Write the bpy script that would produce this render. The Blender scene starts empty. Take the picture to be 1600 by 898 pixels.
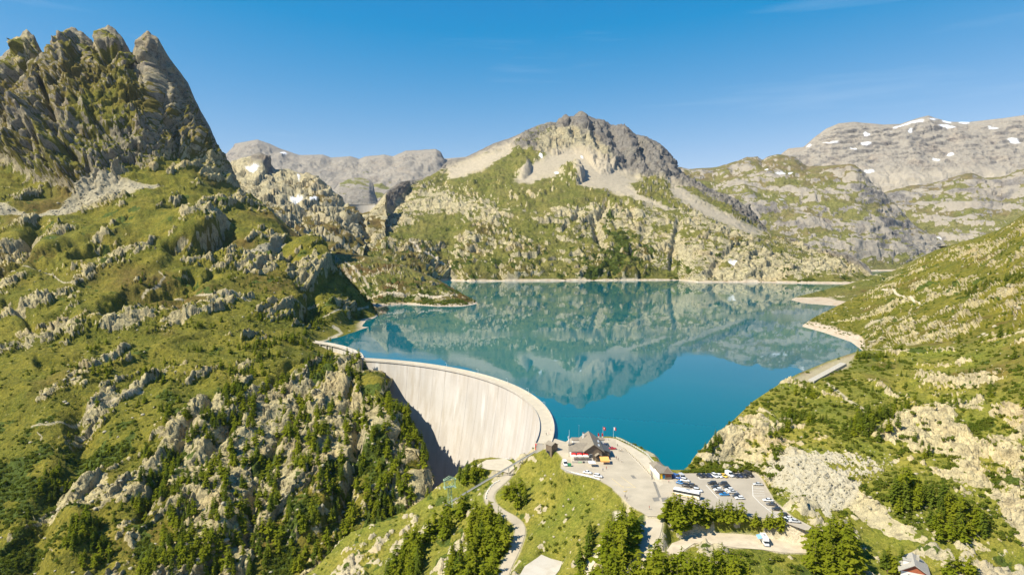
import bpy, bmesh, math, random
import numpy as np
from mathutils import Vector, Matrix

random.seed(7)
RNG = np.random.default_rng(7)
scene = bpy.context.scene
COL = scene.collection

# ------------------------------------------------------------------ camera
FPX, CX, CY, CAMZ = 1000.0, 800.0, 449.0, 118.0      # focal length in pixels of the 1600 px photograph
PITCH = math.atan(67.0 / FPX)
cam_d = bpy.data.cameras.new('camera')
cam_d.sensor_width = 36.0
cam_d.lens = 36.0 * FPX / 1600.0
cam_d.clip_start = 1.0
cam_d.clip_end = 40000.0
cam = bpy.data.objects.new('camera', cam_d)
cam.location = (0, 0, CAMZ)
cam.rotation_euler = (math.pi / 2 - PITCH, 0, 0)
COL.objects.link(cam)
scene.camera = cam

# ------------------------------------------------------------------ sky and sun
SUN_EL, SUN_AZ = math.radians(48), math.radians(-113)   # azimuth from +Y (view direction), negative = left
w = bpy.data.worlds.new('World')
scene.world = w
w.use_nodes = True
nt = w.node_tree
nt.nodes.clear()
sky = nt.nodes.new('ShaderNodeTexSky')
sky.sky_type = 'NISHITA'
sky.sun_disc = False
sky.sun_elevation = SUN_EL
sky.sun_rotation = SUN_AZ
sky.altitude = 2000
sky.air_density = 1.0
sky.dust_density = 0.2
sky.ozone_density = 2.5
# clear high-altitude air: red falls off faster towards the zenith
sps = nt.nodes.new('ShaderNodeSeparateColor')
rma = nt.nodes.new('ShaderNodeMath')
rma.operation = 'MULTIPLY_ADD'
rma.inputs[1].default_value = 1.78
rma.inputs[2].default_value = -2.15
rmx = nt.nodes.new('ShaderNodeMath')
rmx.operation = 'MAXIMUM'
rmx.inputs[1].default_value = 0.02
bma = nt.nodes.new('ShaderNodeMath')
bma.operation = 'MULTIPLY_ADD'
bma.inputs[1].default_value = 0.64
bma.inputs[2].default_value = 2.25
hs = nt.nodes.new('ShaderNodeCombineColor')
# thin cirrus wisps
geo = nt.nodes.new('ShaderNodeTexCoord')
mp = nt.nodes.new('ShaderNodeMapping')
mp.inputs['Scale'].default_value = (1.2, 1.0, 14.0)
mp.inputs['Rotation'].default_value = (0.06, 0.05, 0)
nz = nt.nodes.new('ShaderNodeTexNoise')
nz.inputs['Scale'].default_value = 2.3
nz.inputs['Detail'].default_value = 7.0
nz.inputs['Roughness'].default_value = 0.55
cr = nt.nodes.new('ShaderNodeValToRGB')
cr.color_ramp.elements[0].position = 0.60
cr.color_ramp.elements[0].color = (0, 0, 0, 1)
cr.color_ramp.elements[1].position = 0.95
cr.color_ramp.elements[1].color = (0.16, 0.16, 0.16, 1)
mx = nt.nodes.new('ShaderNodeMixRGB')
mx.inputs['Color2'].default_value = (7.5, 8.0, 8.6, 1)
bg = nt.nodes.new('ShaderNodeBackground')
bg.inputs['Strength'].default_value = 0.079
wo = nt.nodes.new('ShaderNodeOutputWorld')
L = nt.links.new
L(sky.outputs[0], sps.inputs[0])
L(sps.outputs[0], rma.inputs[0])
L(rma.outputs[0], rmx.inputs[0])
L(rmx.outputs[0], hs.inputs[0])
L(sps.outputs[1], hs.inputs[1])
L(sps.outputs[2], bma.inputs[0])
L(bma.outputs[0], hs.inputs[2])
L(geo.outputs['Generated'], mp.inputs['Vector'])
L(mp.outputs[0], nz.inputs['Vector'])
L(nz.outputs[0], cr.inputs[0])
L(cr.outputs[0], mx.inputs['Fac'])
L(hs.outputs[0], mx.inputs['Color1'])
L(mx.outputs[0], bg.inputs['Color'])
L(bg.outputs[0], wo.inputs['Surface'])

sun_d = bpy.data.lights.new('sun', 'SUN')
sun_d.energy = 4.8
sun_d.angle = math.radians(0.53)
sun_d.color = (1.0, 0.925, 0.765)
sun = bpy.data.objects.new('sun', sun_d)
sv = Vector((math.sin(SUN_AZ) * math.cos(SUN_EL), math.cos(SUN_AZ) * math.cos(SUN_EL), math.sin(SUN_EL)))
sun.rotation_euler = sv.to_track_quat('Z', 'Y').to_euler()
COL.objects.link(sun)

scene.view_settings.view_transform = 'Standard'
scene.view_settings.look = 'None'
scene.view_settings.gamma = 1.0
scene.view_settings.use_curve_mapping = False
scene.view_settings.exposure = 0.80
scene.cycles.use_denoising = True
scene.cycles.max_bounces = 6
scene.cycles.diffuse_bounces = 2
scene.cycles.glossy_bounces = 3
scene.cycles.transparent_max_bounces = 6
scene.cycles.volume_bounces = 0

# ------------------------------------------------------------------ projection helpers
SP, CP = math.sin(PITCH), math.cos(PITCH)


def PW(px, py, D):
    """world point seen at pixel (px,py) at forward distance D"""
    a = (px - CX) / FPX
    b = (CY - py) / FPX
    dy = CP + b * SP
    dz = -SP + b * CP
    t = D / dy
    return a * t, D, CAMZ + dz * t


def LD(px, py, z=0.0):
    """forward distance where the pixel's ray meets height z"""
    b = (CY - py) / FPX
    return (CAMZ - z) * (CP + b * SP) / (SP - b * CP)


def G(px, py, z=0.0):
    D = LD(px, py, z)
    return Vector(PW(px, py, D))


def PYZ(D, z):
    """pixel row of a point at forward distance D and height z"""
    s = (z - CAMZ) / D
    b = (s * CP + SP) / (CP - s * SP)
    return CY - b * FPX


def proj(x, y, z):
    zc = z - CAMZ
    f = y * CP - zc * SP
    u = y * SP + zc * CP
    return CX + FPX * x / f, CY - FPX * u / f


# ------------------------------------------------------------------ noise (numpy)
_perm = RNG.permutation(256).astype(np.int32)
_perm = np.concatenate([_perm, _perm, _perm])
_g3 = RNG.normal(size=(256, 3)).astype(np.float32)
_g3 /= np.linalg.norm(_g3, axis=1, keepdims=True)


def perlin(x, y, z):
    x = np.asarray(x, np.float32); y = np.asarray(y, np.float32); z = np.asarray(z, np.float32)
    xi = np.floor(x); yi = np.floor(y); zi = np.floor(z)
    fx = x - xi; fy = y - yi; fz = z - zi
    xi = xi.astype(np.int32) & 255; yi = yi.astype(np.int32) & 255; zi = zi.astype(np.int32) & 255
    u = fx * fx * fx * (fx * (fx * 6 - 15) + 10)
    v = fy * fy * fy * (fy * (fy * 6 - 15) + 10)
    ww = fz * fz * fz * (fz * (fz * 6 - 15) + 10)
    def cor(dx, dy, dz):
        h = _perm[_perm[_perm[xi + dx] + yi + dy] + zi + dz]
        g = _g3[h]
        return g[..., 0] * (fx - dx) + g[..., 1] * (fy - dy) + g[..., 2] * (fz - dz)
    x00 = cor(0, 0, 0); x00 += u * (cor(1, 0, 0) - x00)
    x10 = cor(0, 1, 0); x10 += u * (cor(1, 1, 0) - x10)
    x01 = cor(0, 0, 1); x01 += u * (cor(1, 0, 1) - x01)
    x11 = cor(0, 1, 1); x11 += u * (cor(1, 1, 1) - x11)
    y0 = x00 + v * (x10 - x00)
    y1 = x01 + v * (x11 - x01)
    return (y0 + ww * (y1 - y0)) * 1.5


def fbm(x, y, z, wl, octv=4, gain=0.5, ridge=False, seed=0.0):
    out = np.zeros(np.shape(x), np.float32)
    amp, fr, tot = 1.0, 1.0 / wl, 0.0
    for i in range(octv):
        n = perlin(x * fr + seed + 17.3 * i, y * fr + 5.1 * seed + 9.7 * i, z * fr - seed + 3.9 * i)
        if ridge:
            n = 1.0 - 2.0 * np.abs(n)
        out += amp * n
        tot += amp
        amp *= gain
        fr *= 2.03
    return out / tot


_r1 = RNG.uniform(-1, 1, 256).astype(np.float32)
_r3 = RNG.uniform(0.12, 0.88, (256, 3)).astype(np.float32)


def facets(x, y, z, wl, seed=0.0, tilt=1.5, step=0.34):
    """broken rock: cells, each a tilted plane at its own height, with sharp steps between them"""
    x = np.asarray(x, np.float32) / wl + seed; y = np.asarray(y, np.float32) / wl + seed * 2.3; z = np.asarray(z, np.float32) / wl - seed
    bx = np.floor(x - 0.5); by = np.floor(y - 0.5); bz = np.floor(z - 0.5)
    best = np.full(x.shape, 1e9, np.float32); h = np.zeros(x.shape, np.float32); edge = np.full(x.shape, 1e9, np.float32)
    for i in (0, 1):
        for j in (0, 1):
            for k in (0, 1):
                cx, cy, cz = bx + i, by + j, bz + k
                q = _perm[_perm[_perm[cx.astype(np.int32) & 255] + (cy.astype(np.int32) & 255)] + (cz.astype(np.int32) & 255)]
                r = _r3[q]
                dx = x - cx - r[..., 0]; dy = y - cy - r[..., 1]; dz = z - cz - r[..., 2]
                d = dx * dx + dy * dy + dz * dz
                m = d < best
                g = _g3[_perm[q + 7]]
                v = (dx * g[..., 0] + dy * g[..., 1] + dz * g[..., 2]) * tilt + _r1[q] * step
                edge = np.where(m, best, np.minimum(edge, d))
                best = np.where(m, d, best)
                h = np.where(m, v, h)
    crack = np.clip((np.sqrt(edge) - np.sqrt(best)) * 6.0, 0, 1)
    return h - (1 - crack) * 0.28


def sstep(a, b, x):
    t = np.clip((x - a) / (b - a), 0, 1)
    return t * t * (3 - 2 * t)


def poly_mask(px, py, pts, soft=6.0):
    """soft inside-mask of a polygon"""
    pts = np.array(pts, float)
    inside = np.zeros(px.shape, bool)
    dmin = np.full(px.shape, 1e9)
    n = len(pts)
    for i in range(n):
        x1, y1 = pts[i]; x2, y2 = pts[(i + 1) % n]
        c = ((y1 > py) != (y2 > py)) & (px < (x2 - x1) * (py - y1) / (y2 - y1 + 1e-9) + x1)
        inside ^= c
        ex, ey = x2 - x1, y2 - y1
        t = np.clip(((px - x1) * ex + (py - y1) * ey) / (ex * ex + ey * ey + 1e-9), 0, 1)
        dmin = np.minimum(dmin, np.hypot(px - x1 - t * ex, py - y1 - t * ey))
    sd = np.where(inside, dmin, -dmin)
    return sstep(-soft, soft, sd)


def line_dist(px, py, pts):
    d = np.full(np.shape(px), 1e9)
    tt = np.zeros(np.shape(px))
    for i in range(len(pts) - 1):
        (x1, y1), (x2, y2) = pts[i][:2], pts[i + 1][:2]
        ex, ey = x2 - x1, y2 - y1
        t = np.clip(((px - x1) * ex + (py - y1) * ey) / (ex * ex + ey * ey + 1e-9), 0, 1)
        dd = np.hypot(px - x1 - t * ex, py - y1 - t * ey)
        m = dd < d
        d = np.where(m, dd, d)
        tt = np.where(m, i + t, tt)
    return d, tt


# ------------------------------------------------------------------ node helpers / materials
def new_mat(name):
    m = bpy.data.materials.new(name)
    m.use_nodes = True
    m.node_tree.nodes.clear()
    return m, m.node_tree


def nd(t, typ, **kw):
    n = t.nodes.new(typ)
    for k, v in kw.items():
        if k in n.inputs:
            n.inputs[k].default_value = v
        else:
            setattr(n, k, v)
    return n


def mixc(t, fac, a, b, blend='MIX'):
    n = t.nodes.new('ShaderNodeMixRGB')
    n.blend_type = blend
    for s, v in (('Fac', fac), ('Color1', a), ('Color2', b)):
        if hasattr(v, 'is_linked') or hasattr(v, 'links'):
            t.links.new(v, n.inputs[s])
        elif isinstance(v, (int, float)):
            n.inputs[s].default_value = v
        else:
            n.inputs[s].default_value = (*v, 1) if len(v) == 3 else v
    return n.outputs[0]


def ramp(t, src, a, b, lo=0.0, hi=1.0):
    n = t.nodes.new('ShaderNodeMapRange')
    t.links.new(src, n.inputs['Value'])
    n.inputs['From Min'].default_value = a
    n.inputs['From Max'].default_value = b
    n.inputs['To Min'].default_value = lo
    n.inputs['To Max'].default_value = hi
    n.clamp = True
    return n.outputs[0]


def noise_n(t, vec, scale, detail=4, rough=0.55, dist=0.0):
    n = t.nodes.new('ShaderNodeTexNoise')
    n.inputs['Scale'].default_value = scale
    n.inputs['Detail'].default_value = detail
    n.inputs['Roughness'].default_value = rough
    n.inputs['Distortion'].default_value = dist
    if vec is not None:
        t.links.new(vec, n.inputs['Vector'])
    return n.outputs[0]


def noise_c(t, vec, scale):
    n = t.nodes.new('ShaderNodeTexNoise')
    n.inputs['Scale'].default_value = scale
    n.inputs['Detail'].default_value = 3
    t.links.new(vec, n.inputs['Vector'])
    return n.outputs['Color']


def simple_mat(name, col, rough=0.7, var=0.15, scale=3.0, metal=0.0, bump=0.0, spec=0.4):
    """procedural material: base colour broken up by noise"""
    m, t = new_mat(name)
    tc = nd(t, 'ShaderNodeTexCoord')
    n = noise_n(t, tc.outputs['Object'], scale, 5, 0.6)
    c = mixc(t, ramp(t, n, 0.3, 0.7), [v * (1 - var) for v in col], [min(1, v * (1 + var)) for v in col])
    b = nd(t, 'ShaderNodeBsdfPrincipled', Roughness=rough, Metallic=metal)
    b.inputs['Specular IOR Level'].default_value = spec
    t.links.new(c, b.inputs['Base Color'])
    if bump:
        bn = nd(t, 'ShaderNodeBump', Strength=bump, Distance=0.05)
        t.links.new(n, bn.inputs['Height'])
        t.links.new(bn.outputs[0], b.inputs['Normal'])
    o = nd(t, 'ShaderNodeOutputMaterial')
    t.links.new(b.outputs[0], o.inputs[0])
    return m


def terrain_mat(name, fine, rock_a, rock_b, scree_c, grass_a, grass_b, heath, shrub_c, bump_d, crack_amt=0.6):
    """ground material: masks stored on the mesh say what lies where, noise breaks each of them up
    m1 = grass, scree, shrub   m2 = snow, heath, rock tone ; fine = size of fine relief in metres"""
    m, t = new_mat(name)
    lk = t.links.new
    geo = nd(t, 'ShaderNodeNewGeometry')
    P = geo.outputs['Position']
    a1 = nd(t, 'ShaderNodeAttribute', attribute_name='m1')
    a2 = nd(t, 'ShaderNodeAttribute', attribute_name='m2')
    a3 = nd(t, 'ShaderNodeAttribute', attribute_name='m3')
    s1 = nd(t, 'ShaderNodeSeparateColor'); lk(a1.outputs['Color'], s1.inputs[0])
    s2 = nd(t, 'ShaderNodeSeparateColor'); lk(a2.outputs['Color'], s2.inputs[0])
    s3 = nd(t, 'ShaderNodeSeparateColor'); lk(a3.outputs['Color'], s3.inputs[0])
    n_f = noise_n(t, P, 1.0 / fine, 6, 0.62)
    n_m = noise_n(t, P, 1.0 / (fine * 5), 5, 0.6, 0.3)
    n_l = noise_n(t, P, 1.0 / (fine * 22), 4, 0.55)
    n_s = noise_n(t, P, 1.0 / (fine * 1.9), 5, 0.7, 0.6)
    vo = nd(t, 'ShaderNodeTexVoronoi', feature='DISTANCE_TO_EDGE')
    vo.inputs['Scale'].default_value = 1.0 / (fine * 5.5)
    wv = nd(t, 'ShaderNodeVectorMath', operation='MULTIPLY_ADD')
    lk(noise_c(t, P, 1.0 / (fine * 6)), wv.inputs[0]); wv.inputs[1].default_value = (fine * 14,) * 3; lk(P, wv.inputs[2])
    lk(wv.outputs[0], vo.inputs['Vector'])
    crack = ramp(t, vo.outputs['Distance'], 0.0, 0.07, crack_amt, 0.0)
    # rock: tone from mesh, broken by noise, lichen, dark fractures
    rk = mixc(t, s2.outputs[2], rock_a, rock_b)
    rk = mixc(t, ramp(t, n_m, 0.40, 0.66, 0.0, 0.8), rk, (0.56, 0.56, 0.58), 'MULTIPLY')
    rk = mixc(t, ramp(t, n_f, 0.48, 0.70, 0.0, 0.8), rk, (1.42, 1.42, 1.40), 'MULTIPLY')
    rk = mixc(t, ramp(t, n_l, 0.5, 0.75, 0.0, 0.6), rk, (1.08, 0.92, 0.80), 'MULTIPLY')
    rk = mixc(t, ramp(t, n_s, 0.55, 0.64, 0.0, 0.75), rk, (0.36, 0.36, 0.36), 'MULTIPLY')
    rk = mixc(t, mixc(t, ramp(t, n_m, 0.3, 0.6), (0, 0, 0), crack), rk, (0.30, 0.30, 0.31), 'MULTIPLY')
    sc = mixc(t, ramp(t, n_m, 0.3, 0.7), [c * 0.86 for c in scree_c], [c * 1.12 for c in scree_c])
    sc = mixc(t, ramp(t, n_f, 0.52, 0.66, 0.0, 0.4), sc, [c * 0.6 for c in scree_c])
    gr = mixc(t, ramp(t, n_l, 0.36, 0.64), grass_a, grass_b)
    gr = mixc(t, ramp(t, n_m, 0.42, 0.68, 0.0, 0.6), gr, [c * 0.55 for c in grass_a])
    gr = mixc(t, ramp(t, n_f, 0.50, 0.68, 0.0, 0.55), gr, [c * 1.5 for c in grass_b])
    gr = mixc(t, ramp(t, n_s, 0.53, 0.60, 0.0, 0.65), gr, [c * 0.8 for c in shrub_c])
    gr = mixc(t, ramp(t, n_s, 0.36, 0.31, 0.0, 0.8), gr, [c * 0.95 for c in rock_a])
    ht = mixc(t, ramp(t, n_m, 0.35, 0.65), heath, [c * 0.55 for c in heath])
    ht = mixc(t, ramp(t, n_s, 0.50, 0.62, 0.0, 0.6), ht, grass_a)
    sh = mixc(t, ramp(t, n_f, 0.35, 0.65), [c * 0.6 for c in shrub_c], [c * 1.5 for c in shrub_c])
    gmask = ramp(t, mixc(t, 0.34, s1.outputs[0], n_f, 'LINEAR_LIGHT'), 0.42, 0.58)
    c = mixc(t, s1.outputs[1], rk, sc)
    gv = mixc(t, s2.outputs[1], gr, ht)
    c = mixc(t, gmask, c, gv)
    shm = ramp(t, mixc(t, 0.3, s1.outputs[2], n_f, 'LINEAR_LIGHT'), 0.42, 0.58)
    c = mixc(t, shm, c, sh)
    shore = mixc(t, ramp(t, n_m, 0.35, 0.65), (0.50, 0.38, 0.26), (0.58, 0.50, 0.38))
    c = mixc(t, s3.outputs[0], c, shore)
    path = mixc(t, ramp(t, n_f, 0.35, 0.65), (0.46, 0.39, 0.27), (0.58, 0.50, 0.37))
    c = mixc(t, s3.outputs[1], c, path)
    c = mixc(t, s2.outputs[0], c, (0.86, 0.88, 0.92))
    b = nd(t, 'ShaderNodeBsdfPrincipled', Roughness=0.92)
    b.inputs['Specular IOR Level'].default_value = 0.15
    lk(c, b.inputs['Base Color'])
    hh = mixc(t, 0.5, n_f, n_m)
    hh = mixc(t, 0.25, hh, n_s)
    hh = mixc(t, ramp(t, crack, 0.0, 1.0, 0.0, 0.25), hh, (0, 0, 0))
    bn = nd(t, 'ShaderNodeBump', Strength=1.0, Distance=bump_d)
    lk(hh, bn.inputs['Height'])
    lk(bn.outputs[0], b.inputs['Normal'])
    o = nd(t, 'ShaderNodeOutputMaterial')
    lk(b.outputs[0], o.inputs[0])
    return m


# ------------------------------------------------------------------ mesh helpers
def mesh_np(name, verts, quads, mats=(), smooth=True):
    me = bpy.data.meshes.new(name)
    verts = np.asarray(verts, np.float32)
    quads = np.asarray(quads, np.int32)
    k = quads.shape[1]
    me.vertices.add(len(verts))
    me.vertices.foreach_set('co', verts.ravel())
    me.loops.add(quads.size)
    me.loops.foreach_set('vertex_index', quads.ravel())
    me.polygons.add(len(quads))
    me.polygons.foreach_set('loop_start', np.arange(0, quads.size, k, dtype=np.int32))
    me.polygons.foreach_set('loop_total', np.full(len(quads), k, np.int32))
    if smooth:
        me.polygons.foreach_set('use_smooth', np.ones(len(quads), bool))
    me.update(calc_edges=True)
    me.validate()
    for m in mats:
        me.materials.append(m)
    return me


def add_attr(me, name, r, g, b):
    a = me.attributes.new(name, 'FLOAT_COLOR', 'POINT')
    arr = np.ones((len(r), 4), np.float32)
    arr[:, 0] = r; arr[:, 1] = g; arr[:, 2] = b
    a.data.foreach_set('color', np.clip(arr, 0, 1).ravel())


def link(name, me, parent=None, loc=None):
    o = bpy.data.objects.new(name, me)
    COL.objects.link(o)
    if parent is not None:
        o.parent = parent
    if loc is not None:
        o.location = loc
    return o


def tag(o, label=None, cat=None, group=None, kind=None):
    if label: o['label'] = label
    if cat: o['category'] = cat
    if group: o['group'] = group
    if kind: o['kind'] = kind
    return o


def grid_quads(nr, nc, flip=False):
    i = np.arange(nr * nc).reshape(nr, nc)
    a, b, c, d = i[:-1, :-1], i[1:, :-1], i[1:, 1:], i[:-1, 1:]
    q = np.stack([a, b, c, d], -1).reshape(-1, 4)
    return q[:, ::-1] if flip else q


def grid_normals(X, Y, Z):
    ux, uy, uz = np.gradient(X, axis=1), np.gradient(Y, axis=1), np.gradient(Z, axis=1)
    vx, vy, vz = np.gradient(X, axis=0), np.gradient(Y, axis=0), np.gradient(Z, axis=0)
    nx, ny, nz = uy * vz - uz * vy, uz * vx - ux * vz, ux * vy - uy * vx
    l = np.sqrt(nx * nx + ny * ny + nz * nz) + 1e-9
    s = np.where(nz < 0, -1.0, 1.0)
    return nx / l * s, ny / l * s, nz / l * s


def smooth_axis(A, n, axis, it=2):
    if n < 1:
        return A
    k = np.ones(2 * n + 1) / (2 * n + 1)
    for _ in range(it):
        pad = [(0, 0), (0, 0)]
        pad[axis] = (n, n)
        B = np.pad(A, pad, mode='edge')
        cs = np.cumsum(B, axis=axis)
        z = np.zeros_like(np.take(cs, [0], axis=axis))
        cs = np.concatenate([z, cs], axis=axis)
        m = A.shape[axis]
        A = (np.take(cs, range(2 * n + 1, 2 * n + 1 + m), axis=axis) - np.take(cs, range(0, m), axis=axis)) / (2 * n + 1)
    return A


LAYERS = {}
# ------------------------------------------------------------------ terrain sheets
def build_layer(name, rows, mat, shape, step=1.6, smooth_v=10, back=((0.015, 0.012), (0.05, 0.05), (0.13, 0.14), (0.25, 0.26)),
                kind='structure', pin_rows=()):
    """rows: polylines from the crest down, each point (pixel column, pixel row, forward distance); the sheet between
    them is a real surface in metres. back: (fraction of distance behind the crest, drop as fraction of distance)."""
    rows = [sorted(r) for r in rows]
    c0 = max(r[0][0] for r in rows); c1 = min(r[-1][0] for r in rows)
    cols = np.arange(c0, c1 + 1e-6, step)
    RP, RI = [], []
    for r in rows:
        a = np.array(r, float)
        RP.append(np.interp(cols, a[:, 0], a[:, 1]))
        RI.append(np.interp(cols, a[:, 0], 1.0 / a[:, 2]))
    PYg, IDg = [RP[0][None]], [RI[0][None]]
    for i in range(len(rows) - 1):
        n = int(max(2, math.ceil(np.percentile(np.abs(RP[i + 1] - RP[i]), 90) / step)))
        t = (np.arange(1, n + 1) / n)[:, None]
        PYg.append(RP[i] + (RP[i + 1] - RP[i]) * t)
        IDg.append(RI[i] + (RI[i + 1] - RI[i]) * t)
    PY = np.concatenate(PYg); ID = np.concatenate(IDg)
    crest_d = PY - PY[0]
    if smooth_v:
        wgt = sstep(0, smooth_v * step * 2.0, np.arange(PY.shape[0]) * step)[:, None] * np.ones_like(PY)
        wgt[-3:] = 0
        ID = ID * (1 - wgt) + smooth_axis(ID, smooth_v, 0, 2) * wgt
    PX = np.broadcast_to(cols, PY.shape).copy()
    # rows behind the crest
    x0, y0, z0 = PW(PX[0], PY[0], 1.0 / ID[0])
    bk = []
    for fr, dr in back[::-1]:
        D = y0 * (1 + fr)
        bk.append((x0 * (1 + fr), D, z0 - dr * y0))
    X, Y, Z = PW(PX, PY, 1.0 / ID)
    nb = len(bk)
    X = np.concatenate([np.array([b[0] for b in bk]), X]); Y = np.concatenate([np.array([b[1] for b in bk]), Y])
    Z = np.concatenate([np.array([b[2] for b in bk]), Z])
    PXf = np.concatenate([np.repeat(PX[:1], nb, 0), PX]); PYf = np.concatenate([np.repeat(PY[:1], nb, 0), PY])
    CD = np.concatenate([np.repeat(crest_d[:1], nb, 0), crest_d])
    nx, ny, nzz = grid_normals(smooth_axis(X, 6, 0, 1), smooth_axis(Y, 6, 0, 1), smooth_axis(Z, 6, 0, 1))
    ctx = dict(px=PXf, py=PYf, X=X, Y=Y, Z=Z, N=(nx, ny, nzz), cd=CD, nb=nb)
    out = shape(ctx)
    Xd, Yd, Zd = out['pos']
    me = mesh_np(name, np.stack([Xd, Yd, Zd], -1).reshape(-1, 3), grid_quads(*X.shape), [mat], False)
    r = lambda k: np.broadcast_to(np.asarray(out.get(k, 0.0), np.float32), X.shape).ravel()
    add_attr(me, 'm1', r('grass'), r('scree'), r('shrub'))
    add_attr(me, 'm2', r('snow'), r('heath'), r('tone'))
    add_attr(me, 'm3', r('shore'), r('path'), r('tone') * 0)
    o = link(name, me)
    tag(o, kind=kind)
    LAYERS[name] = dict(px=PXf, py=PYf, X=Xd, Y=Yd, Z=Zd, obj=o, nb=nb, **{k: np.broadcast_to(np.asarray(out.get(k, 0.0), np.float32), X.shape) for k in ('grass', 'scree', 'shrub', 'path', 'shore')})
    return o


def push(c, d, up=0.0):
    """displace along the sheet's normal by d, straight up by up"""
    nx, ny, nz_ = c['N']
    return c['X'] + nx * d, c['Y'] + ny * d, c['Z'] + nz_ * d + up


def slope_of(pos):
    return grid_normals(*pos)[2]


def saw(q, soft=0.12):
    """ramp 0..1 then a sharp fall"""
    f = q - np.floor(q)
    return np.where(f < 1 - soft, f / (1 - soft), (1 - f) / soft)


def crags(X, Y, Z, wl, seed=0.0, warp=0.6, dirs=((1.0, -0.35, 0.25), (0.75, 0.5, -0.3))):
    """tilted slabs: surfaces rising gently to the right and breaking off steeply"""
    n1 = fbm(X, Y, Z, wl * 1.6, 3, 0.5, seed=seed)
    n2 = fbm(X, Y, Z, wl * 1.6, 3, 0.5, seed=seed + 41.0)
    q1 = (X * dirs[0][0] + Y * dirs[0][1] + Z * dirs[0][2]) / wl + n1 * warp * 3.0
    q2 = (X * dirs[1][0] + Y * dirs[1][1] + Z * dirs[1][2]) / (wl * 0.63) + n2 * warp * 3.0
    return saw(q1) * 0.6 + saw(q2) * 0.4


def carve(px, py, pts, width, depth):
    """gully (negative depth) or rib along a line on the sheet"""
    d, _ = line_dist(px, py, pts)
    return -depth * np.exp(-(d / width) ** 2)


def ridge_line(px, py, pts, width, h):
    """sharp-crested rib along a line on the sheet"""
    d, _ = line_dist(px, py, pts)
    return h * np.exp(-d / width)


def knobs(px, py, lst):
    """rounded outcrops: (column, row, half width, half height, metres); steep on the right side"""
    o = np.zeros_like(px)
    for a, b, rx, ry, h in lst:
        u = (px - a) / rx; v = (py - b) / ry
        r = np.sqrt(u * u + v * v)
        o += h * sstep(1.15, 0.55, r) * (0.75 + 0.35 * np.clip(u, -1, 1))
    return o


ROCK_PALE = (0.44, 0.385, 0.235)
ROCK_GREY = (0.25, 0.222, 0.165)
GR_A, GR_B = (0.106, 0.112, 0.011), (0.198, 0.168, 0.021)
HEATH = (0.155, 0.092, 0.030)
SHRUB = (0.060, 0.082, 0.012)
mat_near = terrain_mat('alpine_ground_near', 1.1, (0.48, 0.405, 0.225), (0.34, 0.295, 0.195), (0.43, 0.39, 0.29), (0.135, 0.155, 0.018), (0.235, 0.205, 0.034), HEATH, SHRUB, 1.9, 0.42)
mat_left = terrain_mat('alpine_ground_left_flank', 1.9, (0.43, 0.365, 0.185), ROCK_GREY, (0.34, 0.30, 0.20), GR_A, GR_B, HEATH, SHRUB, 3.6)
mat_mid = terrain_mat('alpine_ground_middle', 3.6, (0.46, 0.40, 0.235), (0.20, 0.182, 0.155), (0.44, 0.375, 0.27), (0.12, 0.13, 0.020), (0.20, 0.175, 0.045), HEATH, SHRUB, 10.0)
mat_far = terrain_mat('alpine_ground_far', 7.0, (0.40, 0.355, 0.285), (0.21, 0.195, 0.178), (0.40, 0.35, 0.275), (0.150, 0.156, 0.036), (0.215, 0.190, 0.072), (0.22, 0.165, 0.08), SHRUB, 18.0)


# ---- far grey range on the left of the view
def shp_far_left(c):
    X, Y, Z = c['X'], c['Y'], c['Z']
    wc = 0.15 + 0.85 * sstep(0, 14, c['cd'])
    rd = fbm(X, Y * 0.5, Z * 0.35, 260, 5, 0.55, True, 3.0)
    st = fbm(X * 0.2, Y * 0.2, Z + X * 0.12, 42, 3, 0.5, False, 8.0)
    d = (rd * 44 + st * 26 + facets(X * 0.5, Y, Z * 1.3, 60, 2.0) * 9) * wc + fbm(X, Y, Z, 30, 3, 0.55, True, 2.0) * 4
    pos = push(c, d)
    nz_ = slope_of(pos)
    cliff = sstep(0.72, 0.52, nz_ + 0.10 * st)
    n = fbm(X, Y, Z, 180, 4, 0.55, False, 5.0)
    grass = sstep(0.05, 0.45, n + 0.012 * (c['py'] - 285)) * (1 - cliff) * 0.75
    snow = np.zeros_like(X)
    for (a, b, rx, ry) in ((442, 241, 5, 2.6),):
        snow = np.maximum(snow, sstep(1.25, 0.8, np.hypot((c['px'] - a - n * 3) / rx, (c['py'] - b) / ry)))
    return dict(pos=pos, grass=grass, scree=(1 - cliff) * 0.35, tone=0.70 + 0.4 * cliff + 0.35 * st, snow=snow)


FL = [[(280, 262, 7200), (347, 247, 7200), (365, 230, 7200), (367, 225, 7185), (383, 222, 7170), (402, 218.5, 7125), (420, 225, 7125), (440, 233.5, 7125), (467, 243, 7125),
       (504, 242, 7200), (517, 247, 7200), (547, 244.6, 7200), (560.6, 249, 7200), (570.6, 245, 7125), (600.7, 242, 7050), (614, 245, 7050), (634, 236, 6975), (657.5, 235, 6900),
       (681, 233.5, 6825), (689, 238.6, 6825), (694, 248.6, 6900), (740, 245, 7050), (800, 250, 7200)],
      [(280, 285, 6525), (400, 262, 6450), (500, 275, 6375), (560, 280, 6300), (640, 270, 6225), (690, 285, 6225), (800, 290, 6450)],
      [(280, 315, 5850), (400, 300, 5700), (520, 305, 5625), (600, 305, 5550), (690, 315, 5550), (800, 320, 5850)],
      [(280, 350, 5100), (500, 345, 4950), (600, 345, 4875), (800, 350, 5100)]]
build_layer('far_range_mountain', FL, mat_far, shp_far_left, 1.7, 8)


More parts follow.
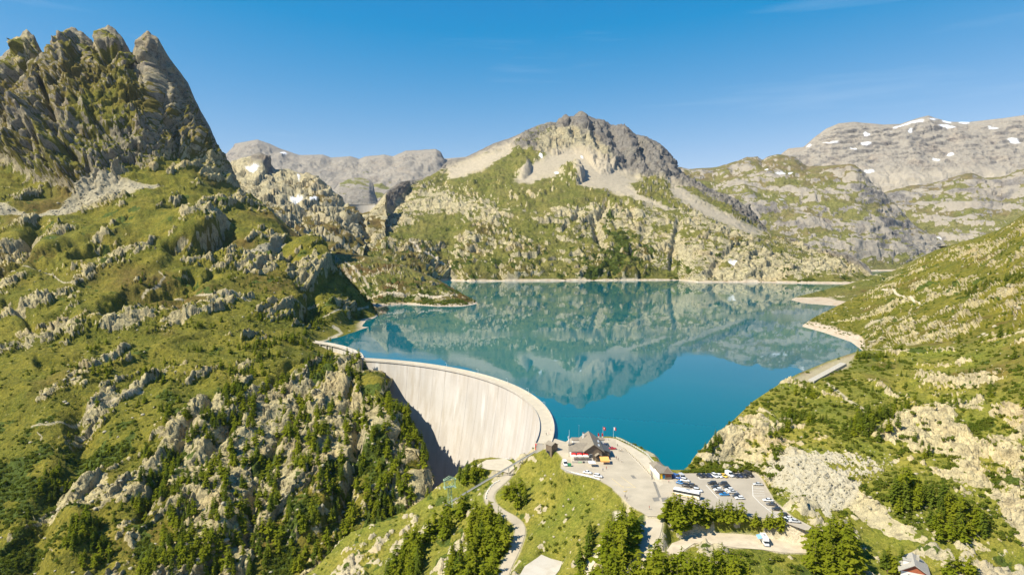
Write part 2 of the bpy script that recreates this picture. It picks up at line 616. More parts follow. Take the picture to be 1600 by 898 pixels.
def shp_block(c):
    X, Y, Z = c['X'], c['Y'], c['Z']
    st = fbm(X * 0.15, Y * 0.15, Z + X * 0.1, 22, 3, 0.5, False, 8.0)
    d = fbm(X, Y, Z * 0.4, 90, 4, 0.55, True, 13.0) * 9 + st * 7
    pos = push(c, d * (0.3 + 0.7 * sstep(0, 8, c['cd'])))
    nz_ = slope_of(pos)
    return dict(pos=pos, grass=sstep(0.70, 0.9, nz_ + 0.2 * st) * 0.7, scree=0.3, tone=0.75 + 0.3 * st)


build_layer('layered_rock_knob', [
    [(512, 322, 4725), (520, 300, 4806), (530, 287, 4833), (543, 280.5, 4860), (554, 278, 4860), (568, 278, 4846), (577, 280, 4833), (583, 287, 4806), (585, 300, 4779), (592, 320, 4725)],
    [(512, 323, 4711), (530, 298, 4725), (554, 292, 4725), (577, 294, 4725), (592, 322, 4698)],
    [(512, 326, 4684), (530, 318, 4630), (554, 318, 4617), (577, 318, 4630), (592, 326, 4671)],
    [(512, 345, 4590), (592, 345, 4590)]], mat_far, shp_block, 1.4, 3)


# ---- far right massif with snow patches
def shp_far_right(c):
    X, Y, Z = c['X'], c['Y'], c['Z']
    wc = 0.12 + 0.88 * sstep(0, 14, c['cd'])
    st = fbm(X * 0.12, Y * 0.12, Z - X * 0.10, 55, 4, 0.55, False, 18.0)
    rd = fbm(X, Y * 0.4, Z * 0.5, 330, 5, 0.55, True, 23.0)
    d = (rd * 34 + st * 30 + facets(X * 0.4, Y, Z * 1.3, 55, 12.0) * 10 + fbm(X, Y, Z, 40, 3, 0.55, True, 12.0) * 6) * wc
    pos = push(c, d)
    nz_ = slope_of(pos)
    n = fbm(X, Y, Z, 200, 4, 0.55, False, 25.0)
    cliff = sstep(0.74, 0.50, nz_ + 0.12 * st)
    low = sstep(262, 282, c['py'] + 8 * n)
    scree = np.clip(low * 0.95 + 0.30 * (1 - cliff), 0, 1)
    snow = np.zeros_like(X)
    # patches lying in hollows and on ledges
    for (a, b, rx, ry, sl) in ((1415, 197, 22, 3.4, -0.28), (1458, 187, 9, 2.4, 0.0), (1480, 191, 10, 3, 0.15), (1505, 192, 9, 1.8, 0.0), (1479, 201, 14, 3.0, 0.25),
                               (1353, 213, 5, 3, 0), (1352, 228, 10, 2.6, -0.1), (1297, 225, 16, 2.0, -0.1), (1334, 236, 8, 2.4, 0.35), (1582, 223, 14, 3.4, 0.2),
                               (1462, 251, 7, 4.4, 0.1), (1421, 209, 3, 3, -0.5), (1484, 245, 7, 1.8, 0.1), (1266, 229, 5, 1.8, -0.3), (1359, 271, 9, 2.4, 0), (1550, 203, 8, 1.6, 0.1), (1392, 209, 5, 1.4, -0.2),
                               (1224, 278, 9, 2.2, -0.2)):
        snow = np.maximum(snow, sstep(1.25, 0.8, np.hypot((c['px'] - a) / (rx * 0.85), (c['py'] - b - sl * (c['px'] - a)) / (ry * 0.85)) + n * 1.3))
    return dict(pos=pos, scree=scree, grass=0.0, tone=0.35 + 0.5 * cliff + 0.25 * st, snow=snow)


FR = [[(1150, 300, 5600), (1205, 255, 5600), (1222, 240, 5600), (1232, 232.5, 5600), (1256, 230, 5550), (1270, 217, 5500), (1291, 201.5, 5450), (1311, 193, 5450), (1335, 191, 5450), (1361, 193, 5450), (1380, 195, 5450),
       (1407, 194, 5500), (1431.5, 186, 5500), (1450.5, 181, 5500), (1462, 185, 5500), (1483, 190.5, 5550), (1514, 191, 5550), (1538, 188.5, 5500), (1566, 185.4, 5450), (1600, 180, 5400), (1850, 140, 5300)],
      [(1150, 304, 5500), (1222, 250, 5450), (1300, 222, 5250), (1400, 218, 5200), (1500, 216, 5200), (1600, 212, 5150), (1850, 190, 5050)],
      [(1150, 310, 5300), (1250, 262, 5150), (1350, 254, 4980), (1420, 252, 4950), (1500, 247, 4950), (1600, 245, 4900), (1850, 235, 4800)],
      [(1150, 325, 4900), (1300, 290, 4700), (1400, 300, 4550), (1500, 295, 4500), (1600, 285, 4500), (1850, 275, 4400)],
      [(1150, 345, 4500), (1500, 330, 4200), (1850, 310, 4100)]]
build_layer('snow_patched_mountain', FR, mat_far, shp_far_right, 1.7, 8)


# ---- green spurs on the right
def shp_green(seed, grass_bias=0.315, gully=1.0):
    def f(c):
        X, Y, Z = c['X'], c['Y'], c['Z']
        wc = 0.15 + 0.85 * sstep(0, 12, c['cd'])
        st = fbm(X * 0.15, Y * 0.15, Z + X * 0.03, 60, 4, 0.6, False, seed + 8)
        rd = fbm(X, Y * 0.6, Z * 0.25, 240, 5, 0.55, True, seed)
        d = (rd * 30 * gully + st * 30 + facets(X, Y, Z * 1.6, 60, seed) * 7) * wc + fbm(X, Y, Z, 36, 3, 0.55, True, seed + 2) * 4
        pos = push(c, d * sstep(2, 45, Z))
        nz_ = slope_of(pos)
        n = fbm(X, Y, Z * 2.0, 150, 5, 0.6, False, seed + 5)
        nf = fbm(X, Y, Z * 1.6, 42, 4, 0.65, False, seed + 6)
        rq = n * 0.30 + nf * 0.50 + st * 0.80 + (0.72 - nz_) * 0.9
        rock = sstep(*np.percentile(rq, (46, 76)), rq)
        scree = sstep(0.2, 0.5, fbm(X, Y * 0.5, Z * 0.2, 120, 4, 0.5, True, seed + 9) - 0.1)
        top = sstep(40, 6, c['cd'])
        grass = np.clip(1 - rock, 0, 1) * (1 - 0.30 * scree * (1 - rock)) * (1 - 0.35 * top * sstep(-0.1, 0.4, n))
        shrub = sstep(0.35, 0.55, fbm(X, Y, Z, 60, 4, 0.6, False, seed + 15) + 0.0025 * (c['py'] - 400)) * grass * 0.7
        shore = sstep(5.0, 3.5, pos[2] + 2 * n)
        snow = np.zeros_like(X)
        for (a, b, rx, ry) in ((1219, 276, 9, 2.2), (1199, 270, 3, 1.2), (1235, 273, 4, 1.2), (1467, 375, 4, 2.4), (1220, 315, 4, 1.4)):
            snow = np.maximum(snow, sstep(1.3, 0.75, np.hypot((c['px'] - a) / rx, (c['py'] - b + 0.15 * (c['px'] - a)) / ry) + n * 0.7))
        return dict(pos=pos, grass=grass, scree=scree * 0.7, tone=0.35 + 0.5 * rock + 0.3 * st, shrub=shrub, heath=sstep(-0.1, 0.5, n + 0.3 * top), shore=shore, snow=snow)
    return f


MR2 = [[(1360, 310, 4300), (1387, 299.5, 4350), (1421, 291, 4350), (1462, 286, 4300), (1483, 279, 4250), (1517, 270, 4250), (1538, 279, 4200), (1566, 277, 4150), (1586, 267, 4100), (1600, 263, 4050), (1850, 225, 3900)],
       [(1360, 330, 4050), (1462, 318, 3950), (1517, 308, 3850), (1566, 318, 3800), (1600, 308, 3700), (1850, 275, 3500)],
       [(1360, 360, 3700), (1462, 362, 3550), (1517, 355, 3450), (1600, 350, 3300), (1850, 330, 3100)],
       [(1360, 398, 3300), (1462, 395, 3200), (1517, 390, 3150), (1600, 385, 3000), (1850, 380, 2800)]]
build_layer('green_spur_mountain', MR2, mat_far, shp_green(51.0), 1.7, 6)
MR1 = [[(1040, 262, 4400), (1064, 262, 4400), (1077, 265, 4350), (1119, 262, 4300), (1153, 252, 4250), (1167, 246, 4200), (1184, 245.5, 4180), (1191, 251, 4200), (1198, 246, 4150), (1215, 242, 4100), (1242, 246, 4050), (1260, 260, 4000),
        (1290, 260, 3850), (1325, 257, 3720), (1335, 258, 3700), (1349, 270, 3680), (1366, 291, 3650), (1387, 308, 3620), (1407, 329, 3580), (1428, 353, 3530), (1452, 366.5, 3480), (1473, 380, 3420), (1490, 387, 3380), (1520, 400, 3300)],
       [(1040, 280, 4100), (1119, 285, 3950), (1184, 272, 3900), (1215, 275, 3800), (1260, 280, 3700), (1335, 275, 3580), (1366, 300, 3540), (1407, 338, 3480), (1452, 372, 3400), (1490, 390, 3340), (1520, 402, 3280)],
       [(1040, 310, 3700), (1119, 310, 3600), (1184, 310, 3550), (1260, 315, 3450), (1335, 320, 3350), (1366, 330, 3320), (1407, 358, 3280), (1452, 384, 3250), (1490, 396, 3240), (1520, 405, 3220)],
       [(1040, 345, 3300), (1119, 345, 3280), (1184, 350, 3240), (1260, 355, 3200), (1335, 365, 3120), (1407, 385, 3100), (1452, 400, 3120), (1520, 410, 3150)],
       [(1040, 390, 3000), (1200, 390, 3000), (1335, 410, 2960), (1380, 419, 2960), (1407, 420, 2960), (1452, 416, 3020), (1520, 416, 3080)],
       [(1040, 425, 2800), (1335, 424.5, 2860), (1407, 424.5, 2850), (1520, 424, 2870)]]
build_layer('pyramid_spur_mountain', MR1, mat_far, shp_green(77.0), 1.6, 6)


# ---- central mountain
SCREE_C = [[(840, 250), (870, 237), (905, 236), (930, 246), (945, 256), (975, 268), (1005, 283), (985, 290), (1000, 306), (1060, 328), (1040, 332), (985, 310), (950, 298), (905, 292), (895, 262), (880, 262), (872, 276), (845, 280), (832, 290), (800, 285)],
           [(1045, 283), (1080, 305), (1130, 330), (1165, 352), (1195, 366), (1180, 370), (1130, 352), (1085, 330), (1050, 308)],
           [(700, 258), (745, 246), (790, 226), (812, 216), (800, 235), (765, 262), (720, 278), (700, 282)]]


def shp_central(c):
    X, Y, Z, px, py = c['X'], c['Y'], c['Z'], c['px'], c['py']
    n = fbm(X, Y, Z, 220, 5, 0.58, False, 31.0)
    n2 = fbm(X, Y, Z * 1.5, 70, 5, 0.6, False, 35.0)
    wx, wy = px + n2 * 16, py + n * 10
    top = sstep(4, -4, py - np.interp(px, [553, 640, 700, 760, 800, 850, 900, 940, 990, 1040, 1090, 1140, 1190, 1204, 1366], [402, 290, 262, 240, 232, 240, 252, 262, 276, 285, 300, 325, 362, 368, 430]) - n2 * 6)
    scree = np.zeros_like(X)
    for p in SCREE_C:
        scree = np.maximum(scree, poly_mask(wx, wy, p, 8.0))
    wc = 0.10 + 0.90 * sstep(0, 12, c['cd'])
    # ribs and gullies of the summit block, beds dipping to the right
    ribs = fbm(X + Z * 0.5, Y * 0.6, Z * 0.30, 150, 5, 0.62, True, 33.0)
    beds = fbm(X * 0.10, Y * 0.10, Z + X * 0.26, 46, 4, 0.6, False, 38.0)
    low = 1 - top
    lump = fbm(X, Y, Z, 150, 4, 0.55, True, 36.0)
    f1 = facets(X, Y, Z * 0.8, 85, 37.0)
    f2 = facets(X, Y, Z, 32, 47.0)
    f3 = facets(X, Y, Z, 13, 57.0)
    shore_d = sstep(0, 18, Z)
    clif = poly_mask(wx, wy, [(835, 225), (860, 205), (900, 205), (930, 218), (960, 250), (935, 256), (905, 240), (870, 240), (845, 250)], 5)
    fx = ridge_line(px + n2 * 5, py, [(909, 176), (915, 205), (925, 235), (945, 258)], 8, 26) + ridge_line(px + n2 * 5, py, [(884, 181), (882, 205), (868, 232)], 7, 20) + ridge_line(px + n2 * 5, py, [(968, 198), (985, 232), (1008, 268)], 8, 26) + ridge_line(px + n2 * 5, py, [(1005, 216), (1022, 246), (1040, 275)], 8, 22) + knobs(px, py, [(815, 263, 15, 16, 34), (893, 274, 20, 17, 42)])
    for gp, gw_, gd in (([(948, 318), (940, 335), (928, 350), (935, 372), (942, 385)], 6, 30), ([(905, 335), (895, 350), (880, 358)], 5, 18), ([(917, 183), (925, 210), (935, 235), (950, 255)], 4, 22), ([(950, 196), (962, 225), (985, 262)], 5, 26), ([(985, 205), (998, 235), (1015, 270)], 5, 26), ([(1018, 222), (1030, 250), (1045, 280)], 5, 22), ([(893, 184), (888, 200), (872, 212)], 4, 18), ([(1062, 345), (1054, 370), (1050, 400), (1048, 420)], 4, 16), ([(700, 262), (690, 290), (668, 300)], 7, 14),
                        ([(640, 300), (625, 318), (612, 330)], 5, 18), ([(960, 300), (985, 330), (990, 350)], 5, 12), ([(1010, 360), (1000, 390), (985, 400)], 5, 14), ([(765, 275), (760, 300), (742, 320)], 5, 10), ([(1145, 385), (1120, 410), (1110, 430)], 5, 14)):
        fx = fx + carve(px + n2 * 5, py, gp, gw_, gd)
    d = (top * (ribs * 40 + beds * 30 + f2 * 12 + f3 * 7) + low * (lump * 17 + f1 * 8 + f2 * 7 + f3 * 3.4) * shore_d * (0.55 + 0.75 * sstep(-0.25, 0.2, -n)) + fx * shore_d) * wc * (1 - 0.9 * scree * (fx < 4))
    jag = np.exp(-(c['cd'] / 9.0) ** 2) * sstep(835, 880, px) * sstep(1062, 1040, px)
    jg = fbm(X, Y * 0, Z * 0, 60, 4, 0.62, True, 39.0)
    d = d + 0 * jag
    pos = push(c, d + fbm(X, Y, Z, 18, 2, 0.5, False, 32.0) * 1.6 * wc, jag * (jg * 16 - 5))
    nz_ = slope_of(pos)
    # where the vegetation sits: benches, and ever more of it to the left and low down
    band = np.exp(-((py - np.interp(px, [560, 700, 800, 900, 1000, 1366], [335, 330, 325, 318, 330, 400])) / 9.0) ** 2)
    bench = np.exp(-((py - np.interp(px, [560, 700, 830, 960, 1366], [372, 362, 352, 345, 420])) / 7.0) ** 2)
    bare = poly_mask(wx, wy, [(560, 400), (590, 320), (630, 290), (690, 295), (760, 318), (850, 326), (940, 318), (1040, 325), (1110, 335), (1204, 372), (1290, 392), (1362, 425), (1362, 437), (1100, 440), (1000, 370), (900, 345), (760, 340), (640, 345), (590, 390)], 14)
    gb = -0.02 + 0.34 * band * (1 - bare) + 0.25 * bench - 0.36 * bare - 0.75 * top + (nz_ - 0.70) * 1.1 + 0.18 * sstep(360, 425, py) * sstep(960, 840, px)
    gb = gb + 0.16 * poly_mask(wx, wy, [(740, 250), (850, 200), (880, 200), (840, 235), (780, 290), (735, 300)], 8) * 3.0
    gb = gb + 0.5 * poly_mask(wx, wy, [(930, 440), (975, 398), (1000, 408), (1045, 432), (1050, 440)], 6)
    n3 = fbm(X, Y, Z, 24, 4, 0.65, False, 48.0)
    grass = sstep(-0.12, 0.18, n2 * 0.55 + n * 0.3 + n3 * 0.45 + gb + 0.20) * (1 - scree)
    shrub = sstep(0.12, 0.34, fbm(X, Y, Z, 46, 5, 0.62, False, 44.0) + 0.0016 * (py - 400) - 0.25 * top - 0.10 * bare + 0.25 * poly_mask(wx, wy, [(925, 320), (975, 330), (1020, 400), (1000, 420), (950, 440), (910, 430), (940, 370)], 12)) * (1 - scree) * low * sstep(285, 330, py)
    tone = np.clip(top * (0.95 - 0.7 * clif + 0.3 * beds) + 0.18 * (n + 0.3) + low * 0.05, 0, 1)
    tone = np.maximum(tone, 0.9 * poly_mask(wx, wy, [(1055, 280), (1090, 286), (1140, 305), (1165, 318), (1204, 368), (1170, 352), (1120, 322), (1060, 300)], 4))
    shore = sstep(4.6, 3.4, Z + 1.5 * n2)
    snow = np.zeros_like(X)
    for (a, b, rx, ry) in ((871, 272, 5, 1.8), (909, 247, 2, 1.6), (845, 245, 2.5, 2), (1143, 415, 6, 2.4), (1076, 266, 3, 1.5)):
        snow = np.maximum(snow, sstep(1.3, 0.75, np.hypot((px - a) / rx, (py - b - 0.3 * (px - a)) / ry) + n2 * 0.5))
    dpath, _ = line_dist(px + n2 * 3, py, [(640, 380), (652, 390), (656, 398), (672, 405), (690, 414), (706, 420)])
    path = sstep(1.8, 0.9, dpath)
    return dict(pos=pos, grass=grass, scree=scree, shrub=shrub, tone=tone, shore=shore, snow=snow, path=path, heath=sstep(0.05, 0.45, -n + 0.2 * n2) * 0.8 * sstep(330, 380, py))


C_CREST = [(553, 400, 2180), (564, 384, 2355), (575, 345, 2617), (587, 320, 2792), (607, 297, 3142), (627, 284, 3317), (651, 281, 3492), (674, 274, 3632), (690, 262, 3755), (700, 251, 3877), (727, 246, 4017), (743, 238.6, 4070),
           (770, 225, 4140), (800, 215, 4192), (824, 203.5, 4227), (844, 195, 4280), (856, 192, 4297), (870, 192, 4332), (875, 185, 4341), (884, 180, 4350), (888, 183, 4350), (892, 182, 4358), (897, 183, 4367), (904, 176, 4367), (909, 174, 4367), (913, 179, 4367), (917, 181, 4367),
           (931, 186, 4367), (942, 188, 4367), (954, 195, 4367), (968, 197, 4367), (984, 202, 4350), (994, 212, 4332), (1010, 215, 4315), (1021, 219.5, 4297), (1034, 228.5, 4262), (1047.6, 242, 4227), (1052.6, 254, 4192), (1064, 270, 4052), (1088, 284, 3842), (1112, 297, 3667), (1136, 305, 3527),
           (1160, 318, 3387), (1181, 339, 3212), (1195, 356, 3037), (1204, 368, 2792), (1242, 373, 2652), (1270, 387, 2530), (1297, 392, 2442), (1325, 397, 2355), (1346, 408, 2250), (1359, 421, 2162), (1366, 438, 2110)]
C2 = [(553, 402, 2162), (590, 335, 2705), (640, 300, 3230), (700, 275, 3580), (760, 262, 3580), (800, 255, 3632), (850, 248, 3702), (900, 252, 3667), (940, 262, 3580), (990, 280, 3492), (1040, 290, 3405), (1090, 302, 3317), (1140, 325, 3142), (1190, 362, 2897), (1204, 372, 2740), (1270, 391, 2477), (1366, 439, 2100)]
C3 = [(553, 405, 2127), (590, 350, 2582), (640, 320, 2880), (700, 305, 3055), (760, 300, 3002), (800, 297, 2967), (850, 292, 3002), (900, 290, 2967), (950, 300, 2880), (1000, 305, 2827), (1050, 318, 2757), (1100, 335, 2652), (1150, 352, 2582), (1204, 378, 2530), (1270, 398, 2372), (1366, 439.5, 2095)]
C4 = [(553, 415, 2080), (600, 370, 2355), (650, 350, 2477), (700, 340, 2547), (760, 335, 2530), (830, 335, 2495), (900, 335, 2495), (950, 338, 2477), (1000, 345, 2442), (1050, 355, 2390), (1100, 365, 2337), (1150, 378, 2302), (1204, 393, 2285), (1270, 408, 2250), (1366, 440, 2090)]
C5 = [(553, 440, 1780), (600, 437, 1850), (650, 437, 1950), (700, 438, LD(0, 438)), (735, 439.5, LD(0, 439.5)), (1060, 437.5, LD(0, 437.5)), (1090, 441, LD(0, 441)), (1180, 441, LD(0, 441)), (1290, 443, LD(0, 443)), (1340, 444, LD(0, 444)), (1366, 445, LD(0, 445))]
C6 = [(p[0], PYZ(p[2] - 60, -25), p[2] - 60) for p in C5]
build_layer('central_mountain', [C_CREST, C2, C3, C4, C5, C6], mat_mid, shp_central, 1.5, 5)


# ---- pale rock hills left of the gorge
def shp_pale(c):
    X, Y, Z, px, py = c['X'], c['Y'], c['Z'], c['px'], c['py']
    n = fbm(X, Y, Z, 120, 5, 0.6, False, 61.0)
    lump = fbm(X, Y, Z * 0.7, 150, 4, 0.55, True, 63.0)
    d = lump * 22 + facets(X, Y, Z, 60, 66.0) * 16 + facets(X, Y, Z, 24, 68.0) * 6 + knobs(px, py, [(407, 256, 14, 20, 40), (485, 290, 16, 18, 30), (505, 300, 12, 15, 22), (545, 342, 16, 10, 22)])
    pos = push(c, d * (0.12 + 0.88 * sstep(0, 12, c['cd'])))
    nz_ = slope_of(pos)
    grass = sstep(0.02, 0.30, n * 0.8 + (nz_ - 0.68) + 0.004 * (py - 330))
    dk = poly_mask(px + n * 8, py, [(392, 262), (400, 242), (408, 237), (432, 268), (420, 275)], 4)
    snow = np.zeros_like(X)
    for (a, b, rx, ry, sl) in ((396, 270, 9, 2.4, 0.15), (463, 313, 9, 3.4, 0.2), (489, 318, 6, 2.8, -0.4), (467, 279, 2, 5, 0.0)):
        snow = np.maximum(snow, sstep(1.3, 0.75, np.hypot((px - a) / rx, (py - b - sl * (px - a)) / ry) + n * 0.5))
    return dict(pos=pos, grass=grass, tone=np.clip(0.1 + 0.8 * dk + 0.2 * n, 0, 1), heath=0.55 + n, snow=snow, scree=0.1)


ML = [[(320, 262, 3100), (353, 257, 3100), (377, 247, 3025), (400, 242, 2980), (405, 238.6, 2950), (410, 243, 2950), (417, 250, 2950), (430, 265, 2950), (450, 264, 2890), (467, 270, 2830), (480, 272, 2800), (500, 282, 2740), (514, 294, 2695), (530.5, 307, 2650), (537, 317, 2635),
       (546, 325, 2605), (554, 332, 2575), (564, 338, 2545), (567, 352, 2485)],
      [(320, 285, 2725), (400, 275, 2680), (450, 288, 2620), (500, 308, 2530), (540, 338, 2425), (567, 362, 2395)],
      [(320, 310, 2425), (400, 312, 2350), (450, 335, 2245), (500, 355, 2170), (540, 372, 2125), (567, 388, 2125)],
      [(320, 360, 1900), (400, 360, 1900), (470, 395, 1825), (540, 410, 1825), (567, 412, 1825)]]
build_layer('pale_rock_hill', ML, mat_mid, shp_pale, 1.5, 5)


build_layer('gorge_rock', [
    [(520, 312, 2560), (528, 319, 2550), (540, 327, 2545), (554, 332, 2540), (566, 334, 2540), (578, 330, 2545), (590, 318, 2560), (604, 300, 2600)],
    [(520, 335, 2470), (554, 346, 2460), (578, 348, 2460), (604, 330, 2480)],
    [(520, 375, 2300), (560, 385, 2280), (604, 375, 2300)],
    [(520, 405, 2100), (604, 405, 2100)]], mat_mid, shp_pale, 1.5, 3)

# ---- peninsula by the lake
def shp_pen(c):
    X, Y, Z, px, py = c['X'], c['Y'], c['Z'], c['px'], c['py']
    n = fbm(X, Y, Z, 90, 5, 0.6, False, 81.0)
    d = (fbm(X, Y, Z, 90, 4, 0.55, True, 83.0) * 7 + facets(X, Y, Z, 30, 86.0) * 6 + facets(X, Y, Z, 11, 88.0) * 2.2) * sstep(0, 12, Z) * (0.2 + 0.8 * sstep(0, 10, c['cd']))
    pos = push(c, d)
    nz_ = slope_of(pos)
    grass = sstep(-0.25, 0.05, n * 0.8 + (nz_ - 0.72) * 0.8)
    shrub = sstep(0.05, 0.25, fbm(X, Y, Z, 36, 5, 0.6, False, 84.0) + 0.005 * (py - 445)) * 0.9
    d1, _ = line_dist(px + n * 2, py, [(540, 411), (556, 424), (566, 432), (572, 441), (576, 450)])
    d2, _ = line_dist(px, py + n, [(575, 466), (590, 462), (612, 463), (650, 465), (700, 465), (712, 464)])
    path = np.maximum(sstep(2.2, 1.0, d1) * 0.8, sstep(1.7, 0.9, d2))
    pale = poly_mask(px, py, [(524, 402), (545, 420), (560, 445), (552, 448), (535, 428)], 6)
    return dict(pos=pos, grass=np.clip(grass - 0.5 * pale, 0, 1), shrub=shrub * (1 - path) * (1 - pale), heath=sstep(-0.1, 0.3, fbm(X, Y, Z, 70, 3, 0.5, False, 89.0)), shore=sstep(3.2, 2.2, Z + n * 1.2), path=path, tone=0.2, scree=pale)


PN = [[(480, 392, 1800), (500, 392, 1800), (524, 397, 1780), (560, 398, 1750), (574, 400, 1720), (594, 404, 1680), (624, 414, 1600), (661, 427, 1520), (691, 441, 1450), (708, 450, 1400), (725, 460, 1350), (741, 469, 1320), (746, 472.5, 1306)],
      [(480, 425, 1500), (560, 433, 1420), (600, 440, 1380), (640, 450, 1330), (690, 461, 1300), (720, 467, 1290), (746, 473, LD(0, 473))],
      [(480, 474, LD(0, 474)), (560, 474, LD(0, 474)), (590, 478, LD(0, 478)), (634, 475, LD(0, 475)), (684, 478.5, LD(0, 478.5)), (724, 478.5, LD(0, 478.5)), (738, 476, LD(0, 476)), (746, 474, LD(0, 474))]]
PN.append([(p[0], PYZ(p[2] - 30, -14), p[2] - 30) for p in PN[-1]])
build_layer('peninsula_hill', PN, mat_mid, shp_pen, 1.5, 4)
# ---- left massif: rock peaks, grassy flank, wooded spur down to the dam
LM0 = [(-300, 190, 1450), (-150, 120, 1470), (-60, 105, 1490), (0, 90, 1500), (10, 80, 1500), (20, 72, 1500), (30, 55, 1510), (42, 45, 1510), (53.5, 57, 1510), (62, 74, 1510), (74, 96, 1510), (81, 76, 1520), (90, 55, 1530), (97, 49.5, 1530), (110, 42, 1540), (127, 47, 1540),
       (146, 67, 1545), (150, 48.5, 1550), (168, 38, 1550), (180.5, 46, 1550), (190.5, 57, 1550), (198, 70, 1550), (205.5, 84, 1550), (214, 60, 1550), (229, 47, 1550), (237, 53, 1550), (247, 60, 1548), (257, 77, 1560), (267, 93.6, 1580), (281, 112, 1600), (294, 130, 1605), (304, 154, 1605),
       (314, 174, 1600), (327.5, 197, 1590), (337.5, 220.6, 1570), (347.6, 244, 1545), (361, 271, 1500), (378, 297, 1440), (407, 314, 1400), (430, 337, 1350), (457, 360, 1290), (470, 372, 1260), (487, 381, 1220), (507, 394, 1190), (520, 407, 1160), (534, 427, 1145), (554, 449, 1130), (567, 463, 1115),
       (577, 474, 1100), (592, 491.5, LD(0, 491.5) - 8),
       (597, 616, 572), (611, 632, 560), (616, 650, 552), (640, 672, 530), (651, 691, 515), (654, 723, 497), (657, 747, 485), (662, 800, 440)]
LM1 = [(-300, 300, 1280), (-100, 275, 1280), (0, 262, 1280), (60, 300, 1220), (130, 320, 1190), (180, 292, 1230), (230, 264, 1290), (300, 264, 1340), (350, 286, 1390), (378, 302, 1420), (410, 318, 1380), (470, 376, 1245), (520, 411, 1150), (554, 452, 1120), (592, 493, 1068)]
LM0b = [(-300, 245, 1370), (-60, 180, 1390), (0, 165, 1395), (60, 160, 1390), (130, 150, 1400), (200, 145, 1420), (235, 150, 1425), (250, 165, 1440), (265, 180, 1480), (285, 195, 1510), (304, 212, 1525), (327, 232, 1520), (347, 262, 1480), (361, 280, 1460), (378, 299, 1432), (407, 316, 1390), (470, 374, 1255), (520, 409, 1155), (554, 450, 1125), (592, 492, 1072)]
LM2 = [(-300, 380, 1040), (0, 360, 1020), (100, 365, 1005), (200, 360, 1035), (300, 350, 1100), (378, 345, 1180), (430, 362, 1175), (470, 395, 1120), (520, 440, 1060), (554, 470, 1060), (575, 488, 1040), (592, 496, 1050)]
LM3 = [(-300, 480, 800), (0, 470, 780), (100, 465, 790), (200, 460, 810), (300, 455, 850), (400, 450, 900), (470, 458, 925), (520, 482, 945), (545, 497, 985), (575, 499, 1008), (592, 503, 1000)]
LM4 = [(-300, 580, 640), (0, 560, 630), (100, 555, 630), (200, 550, 650), (300, 540, 680), (400, 525, 735), (470, 515, 800), (520, 511, 868), (545, 512, 892), (575, 511, 920), (592, 512, 930)]
LM5 = [(-300, 680, 530), (0, 650, 530), (100, 648, 530), (200, 640, 545), (300, 620, 570), (400, 590, 615), (470, 560, 665), (496, 545, 735), (520, 553, 724), (540, 556.5, 703), (556, 560, 682), (570, 556, 700), (592, 552, 710)]
LM6 = [(-300, 780, 450), (0, 750, 455), (100, 745, 460), (200, 735, 470), (300, 710, 490), (400, 670, 530), (470, 625, 575), (500, 600, 605), (530, 588, 622), (555, 581, 627), (575, 592, 600), (592, 606, 565)]
LM7 = [(-300, 898, 380), (0, 890, 385), (100, 880, 390), (200, 870, 395), (300, 850, 405), (400, 800, 430), (470, 750, 460), (520, 720, 485), (560, 712, 492), (597, 718, 488), (640, 742, 468), (662, 830, 420)]
LM8 = [(-300, 1060, 320), (0, 1050, 325), (200, 1040, 335), (400, 1000, 355), (500, 960, 370), (560, 920, 385), (600, 890, 398), (640, 872, 405), (662, 880, 400)]


def fill_right(rows, first, last, pxs=(597, 611, 616, 640, 651, 654, 657, 662)):
    """the spur's columns between the dam-side edge and the lower row"""
    a = np.array(rows[0]); b = np.array(rows[last])
    for k in range(first, last):
        t = k / last
        t = t * t * 0.6 + 0.2 * t
        for p in pxs:
            y = np.interp(p, a[:, 0], a[:, 1]) * (1 - t) + np.interp(p, b[:, 0], b[:, 1]) * t
            d = 1 / (1 / np.interp(p, a[:, 0], a[:, 2]) * (1 - t) + 1 / np.interp(p, b[:, 0], b[:, 2]) * t)
            rows[k].append((p, y, d))
    return rows


LMR = fill_right([LM0, LM0b, LM1, LM2, LM3, LM4, LM5, LM6, LM7, LM8], 1, 8)


def PYcrest_max(py, c, r=9):
    """how far the deepest notch of the crest nearby lies below this column's crest"""
    cr_ = py[c['nb']]
    m = cr_.copy()
    for k in range(-r, r + 1):
        m = np.maximum(m, np.roll(cr_, k))
    return np.where((c['px'][0] > -250) & (c['px'][0] < 260), np.clip(m - cr_, 0, 30), 0.0)[None, :]


